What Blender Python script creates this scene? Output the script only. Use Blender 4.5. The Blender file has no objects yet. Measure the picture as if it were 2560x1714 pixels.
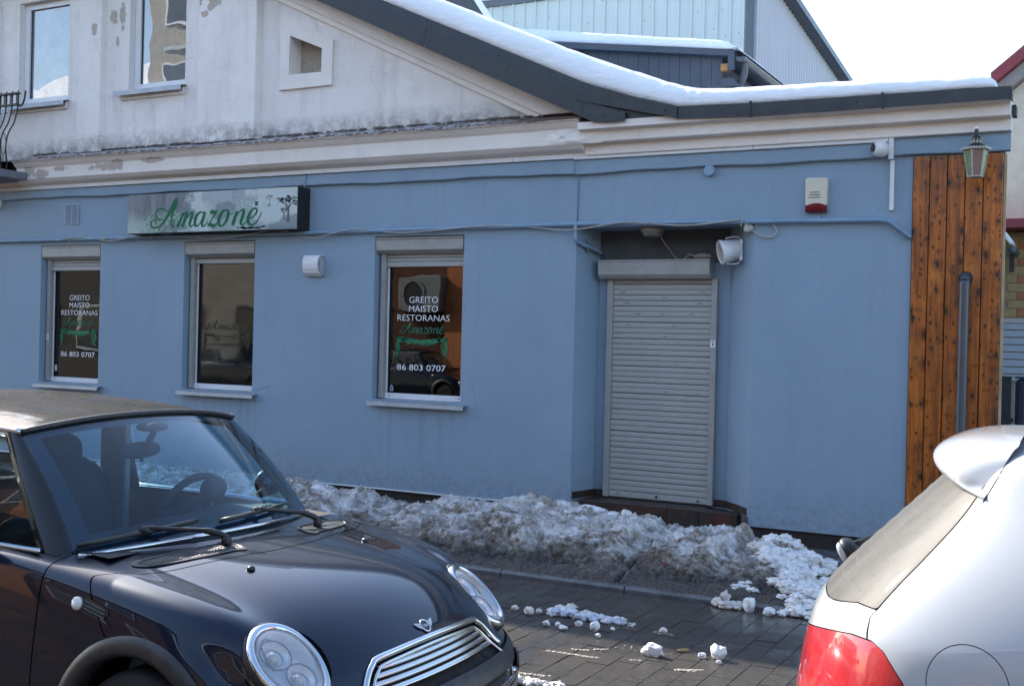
import bpy, bmesh, math, random
import numpy as np
from mathutils import Vector, Matrix, noise as mnoise

random.seed(11)
rng = np.random.default_rng(5)
scene = bpy.context.scene
COL = scene.collection
R = math.radians

# ------------------------------------------------------------------ camera
CAM = Vector((0.0, -9.88, 1.75))
yaw, pitch, roll = 0.4885, -0.0036, 0.0240
fw = Vector((-math.sin(yaw) * math.cos(pitch), math.cos(yaw) * math.cos(pitch), math.sin(pitch)))
rt = Vector((math.cos(yaw), math.sin(yaw), 0))
up = rt.cross(fw)
rt, up = math.cos(roll) * rt + math.sin(roll) * up, -math.sin(roll) * rt + math.cos(roll) * up
cam_data = bpy.data.cameras.new('camera')
cam_data.sensor_width = 36.0
cam_data.lens = 2865 / 2560 * 36.0
cam_data.clip_start = 0.05
cam_data.clip_end = 2000
cam = bpy.data.objects.new('camera', cam_data)
COL.objects.link(cam)
cam.matrix_world = Matrix(((rt.x, up.x, -fw.x, CAM.x), (rt.y, up.y, -fw.y, CAM.y), (rt.z, up.z, -fw.z, CAM.z), (0, 0, 0, 1)))
scene.camera = cam

# ------------------------------------------------------------------ sky, sun, exposure
LIGHT = Vector((1.33, -0.51, -1.0)).normalized()          # direction the sunlight travels
world = bpy.data.worlds.new('World')
scene.world = world
world.use_nodes = True
wn = world.node_tree
wn.nodes.clear()
w_out = wn.nodes.new('ShaderNodeOutputWorld')
w_bg = wn.nodes.new('ShaderNodeBackground')
w_sky = wn.nodes.new('ShaderNodeTexSky')
w_sky.sky_type = 'NISHITA'
w_sky.sun_disc = False
w_sky.sun_elevation = math.asin(-LIGHT.z)
w_sky.sun_rotation = math.atan2(-LIGHT.x, -LIGHT.y)
w_sky.air_density = 1.0
w_sky.dust_density = 1.0
w_sky.ozone_density = 1.0
w_bg.inputs['Strength'].default_value = 0.15
wn.links.new(w_sky.outputs[0], w_bg.inputs[0])
wn.links.new(w_bg.outputs[0], w_out.inputs[0])
sun_data = bpy.data.lights.new('sun', 'SUN')
sun_data.energy = 3.6
sun_data.angle = R(0.53)
sun_data.color = (1.0, 0.93, 0.82)
sun = bpy.data.objects.new('sun', sun_data)
COL.objects.link(sun)
sun.rotation_euler = LIGHT.to_track_quat('-Z', 'Y').to_euler()
sun.location = (-14, 6, 14)
scene.view_settings.view_transform = 'Standard'
scene.view_settings.look = 'None'
scene.view_settings.gamma = 1.0
scene.view_settings.use_curve_mapping = False
scene.view_settings.exposure = 1.70
scene.render.engine = 'CYCLES'
scene.cycles.max_bounces = 8
scene.cycles.diffuse_bounces = 4
scene.cycles.glossy_bounces = 4
scene.cycles.transmission_bounces = 6
scene.cycles.transparent_max_bounces = 12
scene.cycles.caustics_reflective = False
scene.cycles.caustics_refractive = False
scene.cycles.use_denoising = True

# ------------------------------------------------------------------ object helpers
def tag(o, label=None, cat=None, group=None, kind=None):
    if label: o['label'] = label
    if cat: o['category'] = cat
    if group: o['group'] = group
    if kind: o['kind'] = kind
    return o

def thing(name, label, cat, loc=(0, 0, 0), group=None):
    o = bpy.data.objects.new(name, None)
    o.empty_display_size = 0.1
    COL.objects.link(o)
    o.location = loc
    return tag(o, label, cat, group)

def wloc(o):
    v = Vector((0, 0, 0))
    while o is not None:
        v += o.location
        o = o.parent
    return v

def link_mesh(name, verts, faces, mat, parent=None, loc=None, smooth=False, normals=None, bevel=0, sub=0):
    """one mesh object; verts are world coordinates, loc its origin (default: the parent's)"""
    base = wloc(parent) if parent is not None else Vector((0, 0, 0))
    org = Vector(loc) if loc is not None else base
    me = bpy.data.meshes.new(name)
    V = np.asarray(verts, dtype=np.float64).reshape(-1, 3) - np.array(org)
    me.from_pydata(V.tolist(), [], [tuple(int(i) for i in f) for f in faces])
    me.update()
    if mat is not None: me.materials.append(mat)
    if smooth:
        me.polygons.foreach_set('use_smooth', [True] * len(me.polygons))
    if normals is not None:
        me.normals_split_custom_set_from_vertices([tuple(n) for n in normals])
    o = bpy.data.objects.new(name, me)
    COL.objects.link(o)
    if parent is not None: o.parent = parent
    o.location = org - base
    if bevel:
        m = o.modifiers.new('bevel', 'BEVEL')
        m.width = bevel; m.segments = 2; m.limit_method = 'ANGLE'; m.angle_limit = R(40)
    if sub:
        m = o.modifiers.new('sub', 'SUBSURF'); m.levels = sub; m.render_levels = sub
    return o

def copy_obj(src, loc, parent=None, rot=None, scale=None):
    o = src.copy()
    COL.objects.link(o)
    o.parent = parent if parent is not None else src.parent
    o.location = Vector(loc) - (wloc(o.parent) if o.parent else Vector((0, 0, 0)))
    if rot is not None: o.rotation_euler = rot
    if scale is not None: o.scale = scale
    return o

class MB:
    def __init__(s): s.v = []; s.f = []
    def add(s, verts, faces):
        n = len(s.v)
        s.v += [tuple(p) for p in verts]
        s.f += [tuple(i + n for i in f) for f in faces]
        return s
    def box(s, x0, x1, y0, y1, z0, z1, mtx=None):
        v = [(x, y, z) for x in (x0, x1) for y in (y0, y1) for z in (z0, z1)]
        if mtx is not None: v = [mtx @ Vector(p) for p in v]
        return s.add(v, [(0, 1, 3, 2), (4, 6, 7, 5), (0, 4, 5, 1), (2, 3, 7, 6), (0, 2, 6, 4), (1, 5, 7, 3)])
    def prism(s, poly, a, b, axis='y'):
        """poly of 2D points extruded from a to b along axis (x: (y,z), y: (x,z), z: (x,y))"""
        def P(p, t):
            return {'x': (t, p[0], p[1]), 'y': (p[0], t, p[1]), 'z': (p[0], p[1], t)}[axis]
        n = len(poly)
        v = [P(p, a) for p in poly] + [P(p, b) for p in poly]
        area = sum(poly[i][0] * poly[(i + 1) % n][1] - poly[(i + 1) % n][0] * poly[i][1] for i in range(n))
        flip = (area > 0) == (b > a)
        if axis == 'y': flip = not flip
        f = [tuple(range(n)), tuple(range(2 * n - 1, n - 1, -1))]
        f += [(i, i + n, (i + 1) % n + n, (i + 1) % n) for i in range(n)]
        if flip: f = [tuple(reversed(q)) for q in f]
        return s.add(v, f)
    def tube(s, pts, r, n=8, cap=True):
        pts = [Vector(p) for p in pts]
        rs = r if hasattr(r, '__len__') else [r] * len(pts)
        rings = []
        t0 = None
        for i, p in enumerate(pts):
            t = (pts[min(i + 1, len(pts) - 1)] - pts[max(i - 1, 0)]).normalized()
            if t0 is None:
                u = t.orthogonal().normalized()
            else:
                u = (t0.rotation_difference(t) @ u)
                u = (u - t * u.dot(t)).normalized()
            t0 = t
            w = t.cross(u)
            rings.append([p + rs[i] * (math.cos(2 * math.pi * k / n) * u + math.sin(2 * math.pi * k / n) * w) for k in range(n)])
        v = [q for rg in rings for q in rg]
        f = [(i * n + k, i * n + (k + 1) % n, (i + 1) * n + (k + 1) % n, (i + 1) * n + k) for i in range(len(pts) - 1) for k in range(n)]
        if cap:
            f += [tuple(range(n - 1, -1, -1)), tuple((len(pts) - 1) * n + k for k in range(n))]
        return s.add(v, f)
    def lathe(s, prof, c=(0, 0, 0), n=24, mtx=None, cap=True):
        """prof: (radius, height) pairs about +Z through c; mtx turns it before moving"""
        v = []
        for r_, h in prof:
            for k in range(n):
                p = Vector((r_ * math.cos(2 * math.pi * k / n), r_ * math.sin(2 * math.pi * k / n), h))
                if mtx is not None: p = mtx @ p
                v.append(p + Vector(c))
        m = len(prof)
        f = [(i * n + k, i * n + (k + 1) % n, (i + 1) * n + (k + 1) % n, (i + 1) * n + k) for i in range(m - 1) for k in range(n)]
        if cap:
            f += [tuple(range(n - 1, -1, -1)), tuple((m - 1) * n + k for k in range(n))]
        return s.add(v, f)
    def grid(s, rows, flip=False):
        m, n = len(rows), len(rows[0])
        v = [p for r_ in rows for p in r_]
        f = [(i * n + k, (i + 1) * n + k, (i + 1) * n + k + 1, i * n + k + 1) for i in range(m - 1) for k in range(n - 1)]
        if flip: f = [tuple(reversed(q)) for q in f]
        return s.add(v, f)
    def build(s, name, mat, parent=None, **kw):
        return link_mesh(name, s.v, s.f, mat, parent, **kw)

def spline(pts, n=8, closed=False):
    """Catmull-Rom through pts (any dimension)"""
    P = [np.array(p, float) for p in pts]
    out = []
    m = len(P)
    segs = m if closed else m - 1
    for i in range(segs):
        p1, p2 = P[i], P[(i + 1) % m]
        p0 = P[i - 1] if (i > 0 or closed) else 2 * p1 - p2
        p3 = P[(i + 2) % m] if (i + 2 < m or closed) else 2 * p2 - p1
        for k in range(n):
            t = k / n
            out.append(0.5 * ((2 * p1) + (-p0 + p2) * t + (2 * p0 - 5 * p1 + 4 * p2 - p3) * t * t + (-p0 + 3 * p1 - 3 * p2 + p3) * t ** 3))
    if not closed: out.append(P[-1])
    return out

# ------------------------------------------------------------------ material helpers
class NT:
    def __init__(s, name):
        s.m = bpy.data.materials.new(name); s.m.use_nodes = True
        s.t = s.m.node_tree; s.t.nodes.clear()
        s.out = s.n('OutputMaterial')
        s.geo = s.n('NewGeometry')
        s.pos = s.geo.outputs['Position']
    def n(s, typ, **kw):
        nd = s.t.nodes.new('ShaderNode' + typ)
        for k, v in kw.items(): setattr(nd, k, v)
        return nd
    def link(s, a, b): s.t.links.new(a, b)
    def inp(s, sock, v):
        if isinstance(v, bpy.types.NodeSocket): s.link(v, sock)
        elif hasattr(v, '__len__') and len(v) == 3 and sock.type == 'RGBA': sock.default_value = (*v, 1)
        else: sock.default_value = v
    def objpos(s):
        tc = s.n('TexCoord'); return tc.outputs['Object']
    def randpos(s, amt=37.0):
        oi = s.n('ObjectInfo')
        mu = s.math('MULTIPLY', oi.outputs['Random'], amt)
        cb = s.n('CombineXYZ'); s.link(mu, cb.inputs[0]); s.link(mu, cb.inputs[1]); s.link(mu, cb.inputs[2])
        va = s.n('VectorMath', operation='ADD'); s.link(s.pos, va.inputs[0]); s.link(cb.outputs[0], va.inputs[1])
        return va.outputs[0]
    def scale(s, vec, sc):
        va = s.n('VectorMath', operation='MULTIPLY'); s.link(vec, va.inputs[0]); va.inputs[1].default_value = sc
        return va.outputs[0]
    def math(s, op, a, b=None, c=None, clamp=False):
        nd = s.n('Math', operation=op, use_clamp=clamp)
        s.inp(nd.inputs[0], a)
        if b is not None: s.inp(nd.inputs[1], b)
        if c is not None: s.inp(nd.inputs[2], c)
        return nd.outputs[0]
    def ramp(s, v, lo, hi, a=0.0, b=1.0):
        nd = s.n('MapRange'); nd.clamp = True
        s.inp(nd.inputs[0], v)
        nd.inputs[1].default_value = lo; nd.inputs[2].default_value = hi
        nd.inputs[3].default_value = a; nd.inputs[4].default_value = b
        return nd.outputs[0]
    def noise(s, scale, detail=4, rough=.55, vec=None, lo=None, hi=None, dist=0.0):
        nd = s.n('TexNoise')
        s.link(vec if vec is not None else s.pos, nd.inputs['Vector'])
        nd.inputs['Scale'].default_value = scale; nd.inputs['Detail'].default_value = detail
        nd.inputs['Roughness'].default_value = rough; nd.inputs['Distortion'].default_value = dist
        o = nd.outputs[0]
        return o if lo is None else s.ramp(o, lo, hi)
    def voro(s, scale, feature='F1', vec=None, lo=None, hi=None, rnd=1.0):
        nd = s.n('TexVoronoi', feature=feature)
        s.link(vec if vec is not None else s.pos, nd.inputs['Vector'])
        nd.inputs['Scale'].default_value = scale; nd.inputs['Randomness'].default_value = rnd
        o = nd.outputs[0]
        return o if lo is None else s.ramp(o, lo, hi)
    def xz(s, vec=None):
        q = s.sep(vec); cb = s.n('CombineXYZ'); s.link(q[0], cb.inputs[0]); s.link(q[2], cb.inputs[1]); return cb.outputs[0]
    def voro2(s, scale, vec, lo=None, hi=None):
        nd = s.n('TexVoronoi', voronoi_dimensions='2D'); s.link(vec, nd.inputs['Vector']); nd.inputs['Scale'].default_value = scale
        o = nd.outputs[0]
        return o if lo is None else s.ramp(o, lo, hi)
    def knots(s, scale, vec):
        """2D cell distance divided by a random size per cell"""
        nd = s.n('TexVoronoi', voronoi_dimensions='2D'); s.link(vec, nd.inputs['Vector']); nd.inputs['Scale'].default_value = scale
        rc = s.n('SeparateColor'); s.link(nd.outputs['Color'], rc.inputs[0])
        sz = s.math('MULTIPLY_ADD', s.math('POWER', rc.outputs[0], 2.2), 1.35, .12)
        return s.math('DIVIDE', nd.outputs[0], sz)
    def sep(s, vec=None):
        nd = s.n('SeparateXYZ'); s.link(vec if vec is not None else s.pos, nd.inputs[0]); return nd.outputs
    def mix(s, f, a, b, mode='MIX'):
        nd = s.n('Mix', data_type='RGBA', blend_type=mode)
        s.inp(nd.inputs[0], f); s.inp(nd.inputs[6], a); s.inp(nd.inputs[7], b)
        return nd.outputs[2]
    def spots(s, pts, warp=0.25, wscale=9.0):
        """union of soft ellipses in world x,z: (x, z, rx, rz); edges broken by noise"""
        sx = s.sep()
        nz = s.math('MULTIPLY', s.math('SUBTRACT', s.noise(wscale, 5, .65), .5), warp * 8)
        acc = None
        for (x, z, rx, rz) in pts:
            a = s.math('DIVIDE', s.math('SUBTRACT', sx[0], x), rx)
            b = s.math('DIVIDE', s.math('SUBTRACT', sx[2], z), rz)
            d = s.math('ADD', s.math('MULTIPLY', a, a), s.math('MULTIPLY', b, b))
            d = s.math('ADD', d, nz)
            m = s.ramp(d, .7, 1.1, 1, 0)
            acc = m if acc is None else s.math('MAXIMUM', acc, m)
        return acc
    def bump(s, h, strength=.3, dist=.01, normal=None):
        nd = s.n('Bump'); nd.inputs['Strength'].default_value = strength; nd.inputs['Distance'].default_value = dist
        s.link(h, nd.inputs['Height'])
        if normal is not None: s.link(normal, nd.inputs['Normal'])
        return nd.outputs[0]
    def pbr(s, col, rough=.6, metal=0.0, normal=None, spec=None, coat=0, coat_rough=.03, trans=0, ior=None, alpha=None, sss=0):
        p = s.n('BsdfPrincipled')
        s.inp(p.inputs['Base Color'], col); s.inp(p.inputs['Roughness'], rough); s.inp(p.inputs['Metallic'], metal)
        if normal is not None: s.link(normal, p.inputs['Normal'])
        if spec is not None: s.inp(p.inputs['Specular IOR Level'], spec)
        if coat: p.inputs['Coat Weight'].default_value = coat; s.inp(p.inputs['Coat Roughness'], coat_rough)
        if trans: p.inputs['Transmission Weight'].default_value = trans
        if ior: p.inputs['IOR'].default_value = ior
        if sss:
            p.inputs['Subsurface Weight'].default_value = sss; p.inputs['Subsurface Radius'].default_value = (.02, .025, .03)
        s.link(p.outputs[0], s.out.inputs[0])
        return s.m

def simple(name, col, rough=.5, metal=0.0, var=.12, nscale=14, bump=0.0, bscale=60, coat=0, spec=None, dirt=None):
    t = NT(name)
    dark = tuple(c * (1 - var) for c in col); lite = tuple(min(1, c * (1 + var)) for c in col)
    c = t.mix(t.noise(nscale, 5, .6, lo=.3, hi=.7), dark, lite)
    if dirt: c = t.mix(t.math('MULTIPLY', t.noise(6, 6, .7, lo=.45, hi=.75), dirt[1]), c, dirt[0])
    r = t.ramp(t.noise(nscale * 1.7, 4), .3, .7, max(0.02, rough * .85), min(1, rough * 1.15))
    nrm = t.bump(t.noise(bscale, 4), bump, .004) if bump else None
    return t.pbr(c, r, metal, nrm, coat=coat, spec=spec)

def thin_glass(name, tint=(.9, .95, .95), refl=1.0, rough=0.0, base=.04, film=None):
    """single pane: straight-through transmission plus a Fresnel mirror"""
    t = NT(name)
    tr = t.n('BsdfTransparent'); tr.inputs[0].default_value = (*tint, 1)
    gl = t.n('BsdfGlossy'); gl.inputs['Color'].default_value = (refl, refl, refl, 1); gl.inputs['Roughness'].default_value = rough
    # the plane of a real pane is never quite flat
    nrm = t.bump(t.noise(1.3, 2, .4), .06, .05); t.link(nrm, gl.inputs['Normal'])
    dt_ = t.n('VectorMath', operation='DOT_PRODUCT'); t.link(t.geo.outputs['Incoming'], dt_.inputs[0]); t.link(t.geo.outputs['Normal'], dt_.inputs[1])
    om = t.math('SUBTRACT', 1.0, t.math('ABSOLUTE', dt_.outputs['Value']), clamp=True)
    k = t.math('MULTIPLY_ADD', t.math('POWER', om, 5.0), .93, .065 + base, clamp=True)     # both faces of the pane
    mx = t.n('MixShader'); t.link(k, mx.inputs[0]); t.link(tr.outputs[0], mx.inputs[1]); t.link(gl.outputs[0], mx.inputs[2])
    last = mx
    if film:
        df = t.n('BsdfDiffuse'); df.inputs[0].default_value = (*film[0], 1)
        m2 = t.n('MixShader'); t.inp(m2.inputs[0], t.math('MULTIPLY', t.noise(5, 5, .7, lo=.2, hi=.8), film[1]))
        t.link(mx.outputs[0], m2.inputs[1]); t.link(df.outputs[0], m2.inputs[2]); last = m2
    t.link(last.outputs[0], t.out.inputs[0])
    return t.m
# ------------------------------------------------------------------ materials of the setting
def m_blue():
    t = NT('blue_plaster')
    c = t.mix(t.noise(.9, 5, .6, lo=.3, hi=.7), (.224, .314, .402), (.256, .350, .440))
    c = t.mix(t.math('MULTIPLY', t.noise(4.5, 6, .7, lo=.52, hi=.72), .35), c, (.278, .368, .448))
    st = t.noise(1.0, 6, .6, vec=t.scale(t.pos, (9, 1, .7)), lo=.55, hi=.8)
    c = t.mix(t.math('MULTIPLY', st, .22), c, (.155, .21, .265))
    z = t.sep()[2]
    low = t.math('MULTIPLY', t.ramp(z, .95, .2), t.noise(7, 6, .7, lo=.35, hi=.75))
    c = t.mix(t.math('MULTIPLY', low, .5), c, (.25, .265, .28))
    sx_ = t.sep()[0]
    spl = t.math('MULTIPLY', t.ramp(t.math('ADD', z, t.math('MULTIPLY', t.math('SUBTRACT', t.noise(9, 6, .7), .5), .5)), .52, .25), t.noise(16, 6, .75, lo=.45, hi=.7))
    c = t.mix(t.math('MULTIPLY', spl, .5), c, (.12, .12, .115))
    for (xa, xb, zt_) in [(-11.95, -10.83, 1.01), (-9.56, -8.43, 1.02), (-6.9, -5.75, 1.03)]:
        m_ = t.math('MULTIPLY', t.math('MULTIPLY', t.ramp(sx_, xa - .02, xa + .03), t.ramp(sx_, xb + .02, xb - .03)), t.math('MULTIPLY', t.ramp(z, zt_ - .75, zt_, 0, 1), t.ramp(z, zt_ + .01, zt_)))
        dr = t.noise(1, 5, .65, vec=t.scale(t.pos, (16, 1, .5)), lo=.5, hi=.72)
        c = t.mix(t.math('MULTIPLY', t.math('MULTIPLY', m_, dr), .45), c, (.12, .155, .185))
    hc = t.math('MULTIPLY', t.ramp(t.voro(1.1, 'DISTANCE_TO_EDGE', vec=t.pos), 0, .004, 1, 0), t.noise(.9, 3, lo=.52, hi=.62))
    c = t.mix(t.math('MULTIPLY', hc, .4), c, (.09, .13, .17))
    pk = t.voro2(7, t.xz(), lo=.0, hi=.05)
    c = t.mix(t.math('MULTIPLY', t.ramp(pk, 0, 1, 1, 0), .22), c, (.07, .11, .17))
    h = t.math('ADD', t.noise(140, 3, .6), t.math('MULTIPLY', t.noise(3.0, 3, .5), 2.2))
    n1 = t.bump(h, .22, .006)
    n2 = t.bump(t.noise(1.6, 3, .5), .5, .03, n1)
    return t.pbr(c, .62, normal=n2, spec=.35)

PEEL_UP = [(-9.22, 5.33, .05, .04), (-11.0, 5.35, .05, .07), (-10.70, 5.2, .03, .06), (-8.75, 5.5, .07, .05), (-9.05, 5.47, .11, .09), (-10.77, 5.50, .06, .10), (-10.62, 5.5, .05, .16), (-9.3, 5.52, .06, .1), (-9.12, 5.40, .06, .05)]
def m_upper():
    t = NT('old_white_plaster')
    c = t.mix(t.noise(.8, 6, .65, lo=.3, hi=.7), (.75, .705, .665), (.84, .80, .765))
    c = t.mix(t.math('MULTIPLY', t.noise(3, 7, .72, lo=.5, hi=.72), .5), c, (.61, .57, .53))
    st = t.noise(1.0, 7, .65, vec=t.scale(t.pos, (5.5, 1, .55)), lo=.52, hi=.8)
    c = t.mix(t.math('MULTIPLY', st, .38), c, (.36, .33, .30))
    z = t.sep()[2]
    gr = t.math('MULTIPLY', t.ramp(z, 4.12, 3.93), t.noise(8, 7, .75, lo=.36, hi=.62))
    c = t.mix(t.math('MULTIPLY', gr, .75), c, (.10, .095, .08))
    crk = t.ramp(t.voro(3.2, 'DISTANCE_TO_EDGE', vec=t.pos), 0, .012, 1, 0)
    crk = t.math('MULTIPLY', crk, t.noise(1.4, 3, lo=.48, hi=.7))
    c = t.mix(t.math('MULTIPLY', crk, .5), c, (.22, .2, .19))
    pe = t.spots(PEEL_UP, .5, 11)
    c = t.mix(t.math('MULTIPLY', pe, .85), c, t.mix(t.noise(12, 4, lo=.4, hi=.6), (.46, .36, .26), (.36, .33, .30)))
    h = t.math('ADD', t.noise(70, 5, .65), t.math('MULTIPLY', t.noise(5, 4, .6), 2))
    h = t.math('SUBTRACT', h, t.math('MULTIPLY', pe, 2.0))
    return t.pbr(c, .85, normal=t.bump(h, .4, .008), spec=.2)

PEEL_C = [(-11.75, 3.63, .16, .055), (-10.62, 3.66, .30, .05), (-10.45, 3.69, .1, .05), (-11.95, 3.66, .1, .06), (-9.9, 3.70, .18, .03), (-11.4, 3.68, .12, .03)]
def m_cornice():
    t = NT('cream_cornice_paint')
    c = t.mix(t.noise(2.0, 6, .6, lo=.3, hi=.7), (.76, .70, .645), (.84, .785, .735))
    st = t.noise(1, 6, .65, vec=t.scale(t.pos, (7, 1, 1.2)), lo=.55, hi=.8)
    c = t.mix(t.math('MULTIPLY', st, .3), c, (.42, .38, .34))
    pe = t.spots(PEEL_C, .55, 13)
    c2 = t.mix(t.noise(14, 4, lo=.4, hi=.6), (.50, .40, .32), (.42, .40, .385))
    c = t.mix(pe, c, c2)
    rg = t.math('MULTIPLY', t.math('MULTIPLY', t.ramp(t.sep()[0], -4.9, -4.5), t.ramp(t.sep()[0], -4.0, -4.3)), 1.0)
    h = t.math('ADD', t.noise(60, 5, .6), t.math('MULTIPLY', t.math('MULTIPLY', t.noise(22, 5, .7), rg), 7))
    h = t.math('SUBTRACT', h, t.math('MULTIPLY', pe, 1.5))
    return t.pbr(c, .7, normal=t.bump(h, .35, .008), spec=.3)

def m_flash():
    t = NT('rusty_flashing')
    c = t.mix(t.noise(10, 6, .7, lo=.4, hi=.6), (.13, .055, .04), (.05, .04, .038))
    x = t.sep()[0]
    w = t.math('MULTIPLY', t.noise(1, 6, .7, vec=t.scale(t.pos, (22, 4, 30)), lo=.45, hi=.56), t.ramp(x, -4.9, -5.6))
    c = t.mix(w, c, (.42, .43, .45))
    return t.pbr(c, .6, normal=t.bump(t.noise(45, 5), .6, .01))

def m_anthracite(name='anthracite_metal', col=(.017, .022, .029)):
    t = NT(name)
    c = t.mix(t.noise(1.2, 4, .6, lo=.3, hi=.7), tuple(k * .88 for k in col), tuple(k * 1.12 for k in col))
    c = t.mix(t.math('MULTIPLY', t.noise(18, 6, .7, lo=.5, hi=.8), .12), c, (.2, .2, .2))
    return t.pbr(c, t.ramp(t.noise(9, 4), .3, .7, .32, .5), normal=t.bump(t.noise(3, 3), .12, .02), spec=.5)

def m_snow(name='roof_snow', col=(.84, .87, .90)):
    t = NT(name)
    c = t.mix(t.noise(3, 5, .6, lo=.35, hi=.7), col, tuple(k * .96 for k in col))
    h = t.math('ADD', t.noise(11, 6, .6), t.math('MULTIPLY', t.noise(1, 5, .6, vec=t.scale(t.pos, (6, 6, 22))), 1.2))
    return t.pbr(c, .75, normal=t.bump(h, .35, .03), spec=.3)

def m_wood():
    t = NT('scorched_plank_wood')
    p = t.randpos(23)
    g = t.noise(1.0, 7, .7, vec=t.scale(p, (34, 34, 1.5)), dist=.8)
    c = t.mix(t.ramp(g, .32, .68), (.15, .032, .005), (.56, .160, .018))
    b = t.noise(1, 5, .65, vec=t.scale(p, (7, 7, 1.5)), lo=.5, hi=.78)
    c = t.mix(t.math('MULTIPLY', b, .85), c, (.050, .014, .004))
    lt = t.noise(1, 5, .6, vec=t.scale(p, (5, 5, 2.6)), lo=.55, hi=.75)
    c = t.mix(t.math('MULTIPLY', lt, .6), c, (.66, .225, .032))
    wv = t.scale(t.xz(p), (1, .62, 0))
    dn = t.n('TexNoise'); t.link(wv, dn.inputs['Vector']); dn.inputs['Scale'].default_value = 16
    va = t.n('VectorMath', operation='MULTIPLY_ADD'); t.link(dn.outputs['Color'], va.inputs[0]); va.inputs[1].default_value = (.035,) * 3; t.link(wv, va.inputs[2])
    kn = t.knots(9.5, va.outputs[0])
    c = t.mix(t.math('MULTIPLY', t.ramp(kn, .14, .46, 1, 0), .55), c, (.070, .020, .005))
    c = t.mix(t.math('MULTIPLY', t.ramp(kn, .08, .17, 1, 0), .92), c, (.008, .004, .002))
    wb2 = t.scale(va.outputs[0], (.45, 1.15, 0))
    k2 = t.knots(7.0, wb2)
    c = t.mix(t.math('MULTIPLY', t.ramp(k2, .10, .45, 1, 0), .50), c, (.045, .012, .003))
    k3 = t.knots(19.0, va.outputs[0])
    c = t.mix(t.math('MULTIPLY', t.ramp(k3, .08, .22, 1, 0), .85), c, (.012, .005, .002))
    return t.pbr(c, t.ramp(g, .3, .7, .42, .30), normal=t.bump(g, .35, .004), spec=.5)

def m_pavers():
    t = NT('wet_dark_pavers')
    p = t.pos
    oi = t.n('ObjectInfo')
    sx = t.sep()
    gr = t.noise(260, 3, .75, lo=.42, hi=.78)
    c = t.mix(gr, (.024, .0225, .021), (.125, .108, .090))
    c = t.mix(t.math('MULTIPLY', oi.outputs['Random'], .35), c, (.042, .038, .034))
    c = t.mix(t.math('MULTIPLY', t.noise(5, 5, .7, lo=.55, hi=.75), .5), c, (.095, .075, .054))
    spk = t.ramp(t.voro2(70, t.pos, lo=0, hi=.2), .0, 1, 1, 0)
    c = t.mix(t.math('MULTIPLY', t.math('MULTIPLY', spk, t.noise(30, 2, lo=.5, hi=.6)), .8), c, (.30, .27, .22))
    wet = t.math('MAXIMUM', t.noise(2.3, 5, .6, lo=.48, hi=.66), t.ramp(sx[1], -3.1, -2.6))
    r = t.math('MULTIPLY_ADD', wet, -.38, .46)
    r = t.math('ADD', r, t.math('MULTIPLY', t.math('SUBTRACT', gr, .5), .16))
    h = t.math('MULTIPLY', t.noise(170, 4, .7), t.math('MULTIPLY_ADD', wet, -.75, 1.0))
    return t.pbr(c, t.math('MAXIMUM', r, .05), normal=t.bump(h, .5, .004), spec=t.math('MULTIPLY_ADD', wet, .30, .18))

def m_kerb():
    t = NT('granite_kerb')
    c = t.mix(t.noise(220, 2, .8, lo=.42, hi=.62), (.035, .036, .04), (.21, .21, .22))
    c = t.mix(t.noise(4, 5, .7, lo=.5, hi=.7), c, (.05, .048, .045))
    return t.pbr(c, t.ramp(t.noise(6, 4), .3, .7, .15, .45), normal=t.bump(t.noise(150, 4), .5, .004))

def m_tile():
    t = NT('brown_step_tile')
    c = t.mix(t.noise(2.2, 5, .6, vec=t.randpos(31), lo=.5, hi=.75), (.030, .021, .018), (.095, .024, .014))
    c = t.mix(t.noise(9, 6, .7, lo=.5, hi=.7), c, (.045, .038, .034))
    return t.pbr(c, t.ramp(t.noise(14, 4), .3, .7, .3, .6), normal=t.bump(t.noise(60, 3), .15, .004))

MAT = dict(
    blue=m_blue(), upper=m_upper(), cornice=m_cornice(), flash=m_flash(), anth=m_anthracite(), snow=m_snow(), wood=m_wood(),
    paver=m_pavers(), kerb=m_kerb(), tile=m_tile(),
    joint=simple('tile_joint', (.018, .016, .015), .8, var=.3),
    plinth=simple('plinth_brown', (.026, .018, .015), .75, var=.35, nscale=9, bump=.4, bscale=80),
    white=simple('white_plastic', (.70, .71, .72), .4, var=.05, dirt=((.45, .43, .40), .25)),
    pvc=simple('white_window_frame', (.74, .75, .77), .32, var=.03),
    shut=simple('shutter_grey', (.34, .34, .325), .42, var=.06, nscale=5, dirt=((.17, .155, .14), .35)),
    slat=simple('shutter_slat_grey', (.37, .375, .355), .5, var=.04, nscale=3, dirt=((.25, .235, .215), .25)),
    zinc=simple('zinc_sill', (.34, .37, .40), .45, metal=.35, var=.15, nscale=8, dirt=((.25, .24, .22), .3)),
    bluepipe=simple('blue_painted_pipe', (.20, .31, .43), .4, var=.1, nscale=6),
    dark=simple('black_plastic', (.012, .012, .013), .45, var=.2),
    gap=simple('dark_gap', (.004, .004, .004), .9, var=.1),
    beige=simple('beige_rough_plaster', (.35, .30, .24), .9, var=.18, nscale=25, bump=.6, bscale=60),
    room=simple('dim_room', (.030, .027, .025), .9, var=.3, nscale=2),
    screw=simple('screw_grey', (.16, .16, .16), .4, metal=.6),
    dirtypipe=simple('downpipe_graphite', (.055, .065, .08), .35, var=.15, nscale=5, spec=.6),
)

# ------------------------------------------------------------------ ground: road of pavers, kerb, pavement
KY = -2.42
road = MB().box(-160, 160, -170, KY - .005, -.60, -.012).build('road', MAT['joint'])
tag(road, kind='structure')
pav = MB().box(-160, 160, KY + .1, 160, -.62, .018).build('pavement', MAT['kerb'])
tag(pav, kind='structure')
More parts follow.
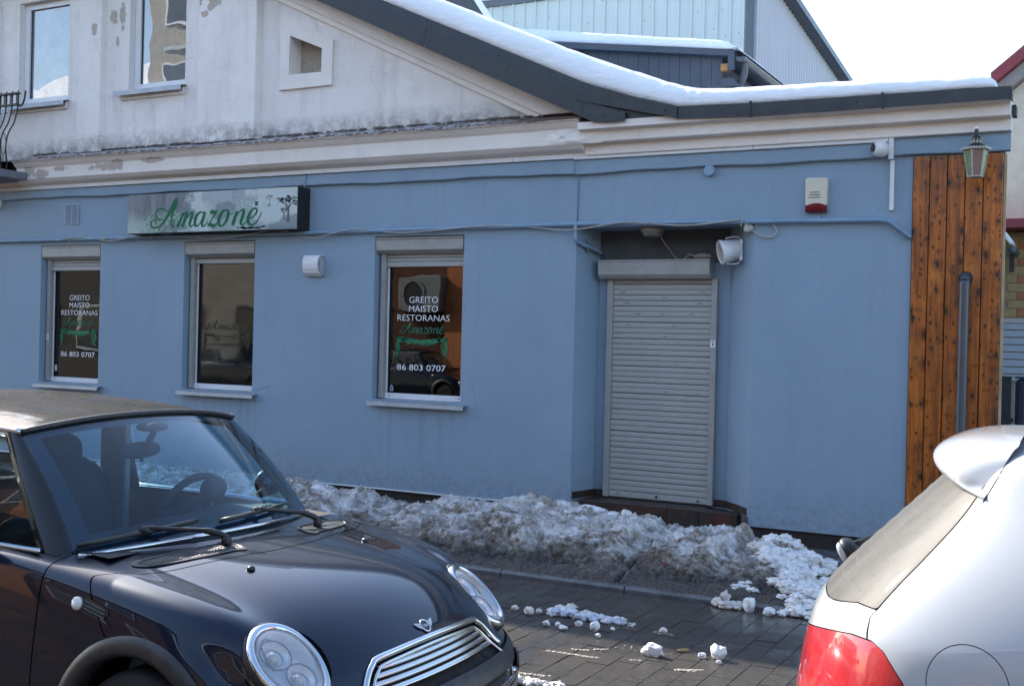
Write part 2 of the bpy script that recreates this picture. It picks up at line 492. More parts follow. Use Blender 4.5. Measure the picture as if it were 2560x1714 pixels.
# pavers one by one where the picture shows them, the rest of the street in one piece
PW, PL = .1322, .215
pm = MB().box(-PW / 2 + .0018, PW / 2 - .0018, -PL / 2 + .0018, PL / 2 - .0018, -.06, 0)
proto = None
NP = 0
rest = MB()
ix0 = int(-9.5 / PW); ix1 = int(7 / PW)
for ix in range(ix0, ix1):
    x = -2.077 + (ix + 15) * PW
    for iy in range(0, 40):
        y = KY - .01 - PL / 2 - iy * PL - (PL / 2 if ix % 2 else 0)
        if iy == 0 and ix % 2:
            rest.box(x - PW / 2 + .0028, x + PW / 2 - .0028, y + PL / 2 + .003, y + PL / 2 + .105, -.06, -.001)
        dz = random.uniform(-.0022, .0022)
        show = (-3.95 < x < -1.2) and y > -4.95 and (y > -5.2 + .0) and not (x < -2.75 and y < -4.55) and not (x > -1.75 and y < -4.1) and not (x < -3.45 and y < -3.1)
        if show and NP < 290:
            if proto is None:
                proto = link_mesh('paver', pm.v, pm.f, MAT['paver'], road, loc=(0, 0, 0), bevel=.0016)
                proto.location = (x, y, dz)
            else:
                copy_obj(proto, (x, y, dz), road, rot=(random.uniform(-.006, .006), random.uniform(-.008, .008), 0))
            NP += 1
        else:
            rest.box(x - PW / 2 + .0018, x + PW / 2 - .0018, y - PL / 2 + .0018, y + PL / 2 - .0018, -.06, dz)
ro = rest.build('more_pavers', MAT['paver'], road); ro['kind'] = 'stuff'
far = MB().box(-160, 160, -170, KY - 41 * PL, -.3, -.002).build('far_paving', MAT['paver'], road)
# kerb stones, worn round on the street side
kx = -14.0
while kx < 9:
    L = 1.0 if kx < -13.9 else random.uniform(.95, 1.05)
    prof = [(KY + .005, -.3), (KY + .005, .018), (KY + .012, .030), (KY + .03, .036), (KY + .115, .038), (KY + .115, -.3)]
    MB().prism(prof, kx + .004, kx + L - .004, 'x').build('kerb_stone', MAT['kerb'], pav, bevel=.004)
    kx += L

# ------------------------------------------------------------------ the restaurant building
B = thing('restaurant_building', 'old building with blue plastered ground floor, white upper storey and snowy anthracite roof', 'building', (-6.5, 2, 0))

def wall_with_holes(xs, zs, holes, y, depth, mat, name, parent, extra=None):
    """front sheet at y with rectangular openings; reveals run back by depth"""
    mb = MB()
    X = sorted(set(list(xs) + [h[0] for h in holes] + [h[1] for h in holes]))
    Z = sorted(set(list(zs) + [h[2] for h in holes] + [h[3] for h in holes]))
    for i in range(len(X) - 1):
        for j in range(len(Z) - 1):
            cx, cz = (X[i] + X[i + 1]) / 2, (Z[j] + Z[j + 1]) / 2
            if any(h[0] < cx < h[1] and h[2] < cz < h[3] for h in holes): continue
            mb.add([(X[i], y, Z[j]), (X[i + 1], y, Z[j]), (X[i + 1], y, Z[j + 1]), (X[i], y, Z[j + 1])], [(0, 1, 2, 3)])
    for k, (a, b, c, d) in enumerate(holes):
        e = depth[k] if hasattr(depth, '__len__') else depth
        if e <= 0: continue
        mb.add([(a, y, c), (a, y, d), (a, y + e, d), (a, y + e, c)], [(0, 1, 2, 3)])
        mb.add([(b, y, c), (b, y + e, c), (b, y + e, d), (b, y, d)], [(0, 1, 2, 3)])
        mb.add([(a, y, d), (b, y, d), (b, y + e, d), (a, y + e, d)], [(0, 1, 2, 3)])
        mb.add([(a, y, c), (a, y + e, c), (b, y + e, c), (b, y, c)], [(0, 1, 2, 3)])
    if extra: extra(mb)
    return mb.build(name, mat, parent)

WIN = [(-11.943, -10.903, 1.075, 2.772), (-9.551, -8.505, 1.085, 2.776), (-6.894, -5.818, 1.09, 2.780)]
DX0, DX1, DZ = -4.585, -2.862, 2.815         # door recess mouth
BX0, BX1, BY = -4.50, -3.19, .38            # its back wall
def recess(mb):
    zb = .12
    mb.add([(DX0, 0, zb), (DX0, 0, DZ), (BX0, BY, DZ), (BX0, BY, zb)], [(0, 1, 2, 3)])
    mb.add([(DX1, 0, zb), (BX1, BY, zb), (BX1, BY, DZ), (DX1, 0, DZ)], [(0, 1, 2, 3)])
    mb.add([(DX0, 0, DZ), (DX1, 0, DZ), (BX1, BY, DZ), (BX0, BY, DZ)], [(0, 1, 2, 3)])
    mb.add([(BX0, BY, zb), (BX0, BY, DZ), (BX1, BY, DZ), (BX1, BY, zb)], [(0, 3, 2, 1)])
    # lower lip of the plaster, over the darker plinth
    mb.box(-16, DX0 - .001, .0005, .05, .155, .170)
    mb.box(DX1 + .001, -.845, .0005, .05, .215, .230)
    # the end of the house runs back to the yard
    mb.add([(-.845, 0, 0), (-.845, 0, 3.7), (-2.1, 9, 3.7), (-2.1, 9, 0)], [(0, 3, 2, 1)])
holes = WIN + [(DX0, DX1, .156, DZ)]
wall_with_holes([-16, -.845], [.156, 3.5], holes, 0, [.17, .17, .17, 0], MAT['blue'], 'wall', B, recess)
MB().box(-16, DX0, .03, .3, -.1, .16).build('plinth', MAT['plinth'], B)
MB().box(DX1 + .01, -.86, .03, .3, -.1, .222).build('plinth', MAT['plinth'], B)
MB().box(-16, DX0 - .01, -.012, .0295, .158, .170).build('drip_strip', MAT['pvc'], B)
# blue band under the cornice, in two lengths that do not quite agree
def band(x0, x1, zb0, zb1, zt):
    n = 40
    f, b = [], []
    for i in range(n + 1):
        x = x0 + (x1 - x0) * i / n
        zb = zb0 + (zb1 - zb0) * i / n + .006 * math.sin(x * 3.1) + .004 * math.sin(x * 7.7 + 1)
        f.append(((x, .001, zb), (x, -.046, zb + .004), (x, -.052, zb + .012), (x, -.052, zt), (x, .001, zt)))
    mb = MB().grid([list(r_) for r_ in f])
    mb.add(f[0], [(0, 1, 2, 3, 4)]); mb.add(f[-1], [(4, 3, 2, 1, 0)])
    return mb.build('plaster_band', MAT['blue'], B)
band(-16, -4.605, 3.372, 3.322, 3.47)
band(-4.600, -.808, 3.318, 3.330, 3.484)
MB().tube([(-4.603, -.06, 3.47), (-4.60, -.062, 3.40), (-4.585, -.05, 3.335), (-4.575, -.006, 3.29), (-4.578, -.003, 2.83)], .007, 6).build('painted_cable', MAT['bluepipe'], B, smooth=True)
# cornices
CP = [(.02, 3.475), (-.070, 3.475), (-.075, 3.508), (-.10, 3.516), (-.13, 3.524), (-.160, 3.540), (-.184, 3.562), (-.2, 3.577), (-.2, 3.712), (-.208, 3.722), (-.222, 3.732), (-.240, 3.752), (-.262, 3.778), (-.285, 3.786), (-.285, 3.800), (.02, 3.90)]
MB().prism(CP, -12.18, -4.47, 'x').build('cornice', MAT['cornice'], B)
CP2 = [(.02, 3.482), (-.10, 3.482), (-.104, 3.488), (-.104, 3.572), (-.112, 3.578), (-.196, 3.582), (-.202, 3.59), (-.202, 3.676), (-.285, 3.690), (-.285, 3.755), (.02, 3.755)]
MB().prism(CP2, -4.47, -.803, 'x').build('cornice', MAT['cornice'], B)
CP3 = [(.02, 3.475), (-.02, 3.475), (-.06, 3.52), (-.09, 3.56), (-.09, 3.60), (-.02, 3.62), (.02, 3.62)]
MB().prism(CP3, -16, -12.19, 'x').build('cornice', MAT['cornice'], B)
# messy mortar where the two cornices meet
mb = MB()
rows = []
for i in range(31):
    x = -4.92 + i * .022
    rows.append([])
    for j in range(15):
        y, z = [(-.205, 3.575 + .01 * j) if j < 14 else (-.21, 3.72)][0]
        w = math.sin(math.pi * i / 30) * math.sin(math.pi * (j + .3) / 15)
        d = w * (.02 + .035 * mnoise.noise(Vector((x * 9, z * 11, 3))) + .02 * mnoise.noise(Vector((x * 27, z * 31, 7))))
        rows[-1].append((x, y + .004 - max(d, 0), z))
mb.grid(rows).build('mortar_patch', MAT['cornice'], B, smooth=True)
# ragged flashing on the old cornice
mb = MB(); rows = []
NX = 460
for i in range(NX + 1):
    x = -12.2 + (7.75) * i / NX
    w = .010 * mnoise.noise(Vector((x * 2.1, 0, 0))) + .006 * mnoise.noise(Vector((x * 17, 2, 0)))
    drip = max(0, mnoise.noise(Vector((x * 26, 5, 1)))) * .022 + max(0, mnoise.noise(Vector((x * 7, 9, 1)))) * .012
    rows.append([(x, .01, 3.905 + w), (x, -.18, 3.842 + w), (x, -.296, 3.812 + w), (x, -.302, 3.800 + w - drip), (x, -.290, 3.796 + w - drip * .8)])
mb.grid(rows).build('flashing', MAT['flash'], B)
# dirt, moss and crumbled mortar along the foot of the upper wall
mb = MB()
for i in range(420):
    x = random.uniform(-12.1, -4.7)
    if x > -8.4 and random.random() < .35: continue
    r_ = random.uniform(.006, .020) * (1.6 if random.random() < .12 else 1)
    p = bmesh.new(); bmesh.ops.create_icosphere(p, subdivisions=1, radius=1)
    vs = [(x + v.co.x * r_ * (1.2 + (i % 7) * .35), -.01 - random.random() * .0 + v.co.y * r_ * .8 - .02, 3.905 + v.co.z * r_ * .7 + random.uniform(-.004, .004)) for v in p.verts]
    mb.add(vs, [tuple(v.index for v in f.verts) for f in p.faces]); p.free()
md = mb.build('crumbled_mortar', simple('mossy_mortar', (.12, .105, .085), .95, var=.5, nscale=20, bump=.6), B); md['kind'] = 'stuff'
# white cable duct in lengths
xs = [-16, -14, -12.4, -10.42, -8.43, -6.40, -5.25, -4.60, -2.87, -1.735]
for a, b in zip(xs[:-1], xs[1:]):
    MB().box(a + .002, b - .002, -.082, -.053, 3.462 + (.0 if b < -4.5 else -.012), 3.503 + (.0 if b < -4.5 else -.021)).build('cable_duct', MAT['white'], B, bevel=.003)
MB().box(-1.733, -1.693, -.086, -.053, 3.305, 3.518).build('cable_duct', MAT['white'], B, bevel=.003)
MB().box(-1.724, -1.690, -.034, -.0, 2.888, 3.303).build('cable_duct', MAT['white'], B, bevel=.003)

# ---- upper storey
UW = [(-12.43, -11.53, 4.555, 5.84), (-10.50, -9.605, 4.585, 5.84)]
def gable(mb):
    L = lambda x: 4.36 - .4695 * (x + 6.151) + .30        # up under the roof edge
    nx0, nx1 = -8.058, -7.623
    zi = lambda x: 4.984 + (4.808 - 4.984) * (x - nx0) / (nx1 - nx0)
    mb.add([(-8.6, 0, 3.86), (nx0, 0, 3.86), (nx0, 0, L(nx0)), (-8.6, 0, L(-8.6))], [(0, 1, 2, 3)])
    mb.add([(nx0, 0, 3.86), (nx1, 0, 3.86), (nx1, 0, 4.556), (nx0, 0, 4.556)], [(0, 1, 2, 3)])
    mb.add([(nx0, 0, zi(nx0)), (nx1, 0, zi(nx1)), (nx1, 0, L(nx1)), (nx0, 0, L(nx0))], [(0, 1, 2, 3)])
    mb.add([(nx1, 0, 3.86), (-4.5, 0, 3.86), (nx1, 0, L(nx1))], [(0, 1, 2)])
    q = [(nx0, 4.556), (nx1, 4.556), (nx1, zi(nx1)), (nx0, zi(nx0))]
    for i in range(4):
        a, b = q[i], q[(i + 1) % 4]
        mb.add([(a[0], 0, a[1]), (b[0], 0, b[1]), (b[0], .17, b[1]), (a[0], .17, a[1])], [(0, 1, 2, 3)])
wall_with_holes([-16, -8.6], [3.86, 6.3], UW, 0, .16, MAT['upper'], 'upper_wall', B, gable)
MB().add([(-8.1, .168, 4.5), (-7.6, .168, 4.5), (-7.6, .168, 5.0), (-8.1, .168, 5.0)], [(0, 1, 2, 3)]).build('niche_back', MAT['beige'], B)
NO = [(-8.195, 4.403), (-7.485, 4.405), (-7.477, 4.886), (-8.168, 5.203)]
NI = [(-8.062, 4.558), (-7.623, 4.555), (-7.622, 4.808), (-8.056, 4.984)]
mb = MB()
for i in range(4):
    a, b, c, d = NO[i], NO[(i + 1) % 4], NI[(i + 1) % 4], NI[i]
    mb.prism([a, b, c, d], -.035, .0, 'y')
mb.build('niche_frame', MAT['cornice'], B)
def pil(x0, x1, zb, zt, y, base):
    MB().box(x0, x1, y, .01, zb, zt).build('pilaster', MAT['upper'], B, bevel=.012)
    MB().box(x0 - base, x1 + base * .3, y - .03, .01, 3.87, zb).build('pilaster_base', MAT['upper'], B, bevel=.015)
pil(-11.27, -10.89, 4.065, 6.2, -.085, .01)
pil(-9.305, -8.465, 4.09, 6.2, -.115, .06)
pil(-13.6, -12.757, 4.05, 6.2, -.05, .02)
# stepped moulding under the roof edge
L1 = lambda x, o=0: 4.398 - .4715 * (x + 6.151) + o
for (o0, o1, y, nm) in [(0, .07, -.04, 'rake_moulding'), (.068, .40, -.085, 'rake_moulding')]:
    xe = -6.151 + (4.398 + o0 - 3.895) / .4715
    xe2 = -6.151 + (4.398 + o1 - 3.895) / .4715
    MB().prism([(-8.463, L1(-8.463, o0)), (xe, 3.895), (min(xe2, -4.42), 3.895), (min(xe2, -4.42), L1(min(xe2, -4.42), o1) if xe2 > -4.42 else 3.895), (-8.463, L1(-8.463, o1))], y, .005, 'y').build(nm, MAT['cornice'], B, bevel=.006)

# ---- roof: profile seen from the street, run back
T = [(-9.6, 6.454), (-4.38, 4.102), (-3.95, 3.955), (-3.49, 3.826), (-2.72, 3.803), (-.797, 3.786)]
Bt = [(-9.6, 6.21), (-4.28, 3.735), (-3.95, 3.728), (-3.5, 3.718), (-2.72, 3.688), (-.797, 3.684)]
poly = [(x, z - .012) for x, z in T] + [(x, z + .02) for x, z in reversed(Bt)]
shear = lambda x, y: x - .14 * max(y, 0) * min(1, max(0, (x + 3.5) / 2.7))     # the end of the house is not square to the street
n_ = len(poly)
MB().add([(x, -.28, z) for x, z in poly] + [(shear(x, 9), 9, z) for x, z in poly], [tuple(range(n_ - 1, -1, -1)), tuple(range(n_, 2 * n_))] + [(i, (i + 1) % n_, (i + 1) % n_ + n_, i + n_) for i in range(n_)]).build('roof_deck', MAT['anth'], B)
def tz(P, x):
    for (a, b), (c, d) in zip(P[:-1], P[1:]):
        if a <= x <= c: return b + (d - b) * (x - a) / (c - a)
    return P[-1][1]
def fascia(xa, xb, f0, f1, y, n=1, lean=0):
    """a folded sheet between heights f0(x) and f1(x)"""
    mb = MB(); rows = []
    for i in range(n + 1):
        x = xa + (xb - xa) * i / n
        rows.append([(x, y + .014, f0(x) + .004), (x, y, f0(x)), (x, y + lean * .5, (f0(x) + f1(x)) / 2), (x, y + lean, f1(x)), (x, y + lean + .05, f1(x) + .003)])
    mb.grid(rows)
    return mb.build('fascia_sheet', MAT['anth'], B)
mid = lambda x: 3.999 - .4485 * (x + 4.402)
low = lambda x: tz(Bt, x)
top = lambda x: tz(T, x)
for a, b in [(-9.6, -8.05), (-8.05, -6.14), (-6.14, -4.40)]:
    fascia(a + .002, b - .002, low, lambda x: mid(x) - .004, -.315)
    fascia(a + .012, b + .008, lambda x: mid(x) - .012, top, -.302, lean=.012)
fascia(-4.398, -3.985, low, lambda x: max(low(x) + .05, 3.94 - .27 * (x + 4.38) / .8), -.318, 4)
fascia(-4.40, -3.49, lambda x: max(low(x) + .001, 3.93 - .235 * (x + 4.38)), top, -.330, 6)
for a, b in [(-3.495, -2.84), (-2.84, -1.75), (-1.75, -.797)]:
    fascia(a + .001, b - .001, low, top, -.316, 2)
    if b < -1: MB().box(b - .006, b + .008, -.325, -.28, low(b) - .004, top(b) + .018).build('joint_clip', MAT['anth'], B)
MB().box(-.796, -.786, -.316, -.2, 3.684, 3.786).build('end_cap', MAT['anth'], B)
MB().box(-.80, -.770, -.10, .05, 3.60, 3.68).build('end_bracket', MAT['anth'], B)
# rivets
for (x, z) in [(-6.06, 4.79), (-6.2, 4.66), (-5.3, 4.44), (-5.2, 4.28), (-4.75, 4.20), (-4.46, 3.95), (-4.2, 3.80), (-4.05, 3.82), (-3.6, 3.80), (-2.95, 3.73), (-2.3, 3.75), (-1.95, 3.75)]:
    MB().lathe([(.007, 0), (.006, .004), (.003, .006)], (x, -.334, z), 8, Matrix.Rotation(R(90), 3, 'X')).build('rivet', MAT['dark'], B)
# snow on the roof
S = [(-9.6, 6.72), (-7.5, 5.76), (-6.09, 5.125), (-5.39, 4.815), (-4.6, 4.465), (-3.81, 4.150), (-3.45, 4.03), (-3.18, 3.985), (-2.6, 3.967), (-2.1, 3.955), (-1.5, 3.935), (-1.1, 3.918), (-.96, 3.90)]
SP = spline(S, 10)
rows = []
for q in SP:
    x, zt = q
    zt += .010 * mnoise.noise(Vector((x * 3, 1, 0))) + .006 * mnoise.noise(Vector((x * 11, 4, 0)))
    zb = top(x) + .002
    e = .018 * mnoise.noise(Vector((x * 4, 7, 0))) + .008 * mnoise.noise(Vector((x * 19, 3, 0)))
    h = zt - zb
    ring = [(x, -.25, zb - .004), (x, -.292 + e, zb + .004), (x, -.298 + e * 1.2, zb + h * .25), (x, -.292 + e, zb + h * .55), (x, -.266 + e, zb + h * .8), (x, -.215, zb + h * .95), (x, -.10, zt + .006)]
    for k, yy in enumerate((.3, 1, 2, 3.5, 5, 7, 9)):
        ring.append((x, yy, zt + .012 + .02 * mnoise.noise(Vector((x * 1.3, yy * 1.1, 5)))))
    ring += [(x, 9.01, zb - .004)]
    rows.append(ring)
x = -.90
rows.append([(x - .012, p[1], min(p[2], 3.80) if i in (0, 1) else 3.795 + (p[2] - 3.795) * .55) for i, p in enumerate(rows[-1])])
rows.append([(x, p[1] + .02 if p[1] < 0 else p[1], 3.79) for p in rows[-1]])
rows = [[(shear(p[0], p[1]), p[1], p[2]) for p in r_] for r_ in rows]
sn = MB().grid(rows).build('snow_cover', MAT['snow'], B, smooth=True)
# the taller part of the house to the left (its eave is above the picture)
MB().prism([(-.42, 6.2), (-.42, 6.3), (4, 8.6), (8.6, 6.3), (8.6, 6.2)], -17, -9.59, 'x').build('main_roof', MAT['anth'], B)
MB().prism([(-.40, 6.305), (-.38, 6.45), (4, 8.8), (8.6, 6.5), (8.6, 6.305), (4, 8.605)], -17, -9.60, 'x').build('snow_cover', MAT['snow'], B)
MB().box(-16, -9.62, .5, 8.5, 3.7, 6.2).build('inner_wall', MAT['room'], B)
MB().box(-16, -1.6, 7.6, 8.5, 0, 3.7).build('rear_wall', MAT['upper'], B)
MB().box(-16.05, -16, 0, 8.5, 0, 6.2).build('side_wall', MAT['upper'], B)

# ---- windows of the ground floor
pane_low = thin_glass('ground_floor_pane', (.5, .52, .52), .9, 0.0, .02)
pane_film = thin_glass('filmed_pane', (.16, .15, .14), .85, .035, .05, film=((.030, .024, .02), .35))
def low_window(w, gt, pane_mat, k):
    x0, x1, z0, z1 = w
    fr = MB()
    fr.box(x0 + .028, x1 - .012, .118, .16, z0 + .005, z0 + .065)                 # bottom rail
    fr.box(x0 + .070, x0 + .098, .135, .175, z0 + .066, z1 - .18)
    fr.box(x1 - .05, x1 - .012, .135, .175, z0 + .066, z1 - .18)
    fo = fr.build('window', MAT['pvc'], B, bevel=.004)
    MB().box(x0 + .099, x0 + .112, .140, .17, z0 + .066, gt).build('gasket', MAT['dark'], fo)
    MB().box(x0 + .11, x1 - .05, .150, .156, z0 + .062, z1 - .2).build('pane', pane_mat, fo)
    for xx in (x0 + .13, x1 - .10):
        MB().box(xx, xx + .022, .1165, .118, z0 + .035, z0 + .041).build('drain_slot', MAT['dark'], fo)
    bx = [(.004, z1 - .012), (.17, z1 - .012), (.17, z1 - .18), (.06, z1 - .178), (.004, z1 - .142)]
    bo = MB().prism(bx, x0 + .006, x1 - .012, 'x').build('shutter_box', MAT['shut'], fo, bevel=.003)
    MB().box(x0 + .006, x1 - .012, .0005, .004, z1 - .034, z1 - .030).build('box_seam', MAT['dark'], fo)
    for xx in (x0 + .03, x1 - .035):
        MB().lathe([(.007, 0), (.006, .004)], (xx, .004, z1 - .12), 8, Matrix.Rotation(R(90), 3, 'X')).build('screw', MAT['screw'], fo)
    MB().box(x0, x1, .002, .012, z1 - .012, z1).build('box_gap', MAT['dark'], fo)
    MB().box(x1 - .012, x1, .002, .012, z1 - .16, z1 - .012).build('box_gap', MAT['dark'], fo)
    g = MB().box(x0 + .026, x0 + .084, .078, .134, z0 + .012, z1 - .178)
    g.box(x0 + .040, x0 + .070, .074, .078, z0 + .012, z1 - .178)
    g.build('guide_rail', MAT['shut'], fo, bevel=.003)
    MB().box(x1 - .055, x1 - .006, .078, .134, z0 + .07, z1 - .178).build('guide_rail', MAT['shut'], fo, bevel=.003)
    z = gt + .055
    MB().box(x0 + .085, x1 - .056, .100, .118, gt, gt + .052).build('end_slat', MAT['slat'], fo, bevel=.004)
    while z < z1 - .17:
        MB().box(x0 + .085, x1 - .056, .106, .118, z, z + .036).build('slat', MAT['slat'], fo, bevel=.006)
        z += .039
    sl = MB(); xa, xb = x0 - .012, x1 + .075
    sl.prism([(.116, z0 + .004), (.116, z0 - .004), (-.070, z0 - .030), (-.080, z0 - .062), (-.086, z0 - .062), (-.079, z0 - .022)], x0 + .004, x1 - .004, 'x')
    sl.prism([(-.001, z0 - .012), (-.001, z0 - .020), (-.070, z0 - .030), (-.080, z0 - .062), (-.086, z0 - .062), (-.079, z0 - .022)], xa, x0 + .004, 'x')
    sl.prism([(-.001, z0 - .012), (-.001, z0 - .020), (-.070, z0 - .030), (-.080, z0 - .062), (-.086, z0 - .062), (-.079, z0 - .022)], x1 - .004, xb, 'x')
    sl.build('sill', MAT['zinc'], fo)
    return fo
wobj = [low_window(WIN[0], 2.463, pane_low, 0), low_window(WIN[1], 2.53, pane_film, 1), low_window(WIN[2], 2.470, pane_low, 2)]
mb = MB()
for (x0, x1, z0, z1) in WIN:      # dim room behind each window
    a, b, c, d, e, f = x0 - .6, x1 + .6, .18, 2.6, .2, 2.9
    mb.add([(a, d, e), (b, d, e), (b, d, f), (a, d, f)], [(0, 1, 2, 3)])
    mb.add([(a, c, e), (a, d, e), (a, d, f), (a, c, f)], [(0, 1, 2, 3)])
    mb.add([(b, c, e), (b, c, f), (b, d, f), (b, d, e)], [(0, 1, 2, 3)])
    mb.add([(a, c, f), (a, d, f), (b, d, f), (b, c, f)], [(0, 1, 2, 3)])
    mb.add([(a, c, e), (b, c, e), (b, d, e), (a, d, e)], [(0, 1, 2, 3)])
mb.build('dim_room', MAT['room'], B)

# ---- windows of the upper storey
pane_up = thin_glass('upper_pane', (.45, .5, .52), .92, 0.0, .20, film=((.42, .45, .48), .30))  # pale film colour stands in for a paler sky reflection
for (x0, x1, z0, z1) in UW:
    fr = MB()
    fr.box(x0 + .005, x0 + .09, .08, .15, z0 + .09, z1); fr.box(x1 - .06, x1 - .005, .08, .15, z0 + .09, z1)
    fr.box(x0 + .005, x1 - .005, .08, .15, z0 + .005, z0 + .09); fr.box(x0 + .09, x1 - .06, .08, .15, z1 - .07, z1)
    fo = fr.build('window', MAT['pvc'], B, bevel=.005)
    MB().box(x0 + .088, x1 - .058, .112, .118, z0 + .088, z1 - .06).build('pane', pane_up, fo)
    MB().box(x0 + .0905, x0 + .10, .105, .111, z0 + .091, z1 - .07).build('gasket', MAT['dark'], fo)
    for xx in (x0 + .14, x1 - .16): MB().box(xx, xx + .03, .0785, .0805, z0 + .025, z0 + .033).build('drain_slot', MAT['dark'], fo)
    xs0, xs1 = x0 - .15, x1 + .03
    sl = MB().prism([(-.001, z0 + .004), (-.001, z0 - .002), (-.09, z0 - .022), (-.096, z0 - .070), (-.102, z0 - .070), (-.098, z0 - .014)], xs0, xs1, 'x')
    sl.prism([(.08, z0 + .006), (.08, z0 - .002), (-.001, z0 - .004), (-.001, z0 + .003)], x0 + .003, x1 - .003, 'x')
    sl.build('sill', MAT['zinc'], fo)
    MB().box(xs0 + .03, xs1 - .02, -.03, .0, z0 - .11, z0 - .02).build('sill_mortar', MAT['upper'], fo, bevel=.02)
    # a pale curtain and the dark of the room
    cu = MB(); rows = []
    for i in range(60):
        x = x0 + (x1 - x0) * i / 59
        rows.append([(x, .26 + .02 * math.sin(i * 1.1), z0), (x, .26 + .02 * math.sin(i * 1.1), z1)])
    cu.grid(rows).build('curtain', simple('net_curtain', (.55, .56, .58), .9, var=.1), fo)

MB().box(BX0 + .002, BX1 - .002, BY - .004, BY - .001, 2.50, DZ - .002).build('recess_back_panel', simple('dark_grey_plaster', (.07, .078, .085), .9, var=.2, nscale=5), B)  # thin dark grey sheet across the top of the recess back wall
# ---- door: roller shutter in the recess
DY = .345
d = MB()
for (a, b) in [(-4.392, -4.334), (-3.349, -3.293)]: d.box(a, b, DY - .03, BY - .002, .258, 2.352)
door = d.build('roller_shutter', MAT['shut'], B, bevel=.004)
n_sl = 39
pitch_z = (2.352 - .318) / n_sl
sp = [(DY + .008, -pitch_z * .5 + .0006), (DY - .002, -pitch_z * .5 + .0030), (DY - .0055, -pitch_z * .30), (DY - .0062, 0), (DY - .0055, pitch_z * .30), (DY - .002, pitch_z * .5 - .0030), (DY + .008, pitch_z * .5 - .0006)]
sm = MB().prism(sp, -.4915, .4915, 'x')
s0 = None
for i in range(n_sl):
    z = .318 + pitch_z * (i + .5)
    if s0 is None:
        s0 = link_mesh('slat', sm.v, sm.f, MAT['slat'], door, loc=(0, 0, 0))
        s0.location = Vector((-3.8415, 0, z)) - wloc(door)
    else: copy_obj(s0, (-3.8415, random.uniform(-.0005, .0005), z), door, rot=(random.uniform(-.006, .006), 0, 0))
MB().box(-4.333, -3.350, DY - .012, DY + .012, .262, .316).build('bottom_bar', MAT['slat'], door, bevel=.003)
MB().lathe([(.013, 0), (.012, .006), (.005, .007)], (-3.845, DY - .012, .290), 14, Matrix.Rotation(R(90), 3, 'X')).build('lock', MAT['dark'], door)
MB().tube([(-3.43, DY - .012, .288), (-3.43, DY - .028, .288), (-3.445, DY - .028, .288)], .006, 8).build('lock_pin', MAT['dark'], door)
MB().lathe([(.008, 0), (.006, .004)], (-4.24, DY - .012, .292), 10, Matrix.Rotation(R(90), 3, 'X')).build('rivet', MAT['screw'], door)
bp = [(.215, 2.525), (BY - .002, 2.525), (BY - .002, 2.348), (.25, 2.348), (.215, 2.385)]
MB().prism(bp, -4.452, -3.340, 'x').build('shutter_box', MAT['shut'], door, bevel=.003)
MB().box(-4.452, -3.340, .2135, .2155, 2.506, 2.509).build('box_seam', MAT['dark'], door)
for zz in (.6, 1.0, 1.42, 1.85, 2.25):
    for xx in (-4.363, -3.321): MB().lathe([(.006, 0), (.005, .003)], (xx, DY - .03, zz), 8, Matrix.Rotation(R(90), 3, 'X')).build('screw', MAT['screw'], door)
# scratches of bare metal and dirt on the slats
scr = simple('dark_scratch', (.07, .07, .075), .6, var=.4)
for (fx, fi, w) in [(.06, 36, .07), (.1, 34, .08), (.22, 32, .08), (.48, 32, .05), (.78, 32, .06), (.86, 34, .07), (.5, 35, .07), (.88, 36, .08), (.14, 30, .05), (.05, 35, .03), (.62, 30, .04), (.55, 18, .03), (.52, 28, .04), (.3, 27, .02), (.65, 23, .03)]:
    x = -4.33 + fx * .97; z = .318 + pitch_z * (fi + .5)
    MB().add([(x, DY - .0082, z), (x + w * .3, DY - .0084, z - .003), (x + w, DY - .0082, z + .001), (x + w * .6, DY - .0084, z + .005)], [(0, 1, 2, 3)]).build('scratch', scr, door)
# ---- door step with brown tiles
st = MB().box(DX0 + .075, DX1 - .10, -.30, .378, -.1, .098)
st.box(DX0 + .078, DX1 - .103, .020, .378, .098, .232)
step = st.build('door_step', MAT['joint'], B)
def tile(x0, x1, y0, y1, z0, z1): MB().box(x0, x1, y0, y1, z0, z1).build('tile', MAT['tile'], step, bevel=.003)
tx = [DX0 + .078, -4.215, -3.915, -3.615, -3.315, -3.015, DX1 - .104]
for a, b in zip(tx[:-1], tx[1:]):
    tile(a + .002, b - .002, .012, .0195, .102, .246)           # riser
    tile(a + .002, b - .002, .0125, .19, .2325, .2455)          # tread
    if b < BX1 + .1: tile(max(a, BX0) + .002, min(b, BX1) - .002, .194, .374, .2325, .2455)
    tile(a + .002, b - .002, -.30, -.145, .0985, .110)
    tile(a + .002, b - .002, -.141, .010, .0985, .110)
    tile(a + .002, b - .002, -.310, -.3025, .0, .108)
def skirt(p, q, z0, z1, n):
    p, q = Vector(p), Vector(q); dd = (q - p); nn = Vector((dd.y, -dd.x, 0)).normalized()
    for i in range(n):
        a = p + dd * (i / n + .004); b = p + dd * ((i + 1) / n - .004)
        vs = [a, b, b + nn * .010, a + nn * .010]
        MB().prism([(v.x, v.y) for v in vs], z0, z1, 'z').build('tile', MAT['tile'], step, bevel=.002)
skirt((BX1, BY - .001, 0), (DX1 - .02, .02, 0), .2465, .312, 3)
skirt((BX1 - .12, BY - .001, 0), (BX1, BY - .001, 0), .2465, .312, 1)
skirt((BX0, BY - .001, 0), (BX0 + .10, BY - .001, 0), .2465, .312, 1)
skirt((DX0 + .006, .02, 0), (BX0 - .001, BY - .01, 0), .2465, .312, 2)
skirt((DX1 - .055, .010, 0), (DX1 - .006, -.02, 0), .02, .245, 1)
